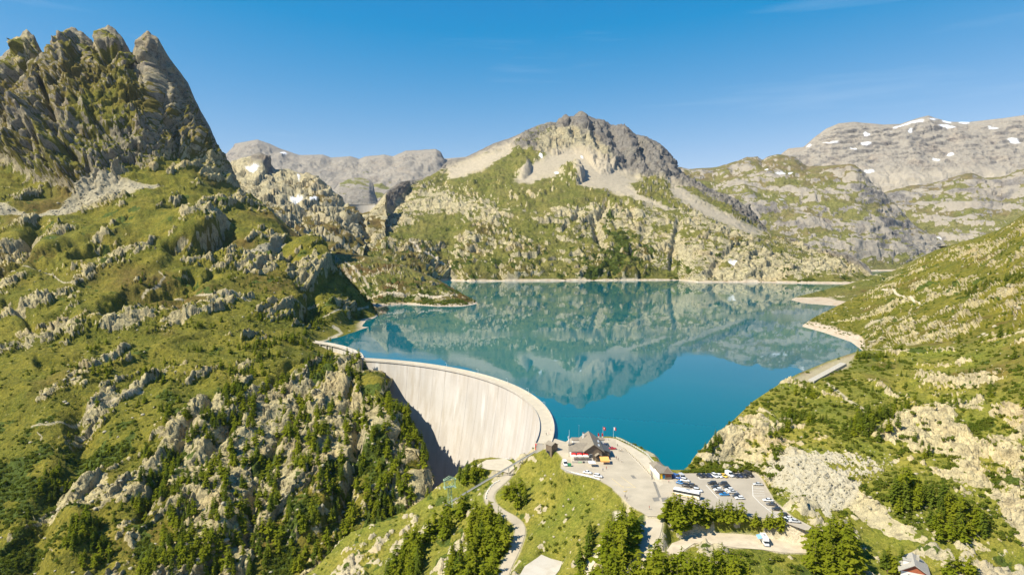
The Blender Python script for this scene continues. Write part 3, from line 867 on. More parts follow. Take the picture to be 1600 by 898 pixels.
def shp_left(c):
    X, Y, Z, px, py = c['X'], c['Y'], c['Z'], c['px'], c['py']
    base_y = np.interp(px, [p[0] for p in LM1[:15]], [p[1] for p in LM1[:15]])
    n = fbm(X, Y, Z, 130, 5, 0.58, False, 101.0)
    n2 = fbm(X, Y, Z, 38, 5, 0.6, False, 105.0)
    wall = sstep(14, -14, py - base_y + n * 24) * sstep(400, 372, px)
    wc = 0.10 + 0.90 * sstep(0, 14, c['cd'])
    # rock peaks: buttresses and gullies that run down the face, leaning to the left
    lean = X + Z * 0.30
    rib = fbm(lean, Y, Z * 0.38, 130, 5, 0.6, True, 108.0)
    rib2 = fbm(lean, Y, Z * 0.55, 40, 5, 0.62, True, 111.0)
    w1 = facets(lean, Y, Z * 0.55, 70, 118.0)
    w2 = facets(lean, Y, Z * 0.7, 27, 119.0)
    w3 = facets(X, Y, Z, 11, 120.0)
    gl = np.zeros_like(X)
    qx, qy = px + n2 * 7, py + n2 * 5
    for gp, gw_, gd in (([(74, 82), (66, 100), (40, 118), (20, 135)], 4, 40), ([(147, 56), (152, 78), (165, 105), (178, 118)], 4.5, 38), ([(205, 70), (196, 92), (182, 105), (168, 100)], 4.5, 40), ([(205, 70), (192, 88), (200, 98), (230, 118)], 4, 22),
                        ([(70, 135), (82, 160), (90, 185), (98, 210)], 3.5, 24), ([(20, 165), (24, 195), (30, 215)], 4, 24), ([(160, 215), (185, 235), (195, 250)], 6, 18),
                        ([(95, 225), (120, 255), (145, 285)], 5, 26), ([(75, 240), (85, 270), (105, 300)], 5, 22), ([(40, 160), (30, 180), (12, 200)], 5, 18), ([(120, 60), (128, 100), (120, 140)], 4, 14)):
        gl = gl + carve(qx, qy, gp, gw_, gd)
    for gp, gw_, gd in (([(42, 51), (48, 80), (60, 110), (62, 150)], 12, 34), ([(114, 46), (108, 80), (112, 120), (130, 170), (150, 210)], 16, 30), ([(172, 44), (178, 75), (190, 100)], 10, 30), ([(226, 66), (230, 105), (238, 150), (255, 195), (284, 232), (322, 266), (355, 290)], 15, 34),
                        ([(60, 215), (85, 240), (110, 300)], 18, 46), ([(60, 215), (40, 250), (50, 300)], 16, 36), ([(200, 150), (215, 190), (225, 240)], 14, 26), ([(0, 110), (10, 160), (0, 220)], 14, 28)):
        gl = gl + ridge_line(qx, qy, gp, gw_, gd)
    xr = np.interp(py, [53, 60, 77, 112, 154, 197, 244, 271, 297, 400], [237, 247, 257, 281, 304, 327, 347, 361, 378, 600])
    cm = PYcrest_max(py, c)
    edge = np.minimum(c['cd'] - cm, np.where(px > 215, (xr - px) * 1.3, 1e3))
    we = sstep(-2, 34, edge)
    w4 = facets(X, Y, Z * 0.8, 5.5, 123.0)
    d_wall = (rib * 34 + rib2 * 15 + w1 * 9 + gl) * we + (w2 * 8 + w3 * 5 + w4 * 2.2) * (0.5 + 0.5 * we)
    # flank: slabs that climb from lower left to upper right
    g1 = X * 0.97 - Y * 0.22
    g2 = X * 0.22 + Y * 0.97
    s1 = facets(g2 * 0.4, g1, Z * 0.8, 36, 121.0)
    s2 = facets(g2 * 0.45, g1, Z, 15, 125.0)
    s3 = facets(X, Y, Z, 6.5, 129.0)
    al = g2          # along the grain
    ac = g1
    om = fbm(al * 0.34, ac, Z * 0.8, 46, 6, 0.66, False, 131.0)
    lowr = sstep(560, 680, py + 0.25 * (px - 400))            # rockier, wooded spur
    bandx = sstep(-170, 60, (px - 250) * 0.6 + (py - 600))
    gully = poly_mask(px + n * 30, py + n2 * 20, [(-300, 640), (150, 660), (230, 690), (130, 760), (60, 850), (20, 898), (-300, 900)], 40)
    outc = sstep(-0.03, 0.13, om + 0.30 * n + 0.25 * lowr * bandx - 0.10 - 0.25 * gully)
    dam_side = sstep(600, 655, px) * sstep(600, 640, py)
    lake = sstep(1.0, 14.0, Z) + sstep(470, 430, px) + np.where(px < 565, sstep(558, 574, py), sstep(578, 596, py))
    amp = np.clip(lake, 0, 1) * np.interp(Y, [380, 700, 1000, 1300], [0.8, 1.0, 1.25, 1.4])
    knob = fbm(X, Y, Z, 95, 3, 0.5, True, 135.0)
    rr = fbm(g2 * 0.42, g1, Z, 32, 5, 0.62, True, 137.0)
    hol = np.zeros_like(X)
    for gp, gw_, gd in (([(160, 490), (200, 470), (245, 462), (300, 440)], 9, 14), ([(60, 420), (110, 400), (200, 385), (290, 400), (350, 378)], 10, 16), ([(0, 420), (40, 400), (60, 370)], 12, 16), ([(280, 400), (330, 390), (362, 372)], 8, 12), ([(180, 480), (250, 480), (330, 440)], 6, 9),
                        ([(440, 400), (475, 440), (490, 470), (480, 490)], 16, 22), ([(20, 480), (60, 520), (100, 500)], 8, 9), ([(70, 575), (120, 570), (200, 560)], 7, 8), ([(480, 560), (430, 610), (380, 660), (330, 720)], 7, 9), ([(600, 640), (570, 690), (550, 760), (540, 820)], 8, 14),
                        ([(480, 640), (440, 700), (400, 780), (380, 860)], 7, 10), ([(330, 640), (270, 720), (220, 820)], 8, 9), ([(130, 660), (110, 740), (60, 830), (20, 898)], 22, 16)):
        hol = hol + carve(px + n * 26, py + n2 * 22, gp, gw_, gd)
    kbf = knobs(px, py, [(300, 360, 55, 26, 22), (230, 415, 40, 18, 12), (80, 400, 45, 25, 14), (470, 420, 45, 40, 26), (590, 690, 30, 45, 12), (480, 800, 40, 60, 12), (330, 800, 45, 70, 9), (100, 850, 60, 50, 12), (540, 610, 50, 30, 8)])
    d_fl = (knob * 10 + hol + kbf + outc * (rr * 7 + s1 * 4 + s2 * 4 + s3 * 2.0 + 2.2) + (1 - outc) * (n2 * 3.2 + rr * 1.6 + s3 * 0.5)) * amp + dam_side * (rib2 * 4)
    d_fl = d_fl - gully * 6
    d = (d_wall * wall + d_fl * (1 - wall)) * wc
    jag = np.exp(-(c['cd'] / 7.0) ** 2) * sstep(300, 255, px) * (fbm(X, Y * 0, Z * 0, 34, 4, 0.68, True, 163.0) * 9 - 6)
    pos = push(c, d * 0.8, d * 0.2 + jag)
    nz_ = slope_of(pos)
    steep = 0.70 - nz_
    brown = fbm(X, Y, Z, 150, 3, 0.5, False, 141.0)
    # scree fans below the wall
    scree = np.zeros_like(X)
    for p in ([(120, 318), (150, 290), (185, 290), (225, 290), (255, 292), (230, 300), (170, 325), (110, 338), (70, 345), (30, 355), (20, 350)], [(0, 238), (30, 240), (55, 236), (30, 252), (0, 262), (-100, 270), (-100, 250)],
              [(385, 395), (440, 380), (452, 384), (410, 400), (385, 407)], [(0, 322), (15, 326), (50, 335), (25, 340), (0, 340)]):
        scree = np.maximum(scree, poly_mask(px + n2 * 14, py + n * 8, p, 4))
    n3 = fbm(X, Y, Z, 9, 4, 0.65, False, 151.0)
    g_wall = sstep(0.08, 0.34, n2 * 0.45 + n3 * 0.7 + n * 0.35 - steep * 0.66 + 0.44 - 0.6 * np.exp(-c['cd'] / 14.0) - 0.45 * poly_mask(px, py, [(215, 80), (250, 80), (275, 130), (290, 190), (245, 190), (225, 150)], 12) + 0.26 * poly_mask(px, py, [(70, 105), (190, 115), (250, 160), (265, 190), (210, 215), (120, 190), (60, 140)], 30))
    g_fl = 1 - sstep(0.34, 0.62, outc * 0.62 + steep * 0.75 + n2 * 0.45 + n3 * 0.55 + 0.20 * lowr * bandx - 0.25 * gully)
    grass = (g_wall * wall + g_fl * (1 - wall)) * (1 - scree)
    sb = fbm(X, Y, Z, 42, 5, 0.6, False, 145.0)
    shrub = sstep(0.10, 0.30, sb - 0.10 + 0.26 * gully + 0.10 * lowr - 0.3 * wall + 0.12 * sstep(470, 560, py) * sstep(500, 620, px)) * (1 - scree)
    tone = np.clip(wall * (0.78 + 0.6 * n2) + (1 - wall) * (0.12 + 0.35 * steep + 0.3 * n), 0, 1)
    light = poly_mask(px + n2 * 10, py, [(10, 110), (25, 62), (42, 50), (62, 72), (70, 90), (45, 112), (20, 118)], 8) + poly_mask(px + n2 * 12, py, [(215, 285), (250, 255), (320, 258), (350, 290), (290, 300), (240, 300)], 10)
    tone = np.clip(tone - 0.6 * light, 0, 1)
    heath = np.clip(sstep(0.0, 0.45, brown + 0.25 * n2 + 0.12 * wall - 0.12 * sstep(420, 520, py)), 0, 1) * (0.75 - 0.25 * wall)
    # footpaths and the shore road
    path = np.zeros_like(X)
    for pts, wd in (([(0, 424), (45, 424), (62, 425), (82, 432), (98, 442), (120, 448), (132, 447)], 1.5), ([(222, 460), (236, 454), (250, 448), (258, 440), (250, 433)], 1.6), ([(268, 460), (300, 462), (325, 469), (342, 473), (362, 480), (390, 480)], 1.6),
                    ([(50, 672), (80, 668), (110, 656), (140, 641), (170, 633), (200, 625), (225, 618)], 1.6), ([(60, 680), (66, 684), (64, 690)], 1.5),
                    ([(496, 498), (510, 496), (530, 490), (552, 484), (574, 480)], 2.0), ([(514, 529), (522, 526), (534, 521), (528, 515), (520, 512)], 3.4), ([(497, 534), (515, 531), (526, 527)], 2.4)):
        dp, _ = line_dist(px + n2 * 2, py + n * 2, pts)
        path = np.maximum(path, sstep(wd * 0.75, wd * 0.35, dp))
    shore = sstep(1.7, 0.8, Z + n2 * 1) * sstep(540, 532, py) * sstep(550, 572, px)
    return dict(pos=pos, grass=grass, scree=scree, shrub=shrub * (1 - path), tone=tone, heath=heath, path=path * 0.75, shore=shore)


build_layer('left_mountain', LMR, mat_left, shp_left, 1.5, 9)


# ---- right shore
def shp_right(seed, near=False):
    def f(c):
        X, Y, Z, px, py = c['X'], c['Y'], c['Z'], c['px'], c['py']
        n = fbm(X, Y, Z, 90, 5, 0.58, False, seed)
        n2 = fbm(X, Y, Z, 26, 5, 0.6, False, seed + 5)
        al = (X * 0.5 - Y * 0.86); ac = (X * 0.86 + Y * 0.5)
        om = fbm(al * 0.5, ac, Z, 40, 6, 0.68, False, seed + 9)
        wc = 0.15 + 0.85 * sstep(0, 14, c['cd'])
        quarry = np.zeros_like(X); foot = np.ones_like(X); bench = np.zeros_like(X); wall = np.zeros_like(X)
        if near:
            quarry = poly_mask(px + n2 * 18, py + n2 * 10, [(1195, 735), (1225, 715), (1300, 708), (1350, 712), (1400, 725), (1350, 760), (1320, 790), (1280, 825), (1245, 800), (1215, 775)], 10)
            wall = poly_mask(px + n2 * 16, py + n2 * 14, [(1075, 735), (1083, 716), (1150, 662), (1200, 650), (1240, 660), (1200, 690), (1195, 730), (1150, 738)], 10)
            wall = np.maximum(wall, poly_mask(px + n2 * 16, py + n2 * 14, [(1330, 800), (1340, 770), (1390, 775), (1470, 800), (1530, 850), (1560, 898), (1500, 898), (1470, 870), (1400, 865), (1340, 840)], 12))
            wall = np.maximum(wall, poly_mask(px + n2 * 16, py + n2 * 14, [(1370, 700), (1400, 660), (1470, 640), (1520, 690), (1540, 760), (1600, 790), (1600, 830), (1500, 790), (1400, 740)], 14))
            bench = poly_mask(px, py, [(1225, 598), (1295, 566), (1338, 552), (1325, 575), (1270, 600)], 4)
            ft = np.interp(px, [1068, 1180, 1190, 1200, 1215, 1240, 1280, 1340, 1400, 1440, 1500, 1850], [739, 737, 742, 760, 785, 806, 830, 845, 868, 880, 905, 905])
            foot = sstep(1, 24, ft - py)
        outc = sstep(-0.02, 0.16, om - 0.05 + 0.13 * n2 + 0.15 * wall + 0.1 * quarry - 0.4 * bench)
        s1 = facets(al * 0.5, ac, Z * 0.8, 26, seed + 21)
        s2 = facets(al * 0.6, ac, Z, 10, seed + 25)
        s3 = facets(X, Y, Z, 3.6, seed + 29)
        n3 = fbm(X, Y, Z, 6, 4, 0.65, False, seed + 31)
        s4 = facets(X, Y, Z * 0.6, 1.9, seed + 35)
        rr = fbm(al * 0.6, ac, Z, 22, 5, 0.62, True, seed + 33)
        sh = sstep(0.5, 12, Z) * (1 - 0.9 * bench)
        k = 0.62 if near else 1.0
        d = (fbm(X, Y, Z, 70, 3, 0.5, True, seed + 2) * 5 * (1 - 0.6 * quarry) + outc * (rr * 4.5 + s1 * 2.4 + s2 * 2.6 + s3 * 2.0 + s4 * 0.9 + 2) * (1 - 0.6 * quarry) + (1 - outc) * n2 * 1.0 + quarry * (s3 * 1.2 + s4 * 1.0)) * k * sh * wc * foot
        pos = push(c, d * 0.8, d * 0.2)
        nz_ = slope_of(pos)
        steep = 0.76 - nz_
        grass = 1 - sstep(0.32, 0.60, outc * 0.60 + steep * 0.7 + n2 * 0.4 + n3 * 0.6 + 0.16 * wall + 0.45 * quarry)
        grass = np.maximum(grass, bench * 0.95)
        shrub = sstep(0.12, 0.30, fbm(X, Y, Z, 24, 5, 0.6, False, seed + 15) - 0.06 - 0.25 * quarry - 0.2 * wall - 0.5 * bench)
        shore = sstep(3.4, 2.4, Z + n2 * 1.2) * (0 if near else 1)
        path = np.zeros_like(X)
        if near:
            d1, _ = line_dist(px + n2 * 3, py, [(1295, 605), (1320, 625), (1345, 640), (1355, 650)])
            path = np.maximum(sstep(3.0, 1.5, d1) * 0.7, bench * 0.55)
        else:
            d1, _ = line_dist(px + n2 * 2, py, [(1378, 455), (1392, 458), (1408, 464), (1420, 470), (1438, 476)])
            d2, _ = line_dist(px + n2 * 2, py, [(1392, 497), (1372, 505), (1355, 513)])
            path = np.maximum(sstep(1.8, 1.0, d1), sstep(3.4, 1.6, d2) * 0.7)
        # fresh pinkish rock in the quarry
        return dict(pos=pos, grass=grass, shrub=shrub, tone=np.clip(0.1 + 0.5 * steep + 0.25 * n + 0.25 * quarry, 0, 1), scree=np.clip(quarry * 0.85 + 0.3 * wall * sstep(-0.1, 0.3, n), 0, 1), heath=sstep(0.12, 0.45, n + 0.4 * n2) * 0.7 + bench * 0.35, shore=shore, path=path)
    return f


R3 = [[(1237, 467.5, LD(0, 467.5)), (1247, 463, 1400), (1280, 455, 1430), (1310, 447, 1470), (1325, 444, 1490), (1352, 435, 1500), (1370, 428, 1520), (1394, 424, 1540), (1440, 400, 1560)],
      [(1237, 468, LD(0, 468)), (1280, 466, 1392), (1330, 462, 1380), (1394, 455, 1380), (1440, 445, 1380)],
      [(1237, 468.5, LD(0, 468.5)), (1260, 475, LD(0, 475)), (1297, 478, LD(0, 478)), (1340, 481, LD(0, 481)), (1440, 484, LD(0, 484))]]
R3.append([(p[0], PYZ(p[2] - 30, -12), p[2] - 30) for p in R3[-1]])
build_layer('far_shore_headland', R3, mat_mid, shp_right(201.0), 1.5, 3)
R2 = [[(1254, 508, LD(0, 508)), (1260, 504, 950), (1270, 497, 975), (1300, 482, 1050), (1340, 463, 1150), (1380, 441, 1230), (1414, 418, 1290), (1435, 404, 1300), (1462, 391, 1290), (1497, 380, 1230), (1531, 370, 1170), (1559, 360, 1110), (1579, 349, 1070), (1597, 337, 1030), (1700, 270, 900), (1850, 180, 800)],
      [(1254, 508.5, LD(0, 508.5)), (1300, 500, 948), (1344, 490, 970), (1400, 460, 1000), (1462, 430, 980), (1531, 415, 900), (1600, 390, 800), (1700, 340, 700), (1850, 260, 620)],
      [(1254, 509, LD(0, 509)), (1287, 517, LD(0, 517) - 4), (1344, 532, 775), (1400, 505, 780), (1462, 490, 730), (1531, 480, 660), (1600, 465, 600), (1700, 430, 530), (1850, 370, 470)],
      [(1254, 510, LD(0, 510)), (1287, 519, LD(0, 519)), (1330, 534, LD(0, 534)), (1344, 545, LD(0, 545)), (1400, 548, 600), (1462, 542, 540), (1531, 532, 490), (1600, 522, 450), (1850, 475, 360)]]
R2.append([(p[0], PYZ(p[2] - 20, PW(*p)[2] - 14), p[2] - 20) for p in R2[-1]])
build_layer('far_right_hillside', R2, mat_left, shp_right(231.0), 1.5, 5)


def gz(l):
    return [(a, b, LD(a, b, z)) for a, b, z in l]


R1 = [[(1068, 733, 330), (1077, 727, 332), (1083, 716, 336), (1093, 704, 340), (1104, 695, 344), (1120, 677, 352), (1143, 659, 362), (1147, 656, 364), (1177, 627, 385), (1197, 614, 395), (1227, 594, 415), (1247, 584, 428), (1294, 564, 458), (1337, 550, 482), (1360, 546, 500), (1400, 542, 520),
       (1462, 536, 500), (1531, 527, 460), (1600, 515, 430), (1850, 465, 340)],
      [(1068, 735, 329.5), (1110, 712, 334), (1147, 690, 342), (1197, 650, 362), (1247, 625, 382), (1294, 600, 400), (1337, 590, 407), (1400, 590, 410), (1462, 590, 400), (1531, 585, 380), (1600, 575, 360), (1850, 530, 300)],
      [(1068, 737, 329), (1110, 728, 330.5), (1147, 720, 333), (1190, 705, 333), (1240, 690, 331), (1290, 670, 337), (1337, 660, 341), (1400, 660, 338), (1462, 660, 330), (1531, 655, 320), (1600, 645, 305), (1850, 600, 260)],
      gz([(1068, 738, 1.6), (1110, 736, 2.4), (1150, 735, 2.6), (1185, 732, 4), (1195, 740, 5)]) + [(1240, 748, 294), (1290, 752, 286), (1337, 755, 282), (1400, 765, 275), (1462, 775, 267), (1531, 778, 262), (1600, 768, 260), (1850, 720, 230)],
      gz([(1068, 739, 1.2), (1110, 739, 1.2), (1150, 738.5, 1.2), (1180, 737, 1.2), (1192, 744, 1.2), (1200, 760, 1.2), (1215, 785, 1.2), (1242, 806, 1.0), (1280, 832, -3), (1340, 848, -6), (1400, 870, -6.5), (1440, 882, -6.5), (1500, 900, -9), (1600, 905, -8), (1850, 900, -4)])]
R1.append([(p[0], PYZ(p[2] - 12, PW(*p)[2] - 14), p[2] - 12) for p in R1[-1]])
build_layer('right_hillside', R1, mat_near, shp_right(261.0, True), 1.4, 6, back=((0.02, 0.012), (0.06, 0.06), (0.12, 0.13)))
# ------------------------------------------------------------------ foreground knoll: heightfield in metres
ZP = 2.0      # level of the platform and the car park
# platform + car park outline, clockwise in the picture
PLAT = [(850, 690), (868, 685), (884, 690), (893, 683), (953, 683.5), (962, 685), (972, 690), (985, 696), (1000, 705), (1012, 712), (1019, 722), (1032, 733), (1045, 739), (1077, 739), (1180, 738), (1190, 746), (1199, 762), (1212, 784),
        (1238, 806), (1268, 822), (1262, 829), (1215, 812), (1150, 803), (1090, 800), (1052, 799), (1040, 800), (1037, 806), (1012, 806), (1003, 800), (985, 790), (970, 775), (955, 761), (938, 750), (920, 745), (900, 741), (884, 737), (877, 731), (877, 722), (880, 715), (868, 703), (852, 700)]
PLATW = [G(a, b, ZP) for a, b in PLAT]
ROAD = [(786, 724, -18), (798, 732, -18.3), (792, 745, -19), (779, 757, -20), (767, 766, -21), (763, 777, -22), (769, 789, -23), (783, 799, -23.5), (798, 807, -24), (811, 817, -25), (814, 828, -26), (810, 843, -27.5), (802, 863, -29.5), (792, 882, -31), (786, 898, -32), (770, 940, -34)]
ROADW = [G(*p) for p in ROAD]
ROAD2 = [(1024, 800, 2.0), (1022, 815, 1.0), (1019, 832, -1.0), (1012, 848, -3.0), (1006, 866, -5.0), (996, 885, -7.5), (980, 905, -10)]      # drive down to the gravel plateau
ROAD2W = [G(*p) for p in ROAD2]
TRACK = [(965, 800, -3.0), (968, 815, -5), (958, 830, -7), (946, 846, -9.5), (934, 862, -12), (922, 880, -15), (914, 900, -18), (905, 925, -21)]          # narrow service lane
TRACKW = [G(*p) for p in TRACK]
GRAVEL = [(1040, 862), (1050, 848), (1080, 838), (1120, 832), (1160, 834), (1190, 838), (1225, 845), (1262, 853), (1266, 864), (1225, 863), (1190, 858), (1150, 855), (1115, 850), (1085, 848), (1070, 858), (1058, 870)]
GRAVELW = [G(a, b, -5.0) for a, b in GRAVEL]
LEDGE = [(742, 728), (760, 718), (790, 716), (800, 722), (804, 731), (795, 739), (780, 735), (762, 733)]
LEDGEW = [G(a, b, -18) for a, b in LEDGE]
SLAB = [(812, 898), (820, 884), (838, 872), (846, 866), (860, 872), (879, 877), (874, 890), (866, 900)]
SLABW = [G(a, b, -25) for a, b in SLAB]
GK = [  # ground control points: pixel, pixel, height
    (830, 752, -15), (850, 770, -13), (870, 760, -7), (890, 775, -8), (920, 790, -6), (945, 800, -5), (900, 820, -12), (870, 830, -17), (840, 830, -22), (850, 860, -23), (890, 860, -15), (900, 898, -19), (930, 830, -8.5),
    (855, 703, -5), (835, 712, -11), (815, 722, -15), (847, 724, -8), (830, 732, -10.5), (815, 741, -14.5), (850, 742, -10), (870, 735, -4), (866, 728, -5), (800, 752, -19), (838, 758, -14),
    (770, 745, -21), (745, 760, -25), (720, 748, -25), (705, 762, -30), (690, 765, -33), (670, 780, -38), (650, 792, -42), (620, 808, -47), (590, 822, -51), (549, 835, -57), (516, 868, -64), (483, 897, -70), (440, 935, -78),
    (740, 800, -28), (700, 800, -36), (660, 830, -45), (620, 850, -50), (580, 870, -56), (560, 898, -60), (640, 880, -49), (700, 850, -40), (740, 850, -34), (720, 898, -40), (770, 850, -31), (760, 820, -28), (650, 950, -52), (560, 960, -64), (500, 950, -70), (800, 960, -38), (900, 980, -28),
    (1000, 898, -9), (960, 898, -12), (1050, 898, -8), (1100, 880, -6.5), (1150, 875, -6), (1200, 885, -7), (1250, 885, -7), (1300, 875, -6), (1350, 880, -7), (1400, 884, -7), (1440, 898, -7.5), (1500, 920, -10),
    (1060, 835, -4), (1080, 820, -2), (1120, 818, -2), (1160, 820, -2), (1200, 828, -3), (1240, 838, -3.6), (1280, 850, -4.6), (1320, 856, -5.5), (1050, 815, -1), (1045, 830, -3), (1040, 845, -4.6),
    (990, 810, -1.5), (980, 830, -4), (990, 850, -5.5), (970, 860, -8.5), (960, 800, -2.0), (1000, 1000, -22), (1200, 1000, -20), (1400, 1000, -20), (1100, 950, -12), (1300, 950, -13), (700, 1000, -52), (1500, 1000, -22)]


def resample(pts, step):
    P = np.array([tuple(p) for p in pts], float)
    s = np.concatenate([[0], np.cumsum(np.hypot(np.diff(P[:, 0]), np.diff(P[:, 1])))])
    m = max(2, int(s[-1] / step) + 1)
    q = np.linspace(0, s[-1], m)
    R = np.stack([np.interp(q, s, P[:, k]) for k in range(3)], -1)
    for _ in range(3):
        R[1:-1] = 0.25 * R[:-2] + 0.5 * R[1:-1] + 0.25 * R[2:]
    return R


def knoll_field():
    pts = [tuple(G(*p)) for p in GK]
    for lst in (ROADW, ROAD2W, TRACKW):
        pts += [tuple(p) for p in lst]
    for lst in (PLATW, GRAVELW, LEDGEW, SLABW):
        pts += [tuple(p) for p in lst[::2]]
    pts += [tuple(G(a, b, ZP)) for a, b in ((920, 715), (980, 740), (1020, 770), (1100, 770), (1150, 770), (1200, 795))]
    P = np.array(pts, float)
    S = 100.0
    A = P[:, :2] / S
    def ker(d2):
        return np.where(d2 > 1e-12, 0.5 * d2 * np.log(d2 + 1e-12), 0.0)
    d2 = ((A[:, None] - A[None]) ** 2).sum(-1)
    n = len(A)
    K = ker(d2) + np.eye(n) * 2e-4
    B = np.concatenate([np.ones((n, 1)), A], 1)
    M = np.block([[K, B], [B.T, np.zeros((3, 3))]])
    sol = np.linalg.solve(M, np.concatenate([P[:, 2], np.zeros(3)]))
    def f(X, Y):
        out = np.zeros(X.shape)
        for i in range(n):
            out += sol[i] * ker((X / S - A[i, 0]) ** 2 + (Y / S - A[i, 1]) ** 2)
        return out + sol[n] + sol[n + 1] * X / S + sol[n + 2] * Y / S
    return f


kx0, kx1, ky0, ky1, kst = -175.0, 215.0, 205.0, 425.0, 0.62
gx = np.arange(kx0, kx1, kst); gy = np.arange(ky0, ky1, kst)
KX, KY = np.meshgrid(gx, gy)
cs = 3.0
cgx = np.arange(kx0 - cs, kx1 + 2 * cs, cs); cgy = np.arange(ky0 - cs, ky1 + 2 * cs, cs)
CXg, CYg = np.meshgrid(cgx, cgy)
CZ = knoll_field()(CXg, CYg)


def bil(X, Y):
    u = np.clip((X - cgx[0]) / cs, 0, len(cgx) - 1.001); v = np.clip((Y - cgy[0]) / cs, 0, len(cgy) - 1.001)
    i = u.astype(int); j = v.astype(int); a = u - i; b = v - j
    return (CZ[j, i] * (1 - a) + CZ[j, i + 1] * a) * (1 - b) + (CZ[j + 1, i] * (1 - a) + CZ[j + 1, i + 1] * a) * b


def poly_sd(X, Y, pts):
    return poly_mask_sd(X, Y, [(p[0], p[1]) for p in pts])


def poly_mask_sd(px, py, pts):
    pts = np.array(pts, float)
    inside = np.zeros(px.shape, bool)
    dmin = np.full(px.shape, 1e9)
    n = len(pts)
    for i in range(n):
        x1, y1 = pts[i]; x2, y2 = pts[(i + 1) % n]
        c = ((y1 > py) != (y2 > py)) & (px < (x2 - x1) * (py - y1) / (y2 - y1 + 1e-9) + x1)
        inside ^= c
        ex, ey = x2 - x1, y2 - y1
        t = np.clip(((px - x1) * ex + (py - y1) * ey) / (ex * ex + ey * ey + 1e-9), 0, 1)
        dmin = np.minimum(dmin, np.hypot(px - x1 - t * ex, py - y1 - t * ey))
    return np.where(inside, dmin, -dmin)


KZ = bil(KX, KY)
kpx, kpy = proj(KX, KY, KZ)
kn = fbm(KX, KY, KZ, 40, 5, 0.58, False, 301.0)
kn2 = fbm(KX, KY, KZ, 12, 5, 0.6, False, 305.0)
sd_plat = poly_sd(KX, KY, PLATW)
sd_grav = poly_sd(KX, KY, GRAVELW)
sd_ledge = poly_sd(KX, KY, LEDGEW)
sd_slab = poly_sd(KX, KY, SLABW)
RR = [(resample(ROADW, 2.0), 2.6), (resample(ROAD2W, 2.0), 3.6), (resample(TRACKW, 2.0), 1.6)]
rd_min = np.full(KX.shape, 1e9); rd_z = np.zeros(KX.shape)
for pts_, hw_ in RR:
    d_, t_ = line_dist(KX, KY, [tuple(p) for p in pts_])
    zz_ = np.interp(t_.ravel(), np.arange(len(pts_)), pts_[:, 2]).reshape(KX.shape)
    m_ = (d_ - hw_) < rd_min
    rd_min = np.where(m_, d_ - hw_, rd_min); rd_z = np.where(m_, zz_, rd_z)
flat = np.maximum.reduce([sstep(-3, 0.5, sd_plat), sstep(-4, 0.5, sd_grav) * 0.999, sstep(-3, 0.5, sd_ledge), sstep(-2, 0.5, sd_slab), sstep(5.0, 0.8, rd_min)])
# relief away from the made ground
outk = sstep(0.0, 0.22, kn * 0.7 + kn2 * 0.6 + 0.06 * sstep(860, 700, kpx) - 0.05)
ks = facets(KX, KY, KZ, 8, 321.0); ks3 = facets(KX, KY, KZ, 3.0, 327.0)
kr = fbm(KX, KY, KZ, 9, 5, 0.62, True, 329.0)
rel = kn * 2.4 + outk * (kr * 2.2 + ks * 1.4 + ks3 * 0.9 + 1.0) + kn2 * 0.8 + kr * 0.35
meadow = poly_mask(kpx, kpy, [(815, 770), (880, 740), (960, 780), (960, 830), (910, 890), (820, 895), (825, 820)], 30)
rel *= (1 - 0.7 * meadow * (1 - outk * 0.6))
KZ = KZ + rel * (1 - flat)
for sd_, zz in ((sd_plat, ZP), (sd_grav, -5.0), (sd_ledge, -18.0), (sd_slab, -25.0)):
    wgt = sstep(-3.0, 0.3, sd_)
    KZ = KZ * (1 - wgt) + (zz - 0.12) * wgt
wgt = sstep(4.0, 0.6, rd_min) * sstep(0.5, -1.5, sd_plat)
KZ = KZ * (1 - wgt) + (rd_z - 0.12) * wgt
# lake-side bank: falls away beyond the platform edge
EDGE = [G(a, b, ZP) for a, b in ((866, 680), (868, 684), (884, 688), (893, 682), (953, 682.5), (963, 684), (973, 689), (986, 695), (1001, 703), (1014, 710), (1021, 720), (1034, 730), (1046, 735), (1085, 735), (1200, 727))]
de, te = line_dist(KX, KY, [tuple(p) for p in EDGE])
ex_, ey_ = np.array([p[0] for p in EDGE]), np.array([p[1] for p in EDGE])
beyond = (KY > np.interp(KX, np.sort(ex_), ey_[np.argsort(ex_)])) & (KX > EDGE[0][0] - 1)
bank_w = np.interp(KX, [20, 45, 60, 95, 110], [3.0, 2.0, 3.5, 2.5, 2.0])
KZ = np.where(beyond, np.minimum(KZ, ZP - 0.3 + kn2 * 1.2 - np.maximum(0, de - bank_w) * 0.85), KZ)
# gorge side: falls away beyond the skyline of the knoll and in front of the dam
GOR = [G(*p) for p in ((870, 682, 1), (852, 694, -4), (838, 706, -9), (820, 716, -14), (800, 716, -17), (770, 714, -18.5), (745, 722, -21), (722, 741, -26), (705, 754, -30), (690, 760, -34), (670, 775, -38), (650, 788, -42), (620, 804, -47), (590, 818, -51), (549, 831, -57), (516, 864, -64), (483, 893, -70), (430, 935, -80), (380, 980, -90))]
dg, _ = line_dist(KX, KY, [tuple(p) for p in GOR])
gpoly = [(p[0], p[1]) for p in GOR] + [(-400, 150), (-400, 600), (GOR[0][0], 600)]
sdg = poly_mask_sd(KX, KY, gpoly)
inside_g = sdg > 0
KZ = np.where(inside_g, KZ - np.maximum(0, dg) * (1.05 + 0.3 * kn), KZ)
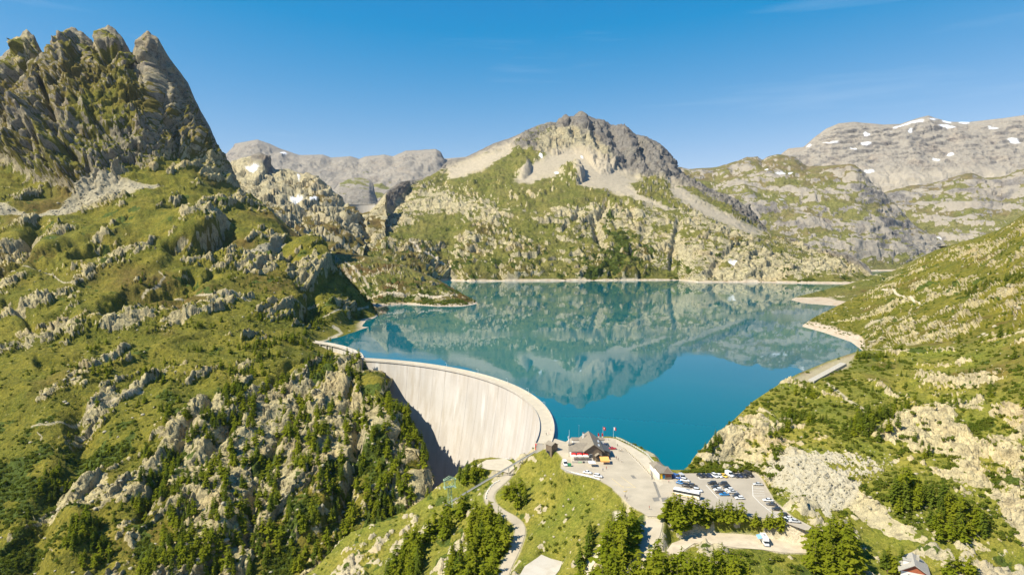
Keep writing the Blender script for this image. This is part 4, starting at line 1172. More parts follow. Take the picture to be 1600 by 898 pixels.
# cutting for the funicular track
TA, TB = Vector((18.0, 372.5, -1.9)), Vector((-40.0, 372.0, -36.8))
tu = np.clip((TA.x - KX) / (TA.x - TB.x), -0.05, 1.0)
tz_ = TA.z + (TB.z - TA.z) * tu - 0.55
td_ = np.abs(KY - 372.2)
KZ = np.where((KX < TA.x + 2) & (KX > TB.x), np.minimum(KZ, tz_ + np.where(KY < 372, np.maximum(0, td_ - 2.0) * 0.15, np.maximum(0, td_ - 2.0) * 1.3) + np.where(td_ > 14, 50, 0)), KZ)
nzk = grid_normals(KX, KY, KZ)[2]
gk = 1 - sstep(0.30, 0.62, outk * 0.7 + (0.80 - nzk) * 0.8 + kn2 * 0.5 - 0.1 * meadow)
pathk = np.maximum.reduce([sstep(-1.2, 0.6, sd_grav + kn2 * 3.0), sstep(1.0, -0.2, rd_min + kn2 * 0.6) * 0.8, sstep(-0.6, 0.4, sd_plat + kn2) * 0.9])
spots = sstep(0.30, 0.42, fbm(KX, KY, KZ, 16, 4, 0.6, False, 331.0)) * meadow
shk = sstep(0.10, 0.28, fbm(KX, KY, KZ, 14, 5, 0.6, False, 315.0) - 0.10 + 0.10 * sstep(850, 700, kpx)) * (1 - pathk) * (1 - 0.6 * meadow)
me = mesh_np('knoll', np.stack([KX, KY, KZ], -1).reshape(-1, 3), grid_quads(*KX.shape, flip=True), [mat_near])
rv = lambda a: np.asarray(a, np.float32).ravel()
add_attr(me, 'm1', rv(gk * (1 - spots * 0.8)), rv(0.35 + 0 * gk), rv(shk))
add_attr(me, 'm2', rv(0 * gk), rv(sstep(0.15, 0.5, kn + 0.5 * kn2) * 0.5), rv(0.15 + 0.3 * kn))
add_attr(me, 'm3', rv(sstep(2.2, 0.8, KZ) * beyond * sstep(0.5, 3, de - bank_w)), rv(pathk), rv(0 * gk))
ko = link('knoll', me)
tag(ko, kind='structure')


def knoll_z(x, y):
    i = int(round((x - kx0) / kst)); j = int(round((y - ky0) / kst))
    i = min(max(i, 0), len(gx) - 1); j = min(max(j, 0), len(gy) - 1)
    return float(KZ[j, i])


# ------------------------------------------------------------------ lake
wm, t = new_mat('lake_water')
geo_ = nd(t, 'ShaderNodeNewGeometry')
mpn = nd(t, 'ShaderNodeMapping')
mpn.inputs['Scale'].default_value = (1.0, 0.45, 1.0)
t.links.new(geo_.outputs['Position'], mpn.inputs['Vector'])
n1 = noise_n(t, mpn.outputs[0], 0.09, 3, 0.55)
n2_ = noise_n(t, mpn.outputs[0], 0.0042, 3, 0.5, 0.4)
mp2 = nd(t, 'ShaderNodeMapping')
mp2.inputs['Scale'].default_value = (0.35, 1.6, 1.0)
t.links.new(geo_.outputs['Position'], mp2.inputs['Vector'])
n3_ = noise_n(t, mp2.outputs[0], 0.0035, 4, 0.5, 0.2)
bsd = nd(t, 'ShaderNodeBsdfPrincipled', IOR=1.33)
bsd.inputs['Specular IOR Level'].default_value = 0.42
wc_ = mixc(t, ramp(t, n2_, 0.35, 0.65), (0.0, 0.098, 0.130), (0.0, 0.118, 0.140))
t.links.new(wc_, bsd.inputs['Base Color'])
t.links.new(ramp(t, n3_, 0.50, 0.62, 0.012, 0.075), bsd.inputs['Roughness'])
bn_ = nd(t, 'ShaderNodeBump', Strength=0.10, Distance=0.25)
t.links.new(n1, bn_.inputs['Height'])
t.links.new(bn_.outputs[0], bsd.inputs['Normal'])
om_ = nd(t, 'ShaderNodeOutputMaterial')
t.links.new(bsd.outputs[0], om_.inputs[0])
# ------------------------------------------------------------------ small mesh builder
class MB:
    def __init__(self):
        self.v = []; self.f = []; self.m = []

    def add(self, vs, fs, mi=0):
        o = len(self.v)
        self.v += [tuple(p) for p in vs]
        self.f += [tuple(i + o for i in q) for q in fs]
        self.m += [mi] * len(fs)
        return self

    def box(self, c, s, rz=0.0, mi=0, taper=1.0):
        cx, cy, cz = c; a, b, h = s[0] / 2, s[1] / 2, s[2] / 2
        vs = []
        for z, k in ((-h, 1.0), (h, taper)):
            for x, y in ((-a, -b), (a, -b), (a, b), (-a, b)):
                X, Y = x * k, y * k
                vs.append((cx + X * math.cos(rz) - Y * math.sin(rz), cy + X * math.sin(rz) + Y * math.cos(rz), cz + z))
        return self.add(vs, [(3, 2, 1, 0), (4, 5, 6, 7), (0, 1, 5, 4), (1, 2, 6, 5), (2, 3, 7, 6), (3, 0, 4, 7)], mi)

    def prism(self, pts, z0, z1, mi=0):
        n = len(pts)
        vs = [(p[0], p[1], z0) for p in pts] + [(p[0], p[1], z1) for p in pts]
        fs = [tuple(range(n - 1, -1, -1)), tuple(range(n, 2 * n))] + [(i, (i + 1) % n, n + (i + 1) % n, n + i) for i in range(n)]
        return self.add(vs, fs, mi)

    def cyl(self, p0, p1, r0, r1=None, n=8, mi=0, cap=True):
        r1 = r0 if r1 is None else r1
        p0, p1 = Vector(p0), Vector(p1)
        d = (p1 - p0)
        q = d.to_track_quat('Z', 'Y') if d.length > 1e-9 else None
        vs = []
        for p, r in ((p0, r0), (p1, r1)):
            for i in range(n):
                a = 2 * math.pi * i / n
                vs.append(p + q @ Vector((r * math.cos(a), r * math.sin(a), 0)))
        fs = [(i, (i + 1) % n, n + (i + 1) % n, n + i) for i in range(n)]
        if cap:
            fs += [tuple(range(n - 1, -1, -1)), tuple(range(n, 2 * n))]
        return self.add(vs, fs, mi)

    def gable(self, x0, x1, y0, y1, ze, zr, over=0.4, th=0.25, axis='x', mi=0, hip=0.0):
        """thick two-slope roof; ridge along axis"""
        if axis == 'x':
            ym = (y0 + y1) / 2
            lo, hi = x0 - over, x1 + over
            a = [(lo, y0 - over, ze), (hi, y0 - over, ze), (hi - hip, ym, zr), (lo + hip, ym, zr), (lo, y1 + over, ze), (hi, y1 + over, ze)]
        else:
            xm = (x0 + x1) / 2
            lo, hi = y0 - over, y1 + over
            a = [(x1 + over, lo, ze), (x1 + over, hi, ze), (xm, hi - hip, zr), (xm, lo + hip, zr), (x0 - over, lo, ze), (x0 - over, hi, ze)]
        b = [(p[0], p[1], p[2] - th) for p in a]
        fs = [(0, 1, 2, 3), (3, 2, 5, 4), (6, 9, 8, 7), (9, 10, 11, 8), (0, 6, 7, 1), (4, 5, 11, 10), (1, 7, 8, 2), (2, 8, 11, 5), (0, 3, 9, 6), (3, 4, 10, 9)]
        if hip:
            fs += [(1, 5, 2), (0, 3, 4)]
        return self.add(a + b, fs, mi)

    def mesh(self, name, mats, smooth=False):
        me = bpy.data.meshes.new(name)
        me.from_pydata(self.v, [], self.f)
        for m in (mats if isinstance(mats, (list, tuple)) else [mats]):
            me.materials.append(m)
        me.polygons.foreach_set('material_index', self.m)
        if smooth:
            me.polygons.foreach_set('use_smooth', [True] * len(self.f))
        me.update()
        return me

    def build(self, name, mats, parent=None, loc=None, smooth=False):
        return link(name, self.mesh(name, mats, smooth), parent, loc)


def empty(name, loc=(0, 0, 0), rz=0.0):
    o = bpy.data.objects.new(name, None)
    o.empty_display_size = 0.5
    o.location = loc
    o.rotation_euler = (0, 0, rz)
    COL.objects.link(o)
    return o


def copy_tree(o, parent=None):
    c = o.copy()
    COL.objects.link(c)
    c.parent = parent
    for ch in list(o.children):
        copy_tree(ch, c)
    return c


def sheet(name, pts, z, mat, kind='structure', parent=None):
    bm = bmesh.new()
    bm.faces.new([bm.verts.new((p[0], p[1], z)) for p in pts])
    bmesh.ops.triangulate(bm, faces=bm.faces[:])
    for f in bm.faces:
        if f.normal.z < 0:
            f.normal_flip()
    me = bpy.data.meshes.new(name)
    bm.to_mesh(me); bm.free()
    me.materials.append(mat)
    o = link(name, me, parent)
    if kind:
        tag(o, kind=kind)
    return o


def ribbon(name, pts, hw, mat, lift=0.0, kind='structure', parent=None):
    P = np.asarray(pts, float)
    T = np.gradient(P[:, :2], axis=0)
    T /= np.linalg.norm(T, axis=1, keepdims=True) + 1e-9
    Nn = np.stack([-T[:, 1], T[:, 0]], -1)
    vs = np.zeros((len(P), 4, 3))
    for k, s in enumerate((-1.0, -0.33, 0.33, 1.0)):
        vs[:, k, :2] = P[:, :2] + Nn * hw * s
        vs[:, k, 2] = P[:, 2] + lift
    me = mesh_np(name, vs.reshape(-1, 3), grid_quads(len(P), 4), [mat])
    if len(me.polygons) and me.polygons[0].normal.z < 0:
        me.flip_normals()
    o = link(name, me, parent)
    if kind:
        tag(o, kind=kind)
    return o


# ------------------------------------------------------------------ materials for made things
def concrete_mat(name, base, streak, lift=True):
    m, t = new_mat(name)
    g_ = nd(t, 'ShaderNodeNewGeometry')
    mp_ = nd(t, 'ShaderNodeMapping')
    mp_.inputs['Scale'].default_value = (1, 1, 0.10)
    t.links.new(g_.outputs['Position'], mp_.inputs['Vector'])
    ns = noise_n(t, mp_.outputs[0], 0.16, 6, 0.62)
    nl = noise_n(t, g_.outputs['Position'], 0.03, 4, 0.5)
    nf = noise_n(t, g_.outputs['Position'], 0.8, 4, 0.6)
    c = mixc(t, ramp(t, ns, 0.44, 0.68, 0, 0.85), base, streak)
    c = mixc(t, ramp(t, nl, 0.42, 0.62, 0, 0.5), c, [v * 0.76 for v in base])
    c = mixc(t, ramp(t, nf, 0.55, 0.8, 0, 0.2), c, [min(1, v * 1.2) for v in base])
    if lift:
        sp = nd(t, 'ShaderNodeSeparateXYZ')
        t.links.new(g_.outputs['Position'], sp.inputs[0])
        mm = nd(t, 'ShaderNodeMath', operation='FRACT')
        dv = nd(t, 'ShaderNodeMath', operation='DIVIDE'); dv.inputs[1].default_value = 3.0
        t.links.new(sp.outputs[2], dv.inputs[0]); t.links.new(dv.outputs[0], mm.inputs[0])
        c = mixc(t, ramp(t, mm.outputs[0], 0.0, 0.10, 0.16, 0.0), c, [v * 0.55 for v in base])
        # efflorescence
        nw = noise_n(t, mp_.outputs[0], 0.10, 3, 0.5)
        c = mixc(t, ramp(t, nw, 0.66, 0.74, 0, 0.3), c, (0.74, 0.73, 0.70))
    b = nd(t, 'ShaderNodeBsdfPrincipled', Roughness=0.9)
    b.inputs['Specular IOR Level'].default_value = 0.2
    t.links.new(c, b.inputs['Base Color'])
    o = nd(t, 'ShaderNodeOutputMaterial')
    t.links.new(b.outputs[0], o.inputs[0])
    return m


M = {}
M['dam'] = concrete_mat('dam_concrete', (0.515, 0.475, 0.425), (0.40, 0.345, 0.275))
M['conc'] = concrete_mat('pale_concrete', (0.52, 0.475, 0.40), (0.42, 0.365, 0.285), False)
M['asph'] = simple_mat('worn_asphalt', (0.42, 0.36, 0.265), 0.9, 0.14, 0.12)
M['asph2'] = simple_mat('car_park_asphalt', (0.37, 0.32, 0.245), 0.9, 0.10, 0.10)
M['patch'] = simple_mat('tar_patch', (0.20, 0.185, 0.155), 0.9, 0.12, 0.4)
M['paving'] = simple_mat('pale_gravel_walk', (0.49, 0.425, 0.315), 0.9, 0.10, 0.3)
M['gravel'] = simple_mat('gravel', (0.50, 0.42, 0.30), 0.95, 0.18, 0.25, bump=0.4)
M['line'] = simple_mat('road_paint_white', (0.72, 0.70, 0.64), 0.7, 0.10, 1.5)
M['yline'] = simple_mat('road_paint_yellow', (0.66, 0.50, 0.20), 0.7, 0.15, 1.5)
M['roof'] = simple_mat('brown_grey_roof', (0.235, 0.200, 0.150), 0.8, 0.16, 0.7)
M['roof_dark'] = simple_mat('slate_grey_roof', (0.085, 0.088, 0.088), 0.6, 0.2, 0.8)
M['wood'] = simple_mat('weathered_wood', (0.165, 0.125, 0.085), 0.8, 0.25, 1.6)
M['wood_red'] = simple_mat('reddish_boards', (0.36, 0.105, 0.045), 0.7, 0.2, 1.6)
M['plaster'] = simple_mat('white_plaster', (0.74, 0.70, 0.63), 0.85, 0.06, 0.6)
M['slate'] = simple_mat('pale_slate_roof', (0.36, 0.335, 0.285), 0.8, 0.22, 2.6)
M['glass'] = simple_mat('window_glass', (0.025, 0.030, 0.035), 0.08, 0.1, 1.0, spec=0.6)
M['steel'] = simple_mat('galvanised_steel', (0.42, 0.44, 0.44), 0.4, 0.1, 2.0, metal=0.7)
M['track'] = simple_mat('track_steel', (0.27, 0.27, 0.26), 0.7, 0.12, 1.0)
M['white_metal'] = simple_mat('white_painted_metal', (0.78, 0.78, 0.76), 0.5, 0.05, 2.0)
M['green_metal'] = simple_mat('pale_green_painted_steel', (0.40, 0.56, 0.34), 0.55, 0.10, 1.0)
M['red'] = simple_mat('red_paint', (0.62, 0.022, 0.016), 0.35, 0.08, 2.0)
M['cream'] = simple_mat('cream_canvas', (0.82, 0.76, 0.60), 0.85, 0.05, 2.0)
M['orange'] = simple_mat('orange_canvas', (0.80, 0.40, 0.11), 0.85, 0.08, 2.0)
M['yellow'] = simple_mat('yellow_panel', (0.80, 0.52, 0.03), 0.6, 0.06, 2.0)
M['blue'] = simple_mat('blue_panel', (0.03, 0.28, 0.55), 0.6, 0.06, 2.0)
M['stone'] = simple_mat('grey_stone', (0.42, 0.385, 0.31), 0.9, 0.2, 1.2)
M['dark'] = simple_mat('dark_rubber', (0.022, 0.022, 0.022), 0.8, 0.15, 3.0)
M['green_bin'] = simple_mat('green_plastic', (0.03, 0.26, 0.10), 0.5, 0.08, 2.0)
M['bark'] = simple_mat('bark', (0.13, 0.095, 0.06), 0.9, 0.3, 3.0)
M['skin'] = simple_mat('skin', (0.50, 0.31, 0.22), 0.6, 0.06, 8.0)
M['hair'] = simple_mat('hair', (0.05, 0.032, 0.02), 0.7, 0.2, 20.0)
M['boulder'] = simple_mat('boulder_rock', (0.34, 0.30, 0.20), 0.92, 0.3, 0.8, bump=0.5)


def paint_mat(name, rough, metal=0.0, coat=0.0):
    """paint whose colour is the object's own colour"""
    m, t = new_mat(name)
    oi = nd(t, 'ShaderNodeObjectInfo')
    tc = nd(t, 'ShaderNodeTexCoord')
    n = noise_n(t, tc.outputs['Object'], 2.0, 4, 0.6)
    c = mixc(t, ramp(t, n, 0.35, 0.7, 0.0, 0.14), oi.outputs['Color'], (0.30, 0.27, 0.22))
    b = nd(t, 'ShaderNodeBsdfPrincipled', Roughness=rough, Metallic=metal)
    b.inputs['Coat Weight'].default_value = coat
    t.links.new(c, b.inputs['Base Color'])
    o = nd(t, 'ShaderNodeOutputMaterial')
    t.links.new(b.outputs[0], o.inputs[0])
    return m


M['paint'] = paint_mat('vehicle_paint', 0.35, 0.0, 0.6)
M['cloth'] = paint_mat('clothing', 0.9)

# ------------------------------------------------------------------ arch dam
DC, RUP, RDN = (-216.9, 412.7), 244.0, 235.4
A0, A1 = math.radians(76.5), math.radians(-10.5)
NB = 22


def face_r(dep):
    return RDN - 0.10 * dep - 0.00085 * dep * dep


dam = empty('arch_dam', (DC[0] + RDN * math.cos(0.55), DC[1] + RDN * math.sin(0.55), 0))
DL = dam.location
GAP = 0.07 / RDN
for i in range(NB):
    a = A0 + (A1 - A0) * i / NB; b = A0 + (A1 - A0) * (i + 1) / NB
    a, b = a - GAP, b + GAP
    dep = [0, 2, 8, 20, 40, 70, 105, 140, 175]
    jr = random.uniform(-0.05, 0.05)
    vs = []
    for k in range(5):
        an = a + (b - a) * k / 4
        for d_ in dep:
            r_ = face_r(d_) + jr
            vs.append((DC[0] + r_ * math.cos(an), DC[1] + r_ * math.sin(an), 1.2 - d_))
        vs.append((DC[0] + RUP * math.cos(an), DC[1] + RUP * math.sin(an), 1.2 - 175))
        vs.append((DC[0] + RUP * math.cos(an), DC[1] + RUP * math.sin(an), 1.2))
    n = len(dep) + 2
    fs = [(k * n + j, (k + 1) * n + j, (k + 1) * n + (j + 1) % n, k * n + (j + 1) % n) for k in range(4) for j in range(n)]
    fs += [tuple(range(n)), tuple(range(5 * n - 1, 4 * n - 1, -1))]
    MB().add([(x - DL.x, y - DL.y, z - DL.z) for x, y, z in vs], fs).build('block', M['dam'], dam)
# recessed core behind the joints
vs = []; fs = []
for k in range(61):
    an = A0 + (A1 - A0) * k / 60
    for d_ in dep:
        r_ = face_r(d_) + 0.35
        vs.append((DC[0] + r_ * math.cos(an) - DL.x, DC[1] + r_ * math.sin(an) - DL.y, 1.15 - d_))
nq = len(dep)
fs = [(k * nq + j, (k + 1) * nq + j, (k + 1) * nq + j + 1, k * nq + j + 1) for k in range(60) for j in range(nq - 1)]
MB().add(vs, fs).build('joint_core', M['stone'], dam)


def arc_strip(r0, r1, z0, z1, a0, a1, n=64, off=(0, 0, 0), c=DC):
    vs = []
    for k in range(n + 1):
        an = a0 + (a1 - a0) * k / n
        for r_, z in ((r0, z0), (r1, z0), (r1, z1), (r0, z1)):
            vs.append((c[0] + r_ * math.cos(an) - off[0], c[1] + r_ * math.sin(an) - off[1], z - off[2]))
    fs = [(k * 4 + j, k * 4 + (j + 1) % 4, (k + 1) * 4 + (j + 1) % 4, (k + 1) * 4 + j) for k in range(n) for j in range(4)]
    fs += [(3, 2, 1, 0), tuple(n * 4 + j for j in range(4))]
    return MB().add(vs, fs)


arc_strip(RDN - 0.9, RUP + 0.3, 1.21, 1.62, A0, A1, off=DL).build('crest_slab', M['conc'], dam)
arc_strip(RDN + 0.2, RUP - 0.6, 1.63, 1.68, A0, A1, off=DL).build('crest_road', M['paving'], dam)
arc_strip(RDN - 0.85, RDN - 0.35, 1.63, 2.65, A0, A1, off=DL).build('parapet', M['conc'], dam)
arc_strip(RUP - 0.30, RUP + 0.25, 1.63, 2.75, A0, A1, off=DL).build('parapet', M['conc'], dam)
tag(dam, 'tall pale concrete arch dam curving round the near end of the lake', 'dam')
for i, fr in enumerate((0.30, 0.42, 0.55, 0.66, 0.78, 0.88)):
    an = A0 + (A1 - A0) * fr
    r_ = RUP - 0.9
    lp = empty('lamp_post', (DC[0] + r_ * math.cos(an), DC[1] + r_ * math.sin(an), 1.68), an + math.pi)
    MB().cyl((0, 0, 0), (0, 0, 4.6), 0.10, 0.06, 6).build('post', M['white_metal'], lp)
    MB().cyl((0, 0, 4.5), (1.1, 0, 4.75), 0.05, 0.05, 5).box((1.3, 0, 4.75), (0.7, 0.28, 0.16)).build('lamp_head', M['white_metal'], lp)
    tag(lp, ('thin white lamp post on the dam crest, %s from the far left' % ('first', 'second', 'third', 'fourth', 'fifth', 'sixth')[i]), 'lamp post', 'lamp posts on the dam crest')

# wing dam curving off to the left
WP = [(-240, 765), (-234, 758.8), (-213.8, 744.0), (-193.2, 722.8), (-176, 699), (-162, 674), (-155, 652), (-153.5, 640)]
WPr = resample([(x, y, 0) for x, y in WP], 3.0)
wing = empty('wing_dam', (WP[3][0], WP[3][1], 0))
WL = wing.location


def path_strip(P, o0, o1, z0, z1, off):
    T = np.gradient(P[:, :2], axis=0); T /= np.linalg.norm(T, axis=1, keepdims=True)
    Nn = np.stack([T[:, 1], -T[:, 0]], -1)         # right of travel
    vs = []
    for k in range(len(P)):
        for o_, z in ((o0, z0), (o1, z0), (o1, z1), (o0, z1)):
            vs.append((P[k, 0] + Nn[k, 0] * o_ - off[0], P[k, 1] + Nn[k, 1] * o_ - off[1], z - off[2]))
    n = len(P) - 1
    fs = [(k * 4 + j, k * 4 + (j + 1) % 4, (k + 1) * 4 + (j + 1) % 4, (k + 1) * 4 + j) for k in range(n) for j in range(4)]
    return MB().add(vs, fs + [(3, 2, 1, 0), tuple(n * 4 + j for j in range(4))])


m_ = len(WPr)
for s0 in range(0, m_ - 1, 7):
    seg = WPr[s0:min(m_, s0 + 8)]
    if len(seg) > 2:
        path_strip(seg, -2.6, 2.6, -34, 1.2, WL).build('block', M['dam'], wing)
path_strip(WPr, -2.6, 4.4, 1.22, 1.9, WL).build('crest_road', M['conc'], wing)
path_strip(WPr, 3.9, 4.4, 1.92, 2.8, WL).build('parapet', M['conc'], wing)
path_strip(WPr, -2.6, -2.1, 1.92, 2.8, WL).build('parapet', M['conc'], wing)
Tw = np.gradient(WPr[:, :2], axis=0); Tw /= np.linalg.norm(Tw, axis=1, keepdims=True)
for k in (3, 7, 11, 15):
    p = WPr[k]; nx_, ny_ = Tw[k, 1], -Tw[k, 0]
    MB().box((p[0] + nx_ * 3.4 - WL.x, p[1] + ny_ * 3.4 - WL.y, -14.5), (1.2, 1.6, 31), math.atan2(Tw[k, 1], Tw[k, 0])).build('pier', M['stone'], wing)
tag(wing, 'low curved concrete wing dam on piers at the left end of the arch dam', 'dam')

# small upper dam far up the valley
ud = empty('upper_dam', tuple(PW(563, 323, 2600)))
ul = ud.location
uc = (ul.x, ul.y - 75)
arc_strip(88, 95, ul.z - 70, ul.z + 8.5, math.radians(137), math.radians(43), 24, ul, uc).build('wall', M['dam'], ud)
arc_strip(87, 96, ul.z + 8.6, ul.z + 10.5, math.radians(137), math.radians(43), 24, ul, uc).build('crest', M['conc'], ud)
tag(ud, 'small white arch dam far away in the rocky gorge', 'dam')

# ------------------------------------------------------------------ lake surface
lakep = []
for k in range(41):
    an = A0 + (A1 - A0) * k / 40
    lakep.append((DC[0] + (RUP - 1.5) * math.cos(an), DC[1] + (RUP - 1.5) * math.sin(an)))
lakep += [(36, 371), (52, 363), (64, 352), (78, 330), (100, 322), (118, 326), (152, 364), (228, 434), (300, 486), (420, 570), (900, 1050), (2600, 3000), (2600, 5200), (-2000, 5200), (-900, 1500), (-330, 830), (-250, 772)]
lakep += [(p[0], p[1]) for p in WPr[2:-2:3]]
lake = sheet('lake', lakep, 0.0, wm)

# ------------------------------------------------------------------ roads, platform, car park
sheet('platform', PLATW, ZP, M['asph'])
CARP = [(1046, 741), (1077, 739.6), (1179, 738.8), (1188, 747), (1197, 763), (1210, 784), (1236, 806), (1262, 822), (1255, 826), (1215, 811), (1150, 802), (1090, 799), (1078, 790), (1068, 768), (1056, 756)]
sheet('car_park', [G(a, b, ZP + 0.005) for a, b in CARP], ZP + 0.006, M['asph2'])
WALK = [(963, 686), (972, 691), (985, 697.5), (1000, 706), (1011, 713), (1018, 723), (1029, 736), (1034, 748), (1036, 756), (1030, 760), (1023, 752), (1010, 737), (995, 722), (982, 708), (974, 699), (962, 692)]
sheet('walkway', [G(a, b, ZP) for a, b in WALK], ZP + 0.009, M['paving'])
sheet('gravel_yard', GRAVELW, -4.94, M['gravel'])
sheet('dam_foot_apron', LEDGEW, -17.95, M['paving'])
sheet('concrete_slab', SLABW, -24.9, M['conc'])
ribbon('valley_road', RR[0][0], 2.5, M['asph'], 0.06)
ribbon('drive', RR[1][0], 3.5, M['asph'], 0.07)
ribbon('service_lane', RR[2][0], 1.5, M['paving'], 0.06)
for q in (((1019, 777), (1029, 776), (1031, 782), (1022, 783)), ((1033, 777), (1043, 776.5), (1043, 782), (1035, 783.5)), ((1020, 752), (1024, 752), (1033, 776), (1029, 777)), ((1015, 725), (1018, 725), (1021, 748), (1018, 749)), ((985, 742), (990, 742), (995, 747), (989, 747))):
    sheet('tar_patch', [G(a, b, ZP) for a, b in q], ZP + 0.012, M['patch'])


def line_mark(p, q, wd, mat, name='road_marking'):
    a, b = G(*p, ZP), G(*q, ZP)
    d = (b - a).normalized(); n_ = Vector((-d.y, d.x, 0)) * wd / 2
    sheet(name, [a + n_, b + n_, b - n_, a - n_], ZP + 0.014, mat)


for seg in (((1089, 740), (1093, 748)), ((1093, 748), (1112, 747.6)), ((1103, 757), (1122, 778)), ((1175.5, 757), (1176.5, 774)), ((1176.5, 774), (1187, 785)), ((1187, 785), (1220, 812)), ((1176, 761.5), (1193, 762.5)), ((1176, 765.5), (1194, 767)), ((1176.5, 769.5), (1195, 771)), ((1177, 774), (1196, 774)),
            ((1206, 801), (1219, 800)), ((1200, 795), (1212, 793))):
    line_mark(*seg, 0.22, M['line'])
for seg in (((956, 747), (975, 762)), ((957, 757), (985, 761)), ((970, 744), (993, 761)), ((993, 761), (980, 760))):
    line_mark(*seg, 0.2, M['yline'])
# ------------------------------------------------------------------ restaurant on the platform
def win_row(parent, x0, x1, y, z, n, w_=0.9, h_=1.1, axis='x'):
    for k in range(n):
        c = x0 + (x1 - x0) * (k + 0.5) / n
        p = (c, y, z) if axis == 'x' else (y, c, z)
        s = (w_, 0.06, h_) if axis == 'x' else (0.06, w_, h_)
        fr_ = MB().box(p, (s[0] + 0.2 * (axis == 'x'), s[1] + 0.2 * (axis == 'y'), h_ + 0.2)).build('window', M['white_metal'], parent)
        q = (p[0], p[1] - 0.05, p[2]) if axis == 'x' else (p[0] + 0.05, p[1], p[2])
        MB().box(q, s).build('pane', M['glass'], fr_)


RX, RY = 41.0, 340.0
rest = empty('restaurant', (RX, RY, ZP))
def rl(x, y):
    return x - RX, y - RY
def rbox(x0, x1, y0, y1, z0, z1, mat, name, parent=rest):
    return MB().box(((x0 + x1) / 2 - RX, (y0 + y1) / 2 - RY, (z0 + z1) / 2), (x1 - x0, y1 - y0, z1 - z0)).build(name, mat, parent)
# left wing, ridge across the view
rbox(32.2, 43.0, 341.2, 350.0, 0.0, 4.2, M['plaster'], 'wall')
MB().gable(32.0 - RX, 44.2 - RX, 341.0 - RY, 350.4 - RY, 4.3, 7.3, 0.7, 0.3, 'x').build('roof', M['roof'], rest)
MB().add([(32.25 - RX, 341.3 - RY, 4.2), (32.25 - RX, 349.9 - RY, 4.2), (32.25 - RX, 345.7 - RY, 6.9)], [(0, 2, 1)]).build('gable_end', M['wood'], rest)
win_row(rest, 33 - RX, 39 - RX, 341.15 - RY, 2.4, 4)
# main block, ridge running away from the camera
rbox(39.6, 48.6, 338.6, 362.0, 0.0, 4.6, M['wood'], 'wall')
MB().gable(39.0 - RX, 49.2 - RX, 338.4 - RY, 362.2 - RY, 4.7, 8.9, 0.7, 0.3, 'y').build('roof', M['roof'], rest)
MB().add([(39.6 - RX, 338.55 - RY, 4.6), (48.6 - RX, 338.55 - RY, 4.6), (44.1 - RX, 338.55 - RY, 8.4), (39.6 - RX, 338.75 - RY, 4.6), (48.6 - RX, 338.75 - RY, 4.6), (44.1 - RX, 338.75 - RY, 8.4)], [(0, 1, 2), (5, 4, 3), (0, 2, 5, 3), (1, 4, 5, 2)]).build('gable_end', M['wood'], rest)
win_row(rest, 40.2 - RX, 43.4 - RX, 338.5 - RY, 2.4, 2, 1.1, 1.6)
# slate-roofed annex on the right
rbox(48.7, 53.2, 342.5, 352.5, 0.0, 3.2, M['wood'], 'annex_wall')
MB().add([(48.4 - RX, 342.0 - RY, 5.0), (54.0 - RX, 342.0 - RY, 3.2), (54.0 - RX, 353.2 - RY, 3.2), (48.4 - RX, 353.2 - RY, 5.0), (48.4 - RX, 342.0 - RY, 4.7), (54.0 - RX, 342.0 - RY, 2.9), (54.0 - RX, 353.2 - RY, 2.9), (48.4 - RX, 353.2 - RY, 4.7)],
         [(0, 1, 2, 3), (7, 6, 5, 4), (0, 4, 5, 1), (1, 5, 6, 2), (2, 6, 7, 3), (3, 7, 4, 0)]).build('annex_roof', M['roof_dark'], rest)
win_row(rest, 343.5 - RY, 351.5 - RY, 53.22 - RX, 1.7, 3, 1.4, 1.5, 'y')
# flat-roofed back store
rbox(35.0, 53.0, 362.3, 367.0, 0.0, 3.4, M['plaster'], 'store_wall')
rbox(34.6, 53.4, 362.25, 367.4, 3.42, 3.75, M['roof'], 'store_roof')
# porch with its own small gable
rbox(45.0, 48.0, 336.2, 338.5, 0.0, 2.9, M['wood'], 'porch')
MB().gable(44.8 - RX, 48.2 - RX, 335.9 - RY, 339.6 - RY, 3.0, 4.3, 0.3, 0.2, 'y').build('porch_roof', M['roof'], rest)
MB().box((46.5 - RX, 336.17 - RY, 1.1), (1.2, 0.05, 2.1)).build('door', M['glass'], rest)
# terrace deck and its base
rbox(32.0, 43.6, 333.8, 341.0, 0.02, 1.1, M['conc'], 'terrace')
MB().box((36.2 - RX, 333.75 - RY, 0.55), (2.0, 0.06, 0.9)).build('hatch', M['green_metal'], rest)
MB().box((38.2 - RX, 333.75 - RY, 0.55), (0.9, 0.06, 1.0)).build('door', M['glass'], rest)
rail = MB()
for x in np.arange(32.2, 43.6, 1.4):
    rail.cyl((x - RX, 334.0 - RY, 1.1), (x - RX, 334.0 - RY, 2.1), 0.04, n=5)
rail.box((37.9 - RX, 334.0 - RY, 2.1), (11.4, 0.08, 0.08)).build('terrace_railing', M['wood'], rest)
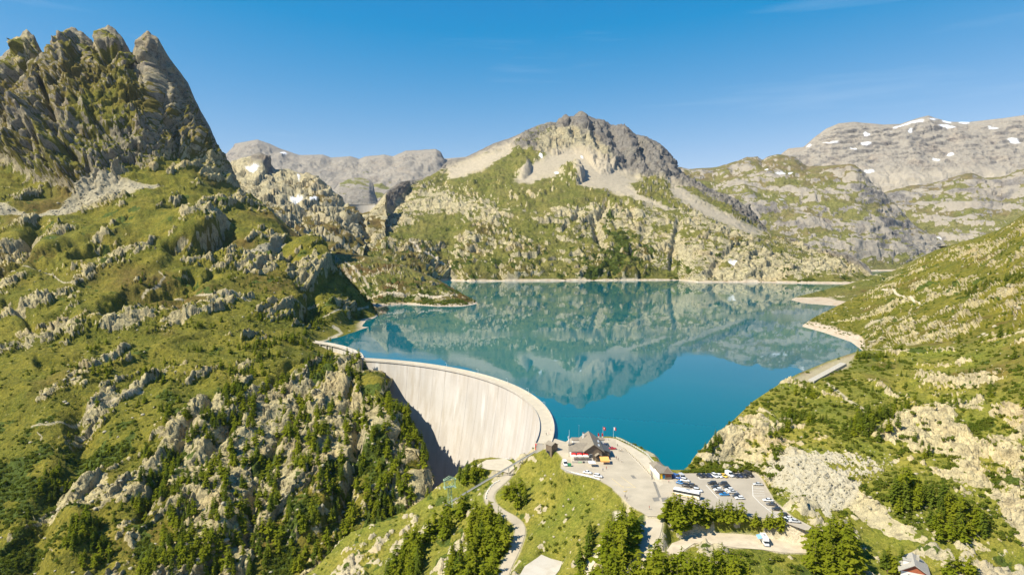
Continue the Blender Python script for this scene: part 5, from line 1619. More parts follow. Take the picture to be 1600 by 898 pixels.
# orange awning over the right-hand tables
MB().add([(46.8 - RX, 336.0 - RY, 2.9), (51.6 - RX, 336.0 - RY, 2.9), (51.6 - RX, 331.2 - RY, 2.2), (46.8 - RX, 331.2 - RY, 2.2), (46.8 - RX, 336.0 - RY, 2.8), (51.6 - RX, 336.0 - RY, 2.8), (51.6 - RX, 331.2 - RY, 2.1), (46.8 - RX, 331.2 - RY, 2.1)],
         [(0, 3, 2, 1), (4, 5, 6, 7), (3, 7, 6, 2), (0, 1, 5, 4), (1, 2, 6, 5), (0, 4, 7, 3)]).build('awning', M['orange'], rest)
MB().add([(46.8 - RX, 331.15 - RY, 2.15), (51.6 - RX, 331.15 - RY, 2.15), (51.6 - RX, 331.05 - RY, 1.5), (46.8 - RX, 331.05 - RY, 1.5)], [(0, 1, 2, 3)]).build('awning_valance', M['orange'], rest)
for x in (46.95, 51.45):
    MB().cyl((x - RX, 331.3 - RY, 0), (x - RX, 331.3 - RY, 2.12), 0.05, n=6).build('awning_post', M['steel'], rest)
# chimney, satellite dishes
MB().box((40.6 - RX, 358 - RY, 7.6), (0.9, 0.9, 3.2)).build('chimney', M['plaster'], rest)
MB().box((40.6 - RX, 358 - RY, 9.35), (1.2, 1.2, 0.25)).build('chimney_cap', M['roof_dark'], rest)
for x, y, z in ((47.5, 348.5, 7.0), (47.0, 342.5, 6.7)):
    b = MB().cyl((x - RX, y - RY, z - 1.0), (x - RX, y - RY, z + 0.3), 0.06, n=5)
    b.cyl((x - RX + 0.15, y - RY - 0.15, z + 0.3), (x - RX + 0.3, y - RY - 0.3, z + 0.45), 0.2, 0.75, 12)
    b.build('satellite_dish', M['white_metal'], rest)
tag(rest, 'restaurant with brown pitched roofs and a grey annex on the platform above the dam', 'restaurant')


def parasol(x, y, z, size, mat, label, red=None):
    p = empty('parasol', (x, y, z))
    MB().cyl((0, 0, 0), (0, 0, 2.7), 0.05, n=6).build('pole', M['steel'], p)
    h = size / 2
    c = [(-h, -h, 2.25), (h, -h, 2.25), (h, h, 2.25), (-h, h, 2.25), (0, 0, 2.95)]
    lo = [(v[0], v[1], v[2] - 0.22) for v in c[:4]]
    MB().add(c + lo, [(0, 1, 4), (1, 2, 4), (2, 3, 4), (3, 0, 4), (0, 5, 6, 1), (1, 6, 7, 2), (2, 7, 8, 3), (3, 8, 5, 0)]).build('canopy', mat, p)
    MB().cyl((0, 0, 0), (0, 0, 0.12), 0.35, n=10).build('foot', M['stone'], p)
    tag(p, label, 'parasol', 'parasols on the restaurant terrace')


for i, (px, lab) in enumerate(((898.5, 'left'), (908, 'middle'), (917.5, 'right'))):
    x = (px - 800) * 0.3365
    parasol(x, 335.6, ZP + 1.1, 2.9, M['cream'], 'cream square parasol on the restaurant terrace, %s of the front row' % lab)
    parasol(x + 0.2, 338.9, ZP + 1.1, 2.7, M['red'], 'red square parasol against the restaurant wall, %s of the back row' % lab)
p0 = G(925, 728, ZP)
parasol(p0.x, p0.y, ZP, 3.6, M['white_metal'], 'white square parasol in front of the restaurant porch')


# mast, poles and flags
def lattice(b, p, h, w0, w1, n, r=0.04):
    for k in range(4):
        a = math.pi / 4 + k * math.pi / 2
        b.cyl((p[0] + w0 * math.cos(a), p[1] + w0 * math.sin(a), p[2]), (p[0] + w1 * math.cos(a), p[1] + w1 * math.sin(a), p[2] + h), r, n=4)
    for i in range(n):
        t0, t1 = i / n, (i + 1) / n
        for k in range(4):
            a = math.pi / 4 + k * math.pi / 2; c = a + math.pi / 2
            wa = w0 + (w1 - w0) * t0; wb = w0 + (w1 - w0) * t1
            b.cyl((p[0] + wa * math.cos(a), p[1] + wa * math.sin(a), p[2] + h * t0), (p[0] + wb * math.cos(c), p[1] + wb * math.sin(c), p[2] + h * t1), r * 0.7, n=4)
    return b


mast = empty('antenna_mast', (31.3, 344.0, ZP))
lattice(MB(), (0, 0, 0), 11.5, 0.35, 0.25, 9, 0.06).build('lattice', M['steel'], mast)
MB().cyl((0, 0, 11.5), (0, 0, 15.0), 0.07, 0.04, 6).build('aerial', M['white_metal'], mast)
b = MB()
for zz, a in ((10.8, 2.6), (9.6, 4.2), (8.3, 3.4)):
    b.box((0.55 * math.cos(a), 0.55 * math.sin(a), zz), (0.25, 0.35, 1.3), a)
b.build('antenna_panel', M['white_metal'], mast)
tag(mast, 'slim lattice antenna mast at the left corner of the restaurant', 'mast')
pl_ = G(904.5, 682, ZP)
po = empty('thin_pole', (pl_.x, pl_.y, ZP))
MB().cyl((0, 0, 0), (0, 0, 7.0), 0.07, 0.04, 6).build('shaft', M['steel'], po)
MB().cyl((0, 0, 7.0), (0, 0, 7.2), 0.10, 0.06, 6).build('finial', M['white_metal'], po)
tag(po, 'thin bare pole behind the restaurant, standing against the lake', 'pole')


def flagpole(px, py, h, lab, quarter):
    g = G(px, py, ZP)
    f = empty('flagpole', (g.x, g.y, ZP))
    MB().cyl((0, 0, 0), (0, 0, h), 0.07, 0.04, 7).build('pole', M['white_metal'], f)
    W, H = 2.0, 1.8
    vs = []; n = 8
    for k in range(n + 1):
        u = k / n
        for v in (0.0, 0.5, 1.0):
            vs.append((0.06 + W * u * 0.8, 0.18 * math.sin(u * 7) * u, h - 0.15 - H * v - 0.55 * u * u))
    fs = [(k * 3 + j, k * 3 + j + 1, (k + 1) * 3 + j + 1, (k + 1) * 3 + j) for k in range(n) for j in (0, 1)]
    b = MB().add(vs, fs)
    b.m = [(0 if (k < n // 2) else 1) if quarter else 0 for k in range(n) for _ in (0, 1)]
    fl = b.build('flag', [M['white_metal'] if quarter else M['red'], M['red']], f)
    if not quarter:
        MB().box((0.75, 0.0, h - 1.15), (0.75, 0.42, 0.22)).box((0.75, 0.0, h - 1.15), (0.22, 0.40, 0.75)).build('white_cross', M['white_metal'], fl)
    tag(f, lab, 'flagpole', 'flags at the lake edge of the platform')


flagpole(942, 684.6, 7.2, 'flagpole with a red flag with a white cross at the lake edge', False)
flagpole(958.5, 684.5, 7.0, 'flagpole with a white and red flag at the lake edge', True)
for px, lab in ((934, 'left'), (940, 'right')):
    g = G(px, 686.5, ZP)
    f = empty('feather_flag', (g.x, g.y, ZP))
    MB().cyl((0, 0, 0), (0, 0, 4.2), 0.04, 0.03, 5).build('rod', M['steel'], f)
    vs = [(0.05, 0, 0.8), (0.85, 0.1, 0.9), (0.05, 0, 2.0), (0.95, 0.12, 2.1), (0.05, 0, 3.1), (0.9, 0.1, 3.3), (0.05, 0, 4.2), (0.45, 0.05, 4.1)]
    b = MB().add(vs, [(0, 1, 3, 2), (2, 3, 5, 4), (4, 5, 7, 6)]); b.m = [1, 0, 0]
    b.build('banner', [M['red'], M['white_metal']], f)
    tag(f, 'tall red and white feather flag behind the restaurant, the %s one' % lab, 'flag', 'feather flags behind the restaurant')

# ------------------------------------------------------------------ funicular: hut, track, cabin
hp = G(862, 722, -4.2)
hut = empty('funicular_hut', (hp.x + 0.2, hp.y + 3.2, max(-4.6, knoll_z(hp.x + 0.2, hp.y - 0.5) - 0.6)), math.radians(38))
MB().box((0, 0, 3.0), (4.6, 5.0, 8.0)).build('wall', M['wood'], hut)
MB().gable(-2.3, 2.3, -2.5, 2.5, 7.1, 8.6, 0.35, 0.22, 'y').build('roof', M['roof'], hut)
MB().add([(-2.3, -2.52, 7.0), (2.3, -2.52, 7.0), (0, -2.52, 8.3), (-2.3, -2.3, 7.0), (2.3, -2.3, 7.0), (0, -2.3, 8.3)], [(0, 1, 2), (5, 4, 3), (0, 2, 5, 3), (1, 4, 5, 2)]).build('gable_end', M['wood'], hut)
MB().box((-2.33, 0.3, 1.8), (0.06, 2.4, 3.4)).build('opening', M['glass'], hut)
tag(hut, 'tall dark wooden funicular hut with a brown gable roof beside the dam', 'hut')
trk = empty('funicular_track', tuple((TA + TB) / 2))
tl = trk.location
tdir = (TB - TA).normalized()
for s in (-0.75, 0.75):
    MB().cyl(TA - tl + Vector((0, s, 0.35)), TB - tl + Vector((0, s, 0.35)), 0.11, n=5).build('rail', M['track'], trk)
for s in (-0.95, 0.95):
    MB().cyl(TA - tl + Vector((0, s, 0.0)), TB - tl + Vector((0, s, 0.0)), 0.22, n=4).build('beam', M['track'], trk)
Lt = (TB - TA).length
for k in range(int(Lt / 2.2)):
    p = TA + tdir * (k * 2.2 + 0.5) - tl
    MB().cyl(p + Vector((0, -1.0, 0.2)), p + Vector((0, 1.0, 0.2)), 0.10, n=4).build('sleeper', M['track'], trk)
for k in range(1, 7):
    p = TA + tdir * (Lt * (k + 0.4) / 7)
    zg = knoll_z(p.x, p.y)
    if zg < p.z - 0.2:
        MB().box((p.x - tl.x, p.y - tl.y, (p.z + zg - 1.0) / 2 - tl.z), (0.5, 1.2, p.z - zg + 0.8)).build('pillar', M['conc'], trk)
tag(trk, 'steel funicular track on concrete pillars running down below the dam', 'track')
cp_ = TA + tdir * 3.6
cab = empty('funicular_cabin', (cp_.x, cp_.y, cp_.z + 0.55))
MB().box((0, 0, 1.6), (2.3, 2.2, 2.9), taper=0.94).build('body', M['red'], cab)
MB().box((0, -1.10, 2.0), (1.7, 0.08, 1.0)).build('window', M['glass'], cab)
MB().box((-1.12, 0, 2.0), (0.08, 1.6, 1.0)).build('window', M['glass'], cab)
MB().box((0, 0, 3.1), (2.4, 2.3, 0.14)).build('roof', M['red'], cab)
MB().box((0, 0, 0.08), (2.0, 1.9, 0.3)).build('undercarriage', M['dark'], cab)
tag(cab, 'small red funicular cabin at the top of its track', 'funicular cabin')

# ------------------------------------------------------------------ kiosk by the car park
kp = G(1041, 749, ZP)
kio = empty('kiosk', (kp.x, kp.y + 0.5, ZP), math.radians(3))
MB().box((0, 4.6, 1.7), (5.8, 8.4, 3.4)).build('wall', M['wood'], kio)
MB().add([(-3.4, -0.5, 3.5), (3.6, -0.5, 3.1), (3.6, 8.9, 3.4), (-3.4, 8.9, 3.8), (-3.4, -0.5, 3.2), (3.6, -0.5, 2.8), (3.6, 8.9, 3.1), (-3.4, 8.9, 3.5)], [(0, 1, 2, 3), (7, 6, 5, 4), (0, 4, 5, 1), (1, 5, 6, 2), (2, 6, 7, 3), (3, 7, 4, 0)]).build('roof', M['roof'], kio)
MB().box((-1.2, 12.4, 1.5), (5.4, 6.6, 3.0)).build('back_room', M['plaster'], kio)
MB().gable(-4.0, 1.6, 9.1, 15.8, 3.1, 4.5, 0.3, 0.2, 'y', hip=2.5).build('back_roof', M['roof'], kio)
MB().box((1.2, 0.36, 1.35), (3.0, 0.08, 2.2)).build('serving_hatch', M['wood_red'], kio)
MB().box((1.2, 0.05, 0.55), (3.4, 0.7, 0.9)).build('counter', M['wood'], kio)
MB().box((-2.2, 0.33, 1.4), (1.0, 0.08, 2.5)).build('door', M['yellow'], kio)
MB().box((-1.0, 0.30, 1.2), (0.9, 0.10, 1.6)).build('poster', M['blue'], kio)
MB().box((-3.3, 5.6, 1.25), (0.2, 11.0, 2.5)).build('side_screen', M['white_metal'], kio)
for x in (-0.4, 2.75):
    MB().box((x, -0.25, 1.5), (0.14, 0.14, 3.0)).build('post', M['wood'], kio)
tag(kio, 'low brown-roofed kiosk with yellow door and red boards beside the car park', 'kiosk')

# railing along the lake side of the platform
def railing(name, pxs, lab, mat, h=1.1, step=2.4):
    pts = resample([tuple(G(a, b, ZP)) for a, b in pxs], step)
    o = empty(name, tuple(pts[len(pts) // 2]))
    l = o.location
    pm = MB().cyl((0, 0, 0), (0, 0, h), 0.07, n=5).mesh('post', mat)
    for p in pts:
        link('post', pm, o, (p[0] - l.x, p[1] - l.y, p[2] - l.z))
    for zz in (h, h * 0.55):
        b = MB()
        for p, q in zip(pts[:-1], pts[1:]):
            b.cyl((p[0] - l.x, p[1] - l.y, p[2] + zz - l.z), (q[0] - l.x, q[1] - l.y, q[2] + zz - l.z), 0.07, n=4)
        b.build('bar', mat, o)
    tag(o, lab, 'railing')


railing('railing', [(963, 684.8), (973, 689.2), (986, 695.4), (1000, 703.8), (1011.5, 710.8), (1018, 720), (1026, 727)], 'white tube railing along the lake edge of the platform', M['white_metal'])
railing('guard_rail', [(878, 733), (886, 737.6), (902, 741.6), (921, 745.4), (937, 750)], 'low steel guard rail along the slope edge below the restaurant', M['steel'], 0.8, 3.0)

ORD = ['first', 'second', 'third', 'fourth', 'fifth', 'sixth', 'seventh', 'eighth', 'ninth', 'tenth', 'eleventh', 'twelfth', 'thirteenth', 'fourteenth', 'fifteenth', 'sixteenth', 'seventeenth', 'eighteenth', 'nineteenth', 'twentieth'] + ['twenty-' + q for q in ('first', 'second', 'third', 'fourth', 'fifth', 'sixth', 'seventh', 'eighth', 'ninth')] + ['thirtieth']
# bollards dividing the walkway from the drive
bp = MB().cyl((0, 0, 0), (0, 0, 0.75), 0.13, 0.11, 7)
bm_ = bp.mesh('post', M['wood'])
cm_ = MB().cyl((0, 0, 0.75), (0, 0, 0.86), 0.15, 0.08, 7).mesh('cap', M['yellow'])
bl = resample([tuple(G(a, b, ZP)) for a, b in ((975, 700.5), (985, 710), (996, 720), (1008, 733), (1016, 742), (1022, 749.5))], 2.15)
for k, p in enumerate(bl):
    o = empty('bollard', tuple(p))
    link('post', bm_, o); link('cap', cm_, o)
    tag(o, 'short wooden bollard, %s in the diagonal row counted from the lake' % ORD[k], 'bollard', 'bollards in a diagonal row across the platform')


# ------------------------------------------------------------------ vehicles
def car_templates():
    T = {}
    specs = {   # length, width, body height, roof height, cabin front, cabin rear
        'car': (4.2, 1.78, 0.92, 1.48, 0.28, 0.93), 'suv': (4.6, 1.88, 1.08, 1.78, 0.27, 0.97), 'van': (5.4, 2.0, 1.2, 2.35, 0.20, 0.99), 'sedan': (4.6, 1.8, 0.92, 1.42, 0.30, 0.84)}
    for k, (l, wd, hb, hr, cf, crr) in specs.items():
        x0, x1 = -l / 2, l / 2
        def X(u):
            return x1 - u * l
        # lower body: cross sections along the length
        secs = [(x1, 0.45, hb * 0.62, 0.80), (x1 - 0.12, 0.25, hb * 0.80, 0.94), (X(cf) + 0.05, 0.22, hb * 0.99, 1.0), (0, 0.22, hb, 1.0), (X(crr) + 0.1, 0.22, hb, 1.0), (x0 + 0.10, 0.26, hb * 0.95, 0.95), (x0, 0.42, hb * 0.80, 0.86)]
        vs = []
        for (x, za, zb, ww) in secs:
            h = wd / 2 * ww
            vs += [(x, -h * 0.94, za), (x, -h, (za + zb) / 2), (x, -h * 0.93, zb), (x, h * 0.93, zb), (x, h, (za + zb) / 2), (x, h * 0.94, za)]
        n = 6
        fs = [(i * n + j, (i + 1) * n + j, (i + 1) * n + (j + 1) % n, i * n + (j + 1) % n) for i in range(len(secs) - 1) for j in range(n)]
        fs += [tuple(range(n)), tuple(range(len(secs) * n - 1, (len(secs) - 1) * n - 1, -1))]
        body = MB().add(vs, fs).mesh('body', M['paint'], True)
        hw_ = wd / 2 * 0.92; hr2 = wd / 2 * 0.78
        fx, rx = X(cf), X(crr)
        fs_ = 0.62 if k != 'van' else 0.5
        rs_ = 0.42 if k in ('car', 'suv') else (0.75 if k == 'sedan' else 0.12)
        cv = [(fx, -hw_, hb * 0.98), (rx, -hw_, hb * 0.98), (rx, hw_, hb * 0.98), (fx, hw_, hb * 0.98), (fx - fs_, -hr2, hr - 0.06), (rx + rs_, -hr2, hr - 0.06), (rx + rs_, hr2, hr - 0.06), (fx - fs_, hr2, hr - 0.06)]
        cab_ = MB().add(cv, [(0, 1, 5, 4), (1, 2, 6, 5), (2, 3, 7, 6), (3, 0, 4, 7), (4, 5, 6, 7)]).mesh('window_band', M['glass'])
        e = 0.05
        rv_ = [(fx - fs_ + e, -hr2 - 0.02, hr - 0.07), (rx + rs_ - e, -hr2 - 0.02, hr - 0.07), (rx + rs_ - e, hr2 + 0.02, hr - 0.07), (fx - fs_ + e, hr2 + 0.02, hr - 0.07), (fx - fs_ - 0.15, -hr2 + 0.1, hr), (rx + rs_ + 0.12, -hr2 + 0.1, hr), (rx + rs_ + 0.12, hr2 - 0.1, hr), (fx - fs_ - 0.15, hr2 - 0.1, hr)]
        roof = MB().add(rv_, [(3, 2, 1, 0), (4, 5, 6, 7), (0, 1, 5, 4), (1, 2, 6, 5), (2, 3, 7, 6), (3, 0, 4, 7)])
        if k == 'van':
            roof.box(((rx + fx - 1.3) / 2, 0, (hb + hr) / 2 - 0.05), (fx - 1.3 - rx - 0.1, hw_ * 2.0, hr - hb - 0.1))
        roof = roof.mesh('roof', M['paint'])
        tyre = MB().cyl((0, -0.11, 0), (0, 0.11, 0), 0.33, n=12).mesh('tyre', M['dark'])
        rim = MB().cyl((0, -0.12, 0), (0, 0.12, 0), 0.19, n=8).mesh('rim', M['steel'])
        hl = MB().box((0, 0, 0), (0.10, 0.34, 0.16)).mesh('headlight', M['white_metal'])
        tlm = MB().box((0, 0, 0), (0.08, 0.24, 0.24)).mesh('tail_light', M['red'])
        T[k] = dict(body=body, cab=cab_, roof=roof, tyre=tyre, rim=rim, hl=hl, tl=tlm, l=l, w=wd, hb=hb)
    return T


CT = car_templates()
COLS = {'white': (0.80, 0.80, 0.78), 'black': (0.012, 0.013, 0.015), 'dark grey': (0.045, 0.048, 0.055), 'silver': (0.50, 0.50, 0.49), 'blue': (0.02, 0.10, 0.32), 'bright blue': (0.02, 0.20, 0.48), 'yellow': (0.78, 0.50, 0.03), 'red': (0.55, 0.015, 0.02), 'dark blue': (0.015, 0.03, 0.09), 'brown': (0.09, 0.06, 0.04)}


def car(kind, px, py, deg, col, lab, group):
    t_ = CT[kind]
    g = G(px, py, ZP)
    o = empty('parked_' + ('van' if kind == 'van' else 'car'), (g.x, g.y, ZP + 0.02), math.radians(deg))
    for nm, key in (('body', 'body'), ('window_band', 'cab'), ('roof', 'roof')):
        c = link(nm, t_[key], o)
        c.color = (*COLS[col], 1)
    for sx in (-1, 1):
        for sy in (-1, 1):
            wh = link('wheel', t_['tyre'], o, (sx * t_['l'] * 0.31, sy * (t_['w'] / 2 - 0.10), 0.33))
            link('rim', t_['rim'], wh)
    for sy in (-1, 1):
        link('headlight', t_['hl'], o, (t_['l'] / 2 - 0.10, sy * t_['w'] * 0.33, t_['hb'] * 0.66))
        link('tail_light', t_['tl'], o, (-t_['l'] / 2 + 0.05, sy * t_['w'] * 0.36, t_['hb'] * 0.78))
    tag(o, lab, 'van' if kind == 'van' else 'car', group)
    return o


GB_ = 'vehicles parked in the back row by the lake'
D1 = -68
for k, (kind, px, col, lab) in enumerate((
        ('car', 1094, 'black', 'black car at the left end of the back row of the car park'),
        ('car', 1101.6, 'black', 'black car second from the left in the back row'),
        ('car', 1109, 'dark blue', 'dark blue car left of the white cars in the back row'),
        ('suv', 1117, 'white', 'white car beside the dark blue one in the back row'),
        ('car', 1124.2, 'white', 'white car just left of the yellow car in the back row'),
        ('car', 1131.6, 'yellow', 'yellow car in the back row of the car park'),
        ('van', 1140, 'white', 'tall white van right of the yellow car in the back row'),
        ('car', 1149, 'black', 'black car just right of the white van in the back row'),
        ('car', 1155.8, 'dark blue', 'dark blue car second right of the white van in the back row'),
        ('suv', 1162.6, 'black', 'black car third right of the white van in the back row'),
        ('van', 1170, 'black', 'black van at the right end of the back row of the car park'))):
    car(kind, px, 744.5 if kind != 'van' else 743.0, D1 + random.uniform(-3, 3), COLS and col, lab, GB_)
GM_ = 'vehicles parked in the middle block of the car park'
for kind, px, py, deg, col, lab in (
        ('suv', 1113, 756.5, 176, 'black', 'black off-roader at the top left of the middle block of cars'),
        ('suv', 1130, 757, 178, 'dark grey', 'dark grey car at the top right of the middle block of cars'),
        ('car', 1117.8, 762, 177, 'dark grey', 'dark grey car in the second row of the middle block, left side'),
        ('car', 1136, 762.2, 177, 'black', 'black car in the second row of the middle block, right side'),
        ('car', 1122, 766, 178, 'white', 'white car in the third row of the middle block, left side'),
        ('car', 1139.6, 766, 178, 'white', 'white car in the third row of the middle block, right side'),
        ('sedan', 1125, 770, 176, 'brown', 'brown car above the bright blue one in the middle block'),
        ('sedan', 1144.4, 769.6, 177, 'silver', 'silver car in the fourth row of the middle block, right side'),
        ('sedan', 1131.5, 773.5, 178, 'bright blue', 'bright blue car at the lower left of the middle block'),
        ('car', 1150.5, 775.5, 177, 'dark grey', 'dark grey car at the lower right of the middle block'),
        ('car', 1155.5, 779, 177, 'white', 'white car lowest in the middle block, by the larches')):
    car(kind, px, py, deg, col, lab, GM_)
GL_ = 'vehicles parked beside the kiosk'
for kind, px, py, deg, col, lab in (
        ('van', 1056.5, 747.0, -38, 'blue', 'blue van right beside the kiosk'),
        ('van', 1066, 747.5, -80, 'silver', 'silver van parked behind the blue vehicles by the kiosk'),
        ('car', 1063.5, 755.5, -30, 'bright blue', 'bright blue car below the blue van by the kiosk'),
        ('suv', 1070.5, 751.5, -25, 'white', 'white car between the silver van and the coach'),
        ('suv', 1073, 760, -28, 'black', 'black car just behind the white coach, left one'),
        ('suv', 1082.5, 760.5, -25, 'dark grey', 'dark grey car just behind the white coach, right one'),
        ('suv', 1090, 767.5, -22, 'white', 'white car at the front end of the coach')):
    car(kind, px, py, deg, col, lab, GL_)
GR_ = 'vehicles parked below the quarry slope'
for kind, px, py, deg, col, lab in (
        ('sedan', 1184, 757.5, 172, 'silver', 'silver car alone at the top of the marked bays below the quarry'),
        ('sedan', 1200, 782.5, 170, 'white', 'white car below the empty bays at the foot of the quarry'),
        ('sedan', 1205.5, 789, 160, 'dark grey', 'dark grey car next to the white one at the foot of the quarry'),
        ('car', 1213.5, 796.5, 165, 'black', 'black car with red tail lights at the foot of the quarry'),
        ('car', 1224, 805.5, 165, 'black', 'black car half hidden by larches at the foot of the quarry'),
        ('sedan', 1232, 811, 165, 'white', 'white car half hidden by larches, left one at the lower corner'),
        ('sedan', 1241, 815.5, 165, 'silver', 'silver car half hidden by larches at the lower corner of the car park')):
    car(kind, px, py, deg, col, lab, GR_)
GP_ = 'vehicles standing round the restaurant'
for kind, px, py, deg, col, lab in (
        ('sedan', 957, 701.5, 2, 'red', 'red car standing on the platform right of the restaurant'),
        ('suv', 946, 697.5, 10, 'dark blue', 'dark blue car tucked against the right wall of the restaurant'),
        ('sedan', 918, 739.0, -25, 'white', 'white car below the restaurant terrace, left of two'),
        ('suv', 934.5, 745, -27, 'white', 'white car below the restaurant terrace, right of two'),
        ('van', 883, 726, -83, 'white', 'white van at the left end of the restaurant forecourt')):
    car(kind, px, py, deg, col, lab, GP_)

# coach
g = G(1073, 776, ZP)
bus = empty('coach', (g.x, g.y, ZP + 0.02), math.radians(-30))
def coach_shell(z0, z1, k0, k1, l=12.2, wd=2.5):
    h = wd / 2
    return MB().add([(-l / 2, -h * k0, z0), (l / 2, -h * k0, z0), (l / 2, h * k0, z0), (-l / 2, h * k0, z0), (-l / 2 + 0.1, -h * k1, z1), (l / 2 - 0.35, -h * k1, z1), (l / 2 - 0.35, h * k1, z1), (-l / 2 + 0.1, h * k1, z1)],
                    [(3, 2, 1, 0), (4, 5, 6, 7), (0, 1, 5, 4), (1, 2, 6, 5), (2, 3, 7, 6), (3, 0, 4, 7)])
coach_shell(0.35, 1.75, 1.0, 1.0).build('body', M['cream'], bus)
coach_shell(1.76, 2.85, 0.995, 0.97, 12.1).build('window_band', M['glass'], bus)
coach_shell(2.86, 3.45, 0.985, 0.86, 12.0).build('roof', M['white_metal'], bus)
for sy in (-1, 1):
    MB().box((-0.5, sy * 1.262, 0.85), (10.6, 0.02, 0.40)).build('stripe', M['orange'], bus)
MB().box((-6.12, 0, 1.75), (0.06, 2.3, 2.4)).build('rear_panel', M['orange'], bus)
MB().box((6.08, 0, 2.0), (0.10, 2.2, 1.3)).build('windscreen', M['glass'], bus)
tyb = MB().cyl((0, -0.16, 0), (0, 0.16, 0), 0.52, n=12).mesh('tyre', M['dark'])
rib = MB().cyl((0, -0.17, 0), (0, 0.17, 0), 0.30, n=8).mesh('rim', M['steel'])
for x in (-4.3, -3.1, 3.6):
    for sy in (-1, 1):
        wh = link('wheel', tyb, bus, (x, sy * 1.12, 0.52)); link('rim', rib, wh)
MB().box((0.5, 0, 3.5), (1.6, 1.2, 0.18)).build('roof_vent', M['steel'], bus)
tag(bus, 'white and orange coach parked between the kiosk and the row of larches', 'coach')

# motorhome on the gravel yard
g = G(1197, 851, -5.0)
mh = empty('motorhome', (g.x, g.y + 1.5, -4.9), math.radians(-96))
MB().box((-0.9, 0, 1.75), (4.9, 2.2, 2.4)).build('body', M['white_metal'], mh)
MB().add([(1.5, -1.1, 1.9), (2.75, -1.0, 2.1), (2.75, 1.0, 2.1), (1.5, 1.1, 1.9), (1.5, -1.1, 2.94), (2.3, -1.0, 2.85), (2.3, 1.0, 2.85), (1.5, 1.1, 2.94)], [(3, 2, 1, 0), (4, 5, 6, 7), (0, 1, 5, 4), (1, 2, 6, 5), (2, 3, 7, 6), (3, 0, 4, 7)]).build('alcove', M['white_metal'], mh)
MB().add([(1.5, -0.95, 0.45), (3.5, -0.9, 0.45), (3.5, 0.9, 0.45), (1.5, 0.95, 0.45), (1.5, -0.95, 1.3), (3.4, -0.85, 1.15), (3.4, 0.85, 1.15), (1.5, 0.95, 1.3)], [(3, 2, 1, 0), (4, 5, 6, 7), (0, 1, 5, 4), (1, 2, 6, 5), (2, 3, 7, 6), (3, 0, 4, 7)]).build('cab', M['white_metal'], mh)
MB().add([(1.52, -0.93, 1.31), (2.95, -0.86, 1.22), (2.95, 0.86, 1.22), (1.52, 0.93, 1.31), (1.52, -0.85, 1.88), (2.15, -0.8, 1.88), (2.15, 0.8, 1.88), (1.52, 0.85, 1.88)], [(4, 5, 6, 7), (0, 1, 5, 4), (1, 2, 6, 5), (2, 3, 7, 6), (3, 0, 4, 7)]).build('windscreen', M['glass'], mh)
MB().box((-1.2, 0.2, 3.0), (0.8, 0.8, 0.14)).build('roof_hatch', M['dark'], mh)
MB().box((0.6, -0.2, 2.99), (0.5, 0.5, 0.10)).build('roof_hatch', M['steel'], mh)
MB().box((-1.0, 1.12, 2.0), (1.3, 0.06, 0.7)).build('window', M['glass'], mh)
MB().box((-1.0, 1.11, 1.15), (4.5, 0.03, 0.22)).build('stripe', M['blue'], mh)
for x in (-1.8, 2.6):
    for sy in (-1, 1):
        wh = link('wheel', CT['van']['tyre'], mh, (x, sy * 0.95, 0.36)); link('rim', CT['van']['rim'], wh)
MB().add([(-2.6, -1.12, 2.75), (1.2, -1.12, 2.75), (1.2, -2.9, 2.25), (-2.6, -2.9, 2.25), (-2.6, -1.12, 2.7), (1.2, -1.12, 2.7), (1.2, -2.9, 2.2), (-2.6, -2.9, 2.2)], [(0, 3, 2, 1), (4, 5, 6, 7), (3, 7, 6, 2), (0, 1, 5, 4), (1, 2, 6, 5), (0, 4, 7, 3)]).build('side_awning', simple_mat('pale_blue_canvas', (0.22, 0.42, 0.72), 0.8, 0.06, 2.0), mh)
for x in (-2.5, 1.1):
    MB().cyl((x, -2.85, 0), (x, -2.85, 2.2), 0.03, n=5).build('awning_leg', M['steel'], mh)
tag(mh, 'white motorhome with a pale blue side awning on the gravel yard', 'motorhome')

# green container on the forecourt
g = G(890, 728, ZP)
bn = empty('waste_container', (g.x, g.y, ZP))
MB().box((0, 0, 0.75), (1.5, 1.2, 1.2), taper=1.08).build('bin', M['green_bin'], bn)
MB().box((0, 0, 1.42), (1.7, 1.35, 0.14)).build('lid', M['green_bin'], bn)
for sx in (-1, 1):
    MB().cyl((sx * 0.5, -0.4, 0.1), (sx * 0.5 + 0.08, -0.4, 0.1), 0.1, n=8).build('castor', M['dark'], bn)
tag(bn, 'green waste container beside the white van on the forecourt', 'waste container')
# ------------------------------------------------------------------ cableway pylon
g = G(703, 803, -37)
py_ = empty('cableway_pylon', (g.x, g.y, knoll_z(g.x, g.y) - 0.4), math.radians(20))
lattice(MB(), (0, 0, 0), 15.0, 2.1, 1.1, 7, 0.13).build('tower', M['green_metal'], py_)
hd = MB()
for zz, hw2 in ((15.0, 3.0), (19.2, 3.6)):
    for sy in (-0.9, 0.9):
        hd.cyl((-hw2, sy, zz), (hw2, sy, zz), 0.16, n=4)
    for sx in (-1, 1):
        hd.cyl((sx * hw2, -0.9, zz), (sx * hw2, 0.9, zz), 0.13, n=4)
for sy in (-0.9, 0.9):
    for sx in (-1, 1):
        hd.cyl((sx * 3.0, sy, 15.0), (sx * 3.2, sy, 19.2), 0.15, n=4)
        hd.cyl((sx * 3.0, sy, 15.0), (0, sy, 19.2), 0.10, n=4)
        hd.cyl((sx * 3.2, sy, 19.2), (0, sy, 15.0), 0.10, n=4)
        hd.cyl((sx * 3.6, sy, 19.2), (0, sy, 21.0), 0.13, n=4)
hd.build('crosshead', M['green_metal'], py_)
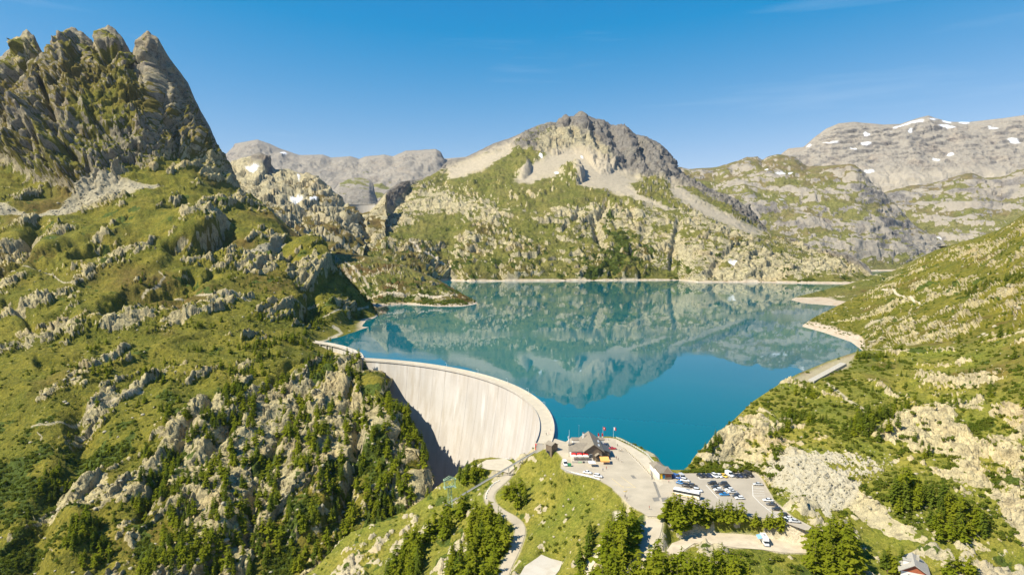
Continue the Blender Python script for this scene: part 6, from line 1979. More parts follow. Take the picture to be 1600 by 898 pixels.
for sx in (-1, 1):
    MB().box((sx * 3.0, 0, 14.6), (0.9, 4.2, 0.35)).build('cable_saddle', M['green_metal'], py_)
MB().box((0, 0, 14.85), (7.0, 2.4, 0.12)).build('service_platform', M['steel'], py_)
for sx in (-1.5, 1.5):
    for sy in (-1.5, 1.5):
        MB().box((sx, sy, -0.3), (0.9, 0.9, 1.6)).build('footing', M['conc'], py_)
tag(py_, 'pale green lattice cableway pylon on the rocky spur below the dam', 'pylon')
for lab, tgt in (('upper left', Vector((-330, 350, -95))), ('upper right', Vector((60, 372, -2)))):
    p0 = Vector((g.x, g.y, py_.location.z + 14.9))
    n = 14
    b = MB()
    pts = [p0.lerp(tgt, k / n) - Vector((0, 0, 5.0 * 4 * (k / n) * (1 - k / n))) for k in range(n + 1)]
    if lab == 'upper right':
        continue
    for p, q in zip(pts[:-1], pts[1:]):
        b.cyl(p, q, 0.03, n=4, cap=False)
    tag(b.build('cable', M['dark']), 'thin steel cable sagging from the green pylon down to the lower left', 'cable')

# ------------------------------------------------------------------ chalet at the lower right corner
hz = -9.6
hD = 238.0
hx = (1447 - 800) / 1000 * hD
ch = empty('chalet', (hx, hD, hz), math.radians(-27))
W2, L2 = 4.3, 4.9
MB().box((0, 0, 2.0), (2 * W2, 2 * L2, 4.4)).build('wall', M['plaster'], ch)
MB().gable(-W2, W2, -L2, L2, 4.3, 7.6, 0.9, 0.3, 'y').build('roof', M['slate'], ch)
for sy in (-1, 1):
    MB().add([(-W2, sy * (L2 + 0.04), 4.2), (W2, sy * (L2 + 0.04), 4.2), (0, sy * (L2 + 0.04), 7.2), (-W2, sy * (L2 - 0.2), 4.2), (W2, sy * (L2 - 0.2), 4.2), (0, sy * (L2 - 0.2), 7.2)], [(0, 1, 2), (5, 4, 3), (0, 2, 5, 3), (1, 4, 5, 2)]).build('gable_boards', M['wood_red'], ch)
MB().box((-1.6, -L2 - 0.03, 2.6), (1.0, 0.08, 1.2)).build('window', M['glass'], ch)
MB().box((1.6, -L2 - 0.03, 2.6), (1.0, 0.08, 1.2)).build('window', M['glass'], ch)
dm = MB().box((-W2 * 0.55, -0.8, 6.3), (2.2, 2.2, 1.6)).build('dormer', M['plaster'], ch)
MB().box((-W2 * 0.55 - 1.12, -0.8, 6.4), (0.06, 1.4, 1.0)).build('pane', M['glass'], dm)
MB().box((-W2 * 0.5, -0.8, 7.18), (2.9, 2.7, 0.16)).build('dormer_roof', M['slate'], ch)
MB().box((1.6, 1.8, 7.4), (0.9, 0.9, 2.0)).build('chimney', M['stone'], ch)
tag(ch, 'white chalet with pale slate roof, dormer and red gable boards at the bottom edge', 'house')

# low concrete wall by the grassy terrace on the right shore
deps = bpy.context.evaluated_depsgraph_get()
deps.update()
GROUND = set(LAYERS) | {'knoll'}


def hit(px, py, want=None):
    x, y, z = PW(px, py, 100.0)
    o = Vector((0, 0, CAMZ)); d = (Vector((x, y, z)) - o).normalized()
    for _ in range(4):
        ok, loc, nor, idx, ob, mat_ = scene.ray_cast(deps, o, d)
        if not ok:
            return None
        if ob.name in GROUND:
            return (loc, nor, ob.name) if (want is None or ob.name in want) else None
        if ob.name == 'lake' or ob.get('kind') == 'structure':
            return None
        o = loc + d * 0.5
    return None


ha, hb_ = hit(1271, 599), hit(1322, 571)
if ha and hb_:
    a, b = ha[0], hb_[0]
    gw = empty('retaining_wall', tuple((a + b) / 2))
    l = gw.location
    d = (b - a); d.z = 0
    n_ = Vector((d.y, -d.x, 0)).normalized()
    NP = 7
    for k in range(NP):
        p = a.lerp(b, k / NP) - l; q = a.lerp(b, (k + 0.985) / NP) - l
        MB().add([p - n_ * 0.3 + Vector((0, 0, -2)), q - n_ * 0.3 + Vector((0, 0, -2)), q + n_ * 0.3 + Vector((0, 0, -2)), p + n_ * 0.3 + Vector((0, 0, -2)), p - n_ * 3.5 + Vector((0, 0, 1.9)), q - n_ * 3.5 + Vector((0, 0, 1.9)), q + n_ * 0.3 + Vector((0, 0, 1.6)), p + n_ * 0.3 + Vector((0, 0, 1.6))],
                 [(3, 2, 1, 0), (4, 5, 6, 7), (0, 1, 5, 4), (1, 2, 6, 5), (2, 3, 7, 6), (3, 0, 4, 7)]).build('panel', M['stone'], gw)
    tag(gw, 'long low concrete wall beside the yellowish grass terrace on the right shore', 'wall')

# ------------------------------------------------------------------ guard stones along the valley road and the dam foot apron
gs = MB().box((0, 0, 0.35), (1.1, 0.6, 0.9), taper=0.85).mesh('guard_stone', M['plaster'])
k = 0
for lst, zoff in (([(779.5, 755.2), (776, 756.4), (772.8, 757.8), (769.8, 759.6), (767, 761.6), (764.6, 764), (762.4, 766.6), (760.6, 769.4), (759.4, 772.4), (758.8, 775.4)], None), ([(791, 716.4), (793.6, 715.8), (796.2, 715.3), (798.8, 715.0), (801.4, 714.8)], None)):
    for i, (a, b) in enumerate(lst):
        if k < 10:
            p = G(a, b, -21.0)
        else:
            p = G(a, b, -17.6)
        z = max(knoll_z(p.x, p.y), -60)
        o = link('guard_stone', gs, None, (p.x, p.y, z))
        o.rotation_euler = (0, 0, math.radians(30 if k < 5 else 75))
        if k >= 10:
            o.rotation_euler = (0, 0, 0.1)
        tag(o, 'white guard stone on the valley road bend, %s from the funicular track' % ORD[i] if k < 10 else 'pale guard stone at the foot of the dam, %s from the left' % ORD[i], 'guard stone', 'guard stones along the road bend' if k < 10 else 'guard stones at the dam foot')
        k += 1

# ------------------------------------------------------------------ people
def person_mesh():
    """one continuous body grown over a joint skeleton"""
    J = {'pel': (0, 0, 0.95, 0.15), 'wst': (0, 0, 1.12, 0.125), 'chs': (0, 0.01, 1.34, 0.155), 'nck': (0, 0, 1.50, 0.06), 'hd': (0, -0.02, 1.64, 0.095), 'hdt': (0, -0.01, 1.72, 0.075)}
    for s, sx in (('l', 1), ('r', -1)):
        J['sh' + s] = (0.17 * sx, 0, 1.43, 0.06); J['el' + s] = (0.24 * sx, 0.03, 1.16, 0.045); J['wr' + s] = (0.25 * sx, -0.08, 0.92, 0.033); J['hn' + s] = (0.25 * sx, -0.12, 0.82, 0.032)
        J['hp' + s] = (0.09 * sx, 0, 0.88, 0.09); J['kn' + s] = (0.11 * sx, -0.05 - 0.06 * sx, 0.50, 0.065); J['an' + s] = (0.11 * sx, 0.02 - 0.14 * sx, 0.09, 0.045); J['to' + s] = (0.12 * sx, -0.14 - 0.14 * sx, 0.045, 0.04)
    E = [('pel', 'wst'), ('wst', 'chs'), ('chs', 'nck'), ('nck', 'hd'), ('hd', 'hdt')]
    for s in 'lr':
        E += [('chs', 'sh' + s), ('sh' + s, 'el' + s), ('el' + s, 'wr' + s), ('wr' + s, 'hn' + s), ('pel', 'hp' + s), ('hp' + s, 'kn' + s), ('kn' + s, 'an' + s), ('an' + s, 'to' + s)]
    ks = list(J)
    me = bpy.data.meshes.new('body')
    me.from_pydata([J[q][:3] for q in ks], [(ks.index(a), ks.index(b)) for a, b in E], [])
    o = bpy.data.objects.new('tmp', me); COL.objects.link(o)
    o.modifiers.new('s', 'SKIN'); o.modifiers.new('d', 'SUBSURF').levels = 1
    for i, q in enumerate(ks):
        me.skin_vertices[0].data[i].radius = (J[q][3], J[q][3])
        me.skin_vertices[0].data[i].use_root = (q == 'pel')
    dg_ = bpy.context.evaluated_depsgraph_get()
    m2 = bpy.data.meshes.new_from_object(o.evaluated_get(dg_))
    bpy.data.objects.remove(o)
    m2.materials.clear()
    for mm in (M['cloth'], M['skin'], M['wood'], M['hair']):
        m2.materials.append(mm)
    for p in m2.polygons:
        c = p.center
        p.material_index = 1 if c.z > 1.47 or (abs(c.x) > 0.2 and c.z < 1.15) else (0 if c.z > 0.98 else (2 if c.z > 0.10 else 3))
        p.use_smooth = True
    return m2


pm = person_mesh()
hm = MB().cyl((0, 0.0, 1.60), (0, 0.02, 1.70), 0.112, 0.108, 10).cyl((0, 0.02, 1.70), (0, 0.02, 1.765), 0.108, 0.05, 10).mesh('hair', M['hair'], True)
PPL = [(963, 717, 'maroon top walking towards the car park from the restaurant', (0.30, 0.02, 0.06)), (966, 719.5, 'grey top walking behind the one in maroon', (0.25, 0.25, 0.27)), (971.5, 722, 'white top walking last of the three on the platform', (0.78, 0.76, 0.72)),
       (967.4, 705, 'blue top left of the three standing near the bollards', (0.05, 0.12, 0.35)), (969.6, 705, 'white top in the middle of the three near the bollards', (0.78, 0.76, 0.72)), (971.6, 705.4, 'brown top right of the three near the bollards', (0.32, 0.18, 0.08)),
       (965, 697.5, 'dark top standing beyond the red car', (0.04, 0.04, 0.06)), (853.6, 680, 'dark top on the near end of the dam crest', (0.03, 0.03, 0.04)), (857.6, 679, 'pink top on the near end of the dam crest', (0.62, 0.25, 0.28)), (860.4, 672, 'white top further along the dam crest', (0.75, 0.73, 0.70)),
       (945, 688, 'red jacket by the flags at the lake edge', (0.6, 0.03, 0.03)), (951, 688, 'blue top by the flags at the lake edge', (0.05, 0.16, 0.4)), (942, 736, 'blue top below the orange awning', (0.06, 0.12, 0.35)), (947.5, 733.5, 'red top at the corner of the orange awning', (0.6, 0.04, 0.05)),
       (976.5, 778, 'dark clothes at the lower edge of the platform, left of two', (0.02, 0.02, 0.025)), (979.5, 781, 'black clothes at the lower edge of the platform, right of two', (0.015, 0.015, 0.02)), (1014.5, 795.5, 'red top at the top of the drive', (0.45, 0.08, 0.06)), (1045, 754, 'pink top beside the kiosk counter', (0.6, 0.3, 0.32))]
for px, py, lab, col in PPL:
    zz = ZP if not px < 862 else 1.68
    p = G(px, py, zz)
    o = empty('person', (p.x, p.y, zz + 0.015), random.uniform(0, 6.28))
    b = link('body', pm, o); b.color = (*col, 1)
    link('hair', hm, o)
    tag(o, 'person in ' + lab, 'person', 'people on the platform and the dam')
h1 = hit(1386.5, 896)
if h1:
    o = empty('person', tuple(h1[0]), 1.0)
    b = link('body', pm, o); b.color = (0.25, 0.03, 0.12, 1); link('hair', hm, o)
    tag(o, 'person in a purple top standing left of the chalet', 'person', 'people on the platform and the dam')

# signpost at the lower edge of the platform
p = G(977.5, 777, ZP)
sp_ = empty('signpost', (p.x, p.y, ZP))
MB().cyl((0, 0, 0), (0, 0, 3.4), 0.06, n=6).build('post', M['steel'], sp_)
for zz, a in ((3.2, 0.3), (2.9, 2.8), (2.6, 0.9)):
    MB().box((0.5 * math.cos(a), 0.5 * math.sin(a), zz), (1.0, 0.05, 0.2), a).build('sign_arm', M['yellow'], sp_)
tag(sp_, 'yellow hiking signpost at the lower edge of the platform', 'signpost')

# ------------------------------------------------------------------ plants
def leaf_mat(name, a, b, trans=0.35):
    m, t = new_mat(name)
    oi = nd(t, 'ShaderNodeObjectInfo')
    tc = nd(t, 'ShaderNodeTexCoord')
    n = noise_n(t, tc.outputs['Object'], 9.0, 3, 0.6)
    c = mixc(t, oi.outputs['Random'], a, b)
    c = mixc(t, ramp(t, n, 0.35, 0.7, 0.0, 0.55), c, [v * 1.5 for v in b])
    d = nd(t, 'ShaderNodeBsdfDiffuse'); tr = nd(t, 'ShaderNodeBsdfTranslucent'); mx_ = nd(t, 'ShaderNodeMixShader', Fac=trans)
    t.links.new(c, d.inputs[0])
    c2 = mixc(t, 0.5, c, (0.22, 0.26, 0.02))
    t.links.new(c2, tr.inputs[0])
    t.links.new(d.outputs[0], mx_.inputs[1]); t.links.new(tr.outputs[0], mx_.inputs[2])
    o = nd(t, 'ShaderNodeOutputMaterial')
    t.links.new(mx_.outputs[0], o.inputs[0])
    return m


M['larch'] = leaf_mat('larch_needles', (0.150, 0.195, 0.012), (0.235, 0.250, 0.018), 0.5)
M['spruce'] = leaf_mat('spruce_needles', (0.075, 0.115, 0.013), (0.125, 0.155, 0.018), 0.42)
M['alder'] = leaf_mat('alder_leaves', (0.085, 0.120, 0.014), (0.150, 0.165, 0.022), 0.4)


def crown_mesh(seed, hgt=10.0, rad=2.2, nw=15, nbr=7, mat='larch', start=0.10, power=0.75, rag=0.25):
    """conifer crown: whorls of drooping boughs, each a few needle sprays"""
    r = random.Random(seed)
    vs = []; fs = []
    lean = (r.uniform(-0.03, 0.03), r.uniform(-0.03, 0.03))
    for i in range(nw):
        t = start + (0.985 - start) * (i + r.uniform(-0.25, 0.25)) / (nw - 1)
        R = rad * (max(0.0, 1 - t) ** power) * (1.0 if t > start + 0.1 else 0.8) * (1 + r.uniform(-rag, rag)) + 0.10
        k = max(4, int(nbr * (0.55 + 0.6 * (1 - t))))
        a0 = r.uniform(0, 6.28)
        for j in range(k):
            if r.random() < 0.10:
                continue
            a = a0 + 6.283 * j / k + r.uniform(-0.3, 0.3)
            ln = R * (1 + r.uniform(-rag * 1.4, rag))
            ca, sa = math.cos(a), math.sin(a)
            z0 = hgt * t + r.uniform(-0.25, 0.25)
            dr = ln * r.uniform(0.10, 0.40)
            for s in range(3):
                u0, u1 = (0.02, 0.55) if s == 0 else ((0.32, 0.85) if s == 1 else (0.62, 1.06))
                wd = ln * (0.34, 0.30, 0.20)[s] * r.uniform(0.8, 1.3)
                tw = r.uniform(-0.7, 0.7)
                m = (u0 + u1) / 2
                def pt(u, off, lift):
                    x = ca * ln * u - sa * off * math.cos(tw)
                    y = sa * ln * u + ca * off * math.cos(tw)
                    return (x + lean[0] * z0, y + lean[1] * z0, z0 - dr * u * u + off * math.sin(tw) + lift)
                o = len(vs)
                vs += [pt(u0, 0, 0.05), pt(m, -wd, -0.12 * ln), pt(u1, 0, 0.0), pt(m, wd, -0.12 * ln)]
                fs.append((o, o + 1, o + 2, o + 3))
    o = len(vs)
    vs += [(lean[0] * hgt - 0.12, lean[1] * hgt, hgt * 0.93), (lean[0] * hgt + 0.12, lean[1] * hgt, hgt * 0.93), (lean[0] * hgt, lean[1] * hgt, hgt * 1.02), (lean[0] * hgt, lean[1] * hgt + 0.12, hgt * 0.93)]
    fs += [(o, o + 1, o + 2), (o + 1, o + 3, o + 2)]
    me = bpy.data.meshes.new('crown')
    me.from_pydata(vs, [], fs)
    me.materials.append(M[mat])
    return me


def bush_mesh(seed, mat='alder', n=150, lumps=6):
    r = random.Random(seed)
    L_ = [(r.uniform(-0.6, 0.6), r.uniform(-0.6, 0.6), r.uniform(0.25, 0.65), r.uniform(0.35, 0.6)) for _ in range(lumps)]
    vs = []; fs = []
    for k in range(n):
        lx, ly, lz, lr = r.choice(L_)
        d = Vector((r.gauss(0, 1), r.gauss(0, 1), r.gauss(0.25, 1))).normalized()
        c = Vector((lx, ly, lz)) + d * lr * r.uniform(0.6, 1.05)
        if c.z < 0.02:
            c.z = 0.05
        nrm = (d + Vector((r.uniform(-.6, .6), r.uniform(-.6, .6), r.uniform(-.3, .7)))).normalized()
        u = nrm.orthogonal().normalized(); v = nrm.cross(u)
        s = r.uniform(0.10, 0.20)
        o = len(vs)
        vs += [c + u * s, c + v * s, c - u * s, c - v * s]
        fs.append((o, o + 1, o + 2, o + 3))
    me = bpy.data.meshes.new('foliage')
    me.from_pydata(vs, [], fs)
    me.materials.append(M[mat])
    return me


def trunk_mesh(seed, hgt=10.0, r0=0.17):
    r = random.Random(seed)
    b = MB().cyl((0, 0, -0.6), (0, 0, hgt * 0.45), r0, r0 * 0.6, 7).cyl((0, 0, hgt * 0.45), (0, 0, hgt * 0.97), r0 * 0.6, 0.03, 6)
    for k in range(10):
        t = r.uniform(0.10, 0.6); a = r.uniform(0, 6.28); q = r.uniform(0.6, 1.4)
        b.cyl((0, 0, hgt * t), (q * math.cos(a), q * math.sin(a), hgt * t - 0.1), 0.05, 0.015, 4, cap=False)
    return b.mesh('trunk', M['bark'])


CR = [crown_mesh(11, 10, 2.5, 16, 9, power=0.62), crown_mesh(12, 10, 2.1, 17, 8, rag=0.4), crown_mesh(13, 10, 2.9, 14, 9, power=0.55, rag=0.38), crown_mesh(14, 10, 2.3, 17, 8, start=0.06, rag=0.32), crown_mesh(15, 10, 3.0, 15, 9, power=0.5, rag=0.45)]
CS = [crown_mesh(21, 10, 2.4, 17, 9, 'spruce', 0.05, 0.85, 0.18), crown_mesh(22, 10, 2.0, 18, 8, 'spruce', 0.04, 0.9, 0.2), crown_mesh(23, 10, 2.7, 15, 9, 'spruce', 0.05, 0.7, 0.25)]
TK = [trunk_mesh(31), trunk_mesh(32)]
BU = [bush_mesh(41), bush_mesh(42, n=130, lumps=4), bush_mesh(43, 'spruce', 140, 5)]
BT = MB().cyl((0, 0, -0.3), (0.1, 0.05, 0.6), 0.07, 0.03, 5).cyl((0, 0, -0.2), (-0.25, 0.1, 0.6), 0.05, 0.02, 5).cyl((0, 0, -0.2), (0.1, -0.3, 0.6), 0.05, 0.02, 5).mesh('stem', M['bark'])


def in_poly(x, y, p):
    c = False
    for i in range(len(p)):
        (x1, y1), (x2, y2) = p[i], p[i - 1]
        if (y1 > y) != (y2 > y) and x < (x2 - x1) * (y - y1) / (y2 - y1) + x1:
            c = not c
    return c


made_ground = [(p[0], p[1]) for p in PLATW]


def on_road(l):
    i = int(round((l.x - kx0) / kst)); j = int(round((l.y - ky0) / kst))
    if 0 <= i < len(gx) and 0 <= j < len(gy) and abs(KZ[j, i] - l.z) < 4:
        return sd_plat[j, i] > -1.0 or rd_min[j, i] < 1.2 or sd_grav[j, i] > -0.5 or sd_ledge[j, i] > 0 or sd_slab[j, i] > 0
    return False


def scatter(poly, count, mind, tries=30, want=None, roads=True):
    """ground points under a region of the view, at least mind metres apart"""
    xs = [p[0] for p in poly]; ys = [p[1] for p in poly]
    out = []
    for _ in range(count * tries):
        if len(out) >= count:
            break
        x, y = random.uniform(min(xs), max(xs)), random.uniform(min(ys), max(ys))
        if not in_poly(x, y, poly):
            continue
        h_ = hit(x, y, want)
        if h_ is None or h_[0].z < 0.8 and h_[2] not in ('knoll', 'left_mountain'):
            continue
        l = h_[0]
        if roads and on_road(l):
            continue
        if any((l - q[0]).length_squared < mind * mind for q in out):
            continue
        out.append((l, h_[1], h_[2]))
    return out


NT = 0


def ordinal(i):
    if i < 20:
        return ORD[i]
    tens = ('twenty', 'thirty', 'forty', 'fifty', 'sixty', 'seventy')[(i + 1) // 10 - 2]
    if (i + 1) % 10 == 0:
        return tens[:-1] + 'ieth'
    return tens + '-' + ORD[(i + 1) % 10 - 1]


def tree(l, h, kind, lab, group):
    global NT
    o = empty('larch_tree' if kind == 'larch' else 'spruce_tree', tuple(l), random.uniform(0, 6.28))
    s = h / 10.0
    k_ = random.uniform(0.95, 1.45)
    o.scale = (s * k_, s * k_ * random.uniform(0.9, 1.1), s)
    link('trunk', random.choice(TK), o)
    link('crown', random.choice(CR if kind == 'larch' else CS), o)
    tag(o, lab, 'tree', group)
    NT += 1


def stand(poly, n, mind, hr, mix, lab, group, want=None):
    pts = sorted(scatter(poly, n, mind, want=want), key=lambda q: proj(*q[0])[0])
    for i, (l, _, _) in enumerate(pts):
        k = 'larch' if random.random() < mix else 'spruce'
        tree(l, random.uniform(*hr), k, lab % k + ', %s from left' % ordinal(i), group)


stand([(948, 848), (962, 832), (985, 830), (1000, 836), (1008, 858), (1004, 885), (985, 900), (950, 895), (940, 872)], 24, 2.0, (11, 16), 0.95, 'green %s in the tight clump left of the drive', 'trees left of the drive')
stand([(905, 925), (930, 900), (990, 905), (1010, 892), (1060, 905), (1120, 900), (1165, 912), (1180, 945), (900, 960)], 62, 2.2, (11, 17), 0.92, 'bright green %s in the thick stand along the bottom edge', 'trees along the bottom edge')
stand([(1043, 806), (1075, 806), (1080, 822), (1066, 830), (1040, 828), (1034, 818)], 14, 1.6, (9, 12), 0.9, 'green %s in the thick left end of the car park row', 'trees below the car park, left end')
stand([(1080, 807), (1150, 808), (1210, 818), (1262, 836), (1258, 846), (1205, 829), (1150, 818), (1080, 817)], 32, 1.9, (6.5, 11.5), 0.9, 'green %s in the row below the car park', 'trees below the car park, row')
stand([(1268, 858), (1300, 846), (1340, 858), (1344, 888), (1320, 905), (1275, 900), (1262, 880)], 24, 1.9, (10, 15), 0.9, 'green %s in the dense clump right of the gravel yard', 'trees right of the gravel yard')
stand([(1395, 775), (1420, 760), (1470, 775), (1510, 795), (1538, 815), (1540, 850), (1500, 858), (1470, 850), (1440, 812), (1400, 800)], 32, 2.8, (7, 13), 0.75, 'dark green %s in the wood above the chalet', 'trees above the chalet')
stand([(590, 905), (630, 860), (680, 825), (720, 790), (735, 795), (700, 835), (680, 870), (650, 905), (640, 940), (580, 940)], 44, 2.2, (9, 14), 0.8, '%s in the dark wooded strip below the green pylon', 'trees below the pylon')
stand([(735, 820), (752, 800), (765, 812), (785, 830), (803, 848), (800, 868), (788, 890), (770, 920), (690, 935), (700, 890), (725, 850)], 52, 2.1, (10, 15), 0.85, 'green %s in the wood left of the valley road', 'trees left of the valley road')
stand([(788, 772), (800, 762), (822, 766), (828, 785), (815, 796), (792, 792)], 9, 2.2, (7.5, 10), 0.5, '%s in the small clump below the funicular track', 'trees by the funicular track')
stand([(712, 748), (725, 742), (752, 740), (752, 752), (730, 758), (715, 756)], 8, 2.0, (7, 12), 0.5, '%s in front of the foot of the dam', 'trees at the foot of the dam')
stand([(918, 836), (930, 832), (934, 845), (926, 858), (912, 888), (904, 882)], 5, 2.2, (7, 9.5), 0.0, 'dark slender %s beside the service lane', 'trees beside the service lane')
stand([(1093, 712), (1104, 700), (1120, 682), (1128, 690), (1112, 708), (1098, 718)], 7, 1.6, (5, 8), 0.2, 'dark %s on the rocky shore right of the car park', 'trees on the rocky shore')
stand([(1325, 668), (1345, 655), (1400, 648), (1408, 675), (1370, 692), (1330, 690)], 20, 2.6, (6, 9.5), 0.3, 'dark green %s in the clump above the quarry', 'trees above the quarry')
stand([(1236, 612), (1262, 600), (1275, 612), (1270, 640), (1245, 640)], 6, 2.6, (5, 7), 0.2, 'dark %s at the end of the grass terrace', 'trees by the grass terrace')
stand([(1375, 890), (1395, 868), (1420, 872), (1418, 900), (1385, 905)], 5, 2.0, (6, 8), 0.7, 'green %s left of the chalet', 'trees left of the chalet')
stand([(1470, 905), (1500, 885), (1530, 898), (1520, 915)], 3, 2.5, (7, 9), 0.7, 'green %s right of the chalet', 'trees right of the chalet')
left300 = max(0, 318 - NT)
SPUR = [(330, 905), (385, 800), (440, 720), (520, 650), (590, 640), (640, 690), (650, 740), (640, 790), (600, 820), (545, 830), (500, 880), (470, 905)]
if left300 > 5:
    stand(SPUR, left300, 3.2, (9, 14), 0.82, 'scattered %s on the rocky spur facing the dam', 'trees on the rocky spur')
print('individual trees', NT)

# single shrubs near the camera
def shrub(l, s, lab, group):
    o = empty('shrub', tuple(l), random.uniform(0, 6.28))
    o.scale = (s, s, s * random.uniform(0.7, 1.0))
    link('foliage', random.choice(BU), o); link('stem', BT, o)
    tag(o, lab, 'shrub', group)


for poly, n, sr, lab, group in (
        ([(820, 770), (880, 745), (960, 785), (950, 830), (905, 880), (830, 890), (822, 830)], 46, (0.7, 1.7), 'small green shrub on the meadow slope below the restaurant', 'shrubs on the meadow slope'),
        ([(1050, 868), (1140, 862), (1230, 868), (1262, 875), (1250, 898), (1100, 898)], 30, (1.0, 2.2), 'low green shrub on the ground below the gravel yard', 'shrubs below the gravel yard'),
        ([(1185, 742), (1205, 700), (1225, 705), (1222, 735), (1208, 752)], 9, (1.8, 3.2), 'big green shrub on rocks at the right car park edge', 'shrubs at the car park edge'),
        ([(958, 688), (1005, 700), (1020, 712), (1012, 705), (985, 692)], 10, (0.9, 1.6), 'green shrub on the bank behind the white railing', 'shrubs behind the railing'),
        ([(890, 682), (950, 681), (950, 679), (900, 679)], 4, (1.2, 1.8), 'green shrub behind the restaurant at the lake', 'shrubs behind the restaurant'),
        ([(1205, 650), (1320, 610), (1400, 620), (1520, 660), (1500, 720), (1380, 700), (1240, 690)], 34, (1.2, 2.8), 'rounded green shrub among the pale rocks above the quarry', 'shrubs above the quarry')):
    for i, (l, _, _) in enumerate(sorted(scatter(poly, n, sr[0] * 1.2), key=lambda q: proj(*q[0])[0])):
        shrub(l, random.uniform(*sr), lab + ', %s from left' % ordinal(i), group)


# ------------------------------------------------------------------ uncounted plants: one object each, instanced on points
def gn_stuff(name, pts, sources, label, cat):
    """pts: (x,y,z,scale,index,rotation)"""
    P = np.array(pts, np.float32)
    me = bpy.data.meshes.new(name)
    me.vertices.add(len(P))
    me.vertices.foreach_set('co', np.ascontiguousarray(P[:, :3]).ravel())
    for nm, c in (('scl', 3), ('idx', 4), ('rot', 5)):
        a = me.attributes.new(nm, 'FLOAT', 'POINT')
        a.data.foreach_set('value', np.ascontiguousarray(P[:, c]))
    o = link(name, me)
    ng = bpy.data.node_groups.new(name, 'GeometryNodeTree')
    ng.interface.new_socket('Geometry', in_out='INPUT', socket_type='NodeSocketGeometry')
    ng.interface.new_socket('Geometry', in_out='OUTPUT', socket_type='NodeSocketGeometry')
    gi = ng.nodes.new('NodeGroupInput'); go = ng.nodes.new('NodeGroupOutput')
    jn = ng.nodes.new('GeometryNodeJoinGeometry')
    def attr(nm):
        n = ng.nodes.new('GeometryNodeInputNamedAttribute'); n.data_type = 'FLOAT'; n.inputs['Name'].default_value = nm
        return n.outputs['Attribute']
    for k, src in enumerate(sources):
        cmpn = ng.nodes.new('FunctionNodeCompare'); cmpn.data_type = 'FLOAT'; cmpn.operation = 'EQUAL'
        ng.links.new(attr('idx'), cmpn.inputs[0]); cmpn.inputs[1].default_value = k; cmpn.inputs['Epsilon'].default_value = 0.2
        oi = ng.nodes.new('GeometryNodeObjectInfo'); oi.transform_space = 'ORIGINAL'; oi.inputs['Object'].default_value = src; oi.inputs['As Instance'].default_value = True
        ip = ng.nodes.new('GeometryNodeInstanceOnPoints')
        cx_ = ng.nodes.new('ShaderNodeCombineXYZ')
        ng.links.new(attr('rot'), cx_.inputs[2])
        ng.links.new(gi.outputs[0], ip.inputs['Points']); ng.links.new(cmpn.outputs[0], ip.inputs['Selection'])
        ng.links.new(oi.outputs['Geometry'], ip.inputs['Instance']); ng.links.new(cx_.outputs[0], ip.inputs['Rotation']); ng.links.new(attr('scl'), ip.inputs['Scale'])
        ng.links.new(ip.outputs[0], jn.inputs[0])
    ng.links.new(jn.outputs[0], go.inputs[0])
    md = o.modifiers.new('scatter', 'NODES'); md.node_group = ng
    tag(o, label, cat, None, 'stuff')
    return o


def from_layer(name, prob, n):
    """random ground points of a terrain sheet, weighted by prob per vertex"""
    Ld = LAYERS[name]
    w_ = prob(Ld) * (np.arange(Ld['px'].shape[0])[:, None] > Ld['nb'] + 2)
    w_ = np.clip(w_, 0, None).astype(float).ravel()
    if w_.sum() <= 0:
        return np.zeros((0, 3)), None
    i = RNG.choice(len(w_), size=min(n, int((w_ > 0).sum())), replace=False, p=w_ / w_.sum())
    return np.stack([Ld['X'].ravel()[i], Ld['Y'].ravel()[i], Ld['Z'].ravel()[i]], -1), i


def crown_of(mesh):
    for o in COL.objects:
        if o.data is mesh:
            return o


con_src = [crown_of(m) for m in (CR[0], CR[2], CR[4]) + tuple(CS[:3])]
con_src = [o for o in con_src if o]
bush_src = [o for o in (crown_of(m) for m in BU) if o]
cpts = []; bpts = []


def put(dst, P, lo, hi, idx):
    for p in P:
        if on_road(Vector(p)):
            continue
        dst.append((p[0], p[1], p[2] - 0.25, random.uniform(lo, hi), random.choice(idx), random.uniform(0, 6.28)))


LARI, SPRI = list(range(3)), list(range(3, len(con_src)))
bare_ = lambda L_: (1 - L_['path']) * (1 - L_['scree']) * (L_['Z'] > 1.0)
# wooded spur
P, _ = from_layer('left_mountain', lambda L_: (1 - L_['path']) * poly_mask(L_['px'], L_['py'], [(250, 905), (300, 760), (350, 660), (430, 590), (520, 560), (600, 600), (655, 690), (655, 800), (560, 840), (480, 910)], 18) * (0.35 + 0.65 * sstep(-0.1, 0.3, fbm(L_['X'], L_['Y'], L_['Z'], 45, 4, 0.6, False, 401.0))) * sstep(400, 560, L_['py']), 820)
put(cpts, P, 0.55, 1.3, LARI + LARI + SPRI)
P, _ = from_layer('left_mountain', lambda L_: (1 - L_['path']) * poly_mask(L_['px'], L_['py'], [(100, 905), (180, 760), (260, 660), (330, 590), (420, 500), (500, 470), (560, 470), (520, 520), (430, 600), (350, 700), (280, 905)], 25) * sstep(0.0, 0.3, fbm(L_['X'], L_['Y'], L_['Z'], 40, 4, 0.6, False, 405.0)) * (L_['Z'] > -200), 600)
put(cpts, P, 0.5, 1.1, LARI + SPRI)
P, _ = from_layer('left_mountain', lambda L_: poly_mask(L_['px'], L_['py'], [(330, 470), (420, 400), (500, 400), (560, 450), (585, 480), (540, 480), (470, 470), (400, 500)], 12) * sstep(-0.05, 0.25, fbm(L_['X'], L_['Y'], L_['Z'], 40, 4, 0.6, False, 407.0)) * (L_['Z'] > 2) * (1 - L_['path']), 260)
put(cpts, P, 0.4, 0.8, SPRI)
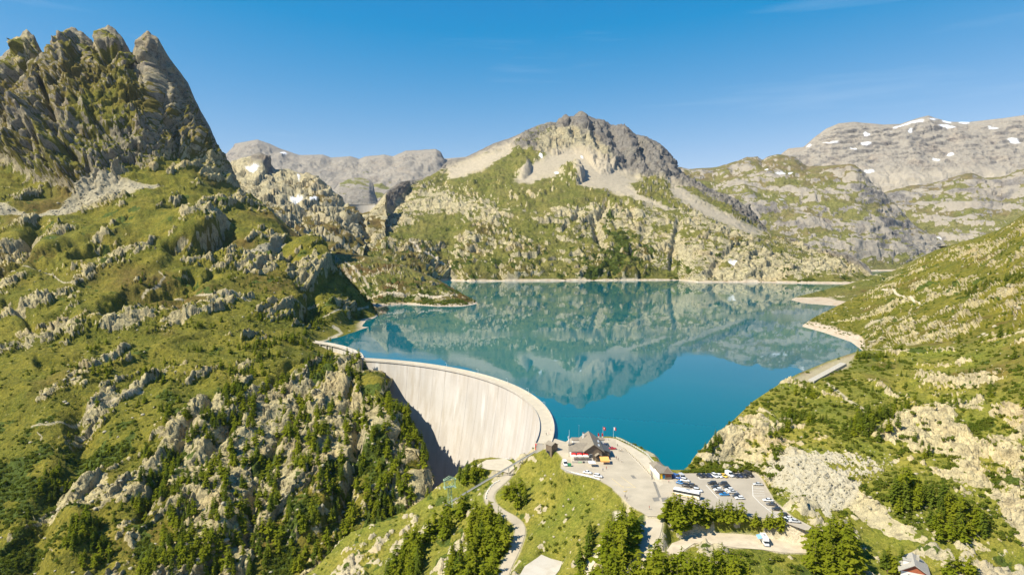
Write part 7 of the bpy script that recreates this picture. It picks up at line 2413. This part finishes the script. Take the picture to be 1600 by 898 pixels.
P, _ = from_layer('left_mountain', lambda L_: (1 - L_['path']) * (1 - L_['scree']) * poly_mask(L_['px'], L_['py'], [(0, 560), (120, 480), (300, 420), (440, 410), (480, 480), (380, 560), (240, 640), (100, 760), (0, 830)], 30) * sstep(0.05, 0.35, fbm(L_['X'], L_['Y'], L_['Z'], 50, 4, 0.6, False, 409.0)), 320)
put(cpts, P, 0.35, 0.85, SPRI + LARI)
P, _ = from_layer('right_hillside', lambda L_: bare_(L_) * sstep(0.05, 0.3, fbm(L_['X'], L_['Y'], L_['Z'], 30, 4, 0.6, False, 411.0)) * sstep(1130, 1250, L_['px']) * sstep(730, 690, L_['py']) * (1 - poly_mask(L_['px'], L_['py'], [(1225, 598), (1295, 566), (1338, 552), (1325, 575), (1270, 600)], 4)) * (L_['px'] < 1650), 130)
put(cpts, P, 0.4, 0.9, SPRI + LARI[:1])
P, _ = from_layer('far_right_hillside', lambda L_: bare_(L_) * sstep(0.02, 0.3, fbm(L_['X'], L_['Y'], L_['Z'], 45, 4, 0.6, False, 413.0)) * (L_['px'] < 1660), 130)
put(cpts, P, 0.3, 0.7, SPRI)
P, _ = from_layer('far_right_hillside', lambda L_: bare_(L_) * poly_mask(L_['px'], L_['py'], [(1490, 468), (1510, 455), (1560, 440), (1600, 432), (1600, 445), (1545, 462)], 3), 34)
put(cpts, P, 0.6, 1.0, SPRI)
P, _ = from_layer('peninsula_hill', lambda L_: bare_(L_) * (0.25 + L_['shrub']), 240)
put(cpts, P, 0.4, 0.8, SPRI)
# alder scrub and dwarf pine
P, _ = from_layer('left_mountain', lambda L_: (0.10 + L_['shrub']) * (1 - L_['path']) * (1 - L_['scree']) * sstep(330, 470, L_['py']) * (1 - 0.75 * (1 - L_['grass'])) * ((L_['Z'] > 2) | (L_['py'] > 585) | (L_['px'] < 480)), 8500)
for p in P:
    d_ = p[1]
    bpts.append((p[0], p[1], p[2] - 0.2, random.uniform(0.7, 1.9) * (1.0 if d_ < 700 else 1.25), random.choice([0, 0, 1, 2]), random.uniform(0, 6.28)))
P, _ = from_layer('right_hillside', lambda L_: bare_(L_) * (0.12 + L_['shrub']) * L_['grass'] * (1 - poly_mask(L_['px'], L_['py'], [(1225, 598), (1295, 566), (1338, 552), (1325, 575), (1270, 600)], 4)) * (L_['px'] < 1680), 2600)
put(bpts, P, 0.5, 1.8, [0, 1, 2])
P, _ = from_layer('far_right_hillside', lambda L_: bare_(L_) * (0.08 + L_['shrub']) * L_['grass'] * (L_['px'] < 1680), 1400)
put(bpts, P, 0.7, 2.0, [0, 2, 2])
P, _ = from_layer('central_mountain', lambda L_: bare_(L_) * L_['shrub'] * sstep(300, 360, L_['py']), 2200)
put(bpts, P, 2.0, 4.5, [0, 1, 2])
P, _ = from_layer('peninsula_hill', lambda L_: bare_(L_) * (0.05 + L_['shrub']), 700)
put(bpts, P, 1.0, 2.4, [0, 2])
kw = ((rv(shk) + 0.04) * rv(flat < 0.3) * rv(~beyond) * rv(~inside_g | (dg < 12))).astype(np.float64)
ki = RNG.choice(len(kw), size=900, replace=False, p=kw / kw.sum())
put(bpts, np.stack([KX.ravel()[ki], KY.ravel()[ki], KZ.ravel()[ki]], -1), 0.35, 1.2, [0, 0, 1])
gn_stuff('distant_conifers', cpts, con_src, 'many small conifers scattered over the slopes round the lake', 'trees')
gn_stuff('scrub', bpts, bush_src, 'low green alder and dwarf pine scrub covering the slopes', 'scrub')

# loose boulders: joined into one object
bs = []
for nm, cnt, lo, hi, pr in (('right_hillside', 900, 0.25, 1.0, lambda L_: (0.15 + L_['scree'] * 1.5) * (L_['Z'] > 2) * (L_['px'] < 1680)), ('left_mountain', 1300, 0.6, 2.2, lambda L_: ((1 - L_['grass']) * 0.7 + 0.12) * sstep(300, 400, L_['py']) * ((L_['Z'] > 2) | (L_['py'] > 585) | (L_['px'] < 480))), ('far_right_hillside', 700, 0.7, 2.4, lambda L_: ((1 - L_['grass']) + 0.15) * (L_['Z'] > 1.0) * (L_['px'] < 1680)),
                        ('left_mountain', 500, 1.2, 3.4, lambda L_: L_['scree'])):
    P, _ = from_layer(nm, pr, cnt)
    for p in P:
        bs.append((p[0], p[1], p[2], random.uniform(lo, hi) * random.uniform(0.6, 1.0)))
kb_ = (rv(flat < 0.2) * rv(~beyond) * rv(~inside_g)).astype(np.float64)
ki = RNG.choice(len(kb_), size=260, replace=False, p=kb_ / kb_.sum())
for i in ki:
    bs.append((KX.ravel()[i], KY.ravel()[i], KZ.ravel()[i], random.uniform(0.3, 1.1)))
bm = bmesh.new(); bmesh.ops.create_icosphere(bm, subdivisions=1, radius=1.0)
base_v = np.array([v.co[:] for v in bm.verts]); base_f = np.array([[v.index for v in f.verts] for f in bm.faces]); bm.free()
B = np.array(bs)
n = len(B)
jit = 1 + RNG.uniform(-0.32, 0.28, (n, len(base_v), 1))
sc3 = B[:, None, 3:4] * np.stack([RNG.uniform(0.7, 1.4, n), RNG.uniform(0.7, 1.4, n), RNG.uniform(0.45, 0.9, n)], -1)[:, None]
V = base_v[None] * jit * sc3 + B[:, None, :3]
F = base_f[None] + (np.arange(n) * len(base_v))[:, None, None]
o = link('loose_boulders', mesh_np('loose_boulders', V.reshape(-1, 3), F.reshape(-1, 3), [M['boulder']], False))
tag(o, 'pale loose boulders strewn over the slopes and the quarry', 'boulders', None, 'stuff')
# ------------------------------------------------------------------ air
hm_, t = new_mat('haze_air')
pv = nd(t, 'ShaderNodeVolumePrincipled', Density=0.000014)
pv.inputs['Color'].default_value = (0.72, 0.84, 0.96, 1)
pv.inputs['Anisotropy'].default_value = 0.2
oo = nd(t, 'ShaderNodeOutputMaterial')
t.links.new(pv.outputs[0], oo.inputs['Volume'])
hz_ = MB().box((0, 4700, 640), (9000, 10600, 1780)).build('haze', hm_)
tag(hz_, 'pale mountain air', None, None, 'stuff')
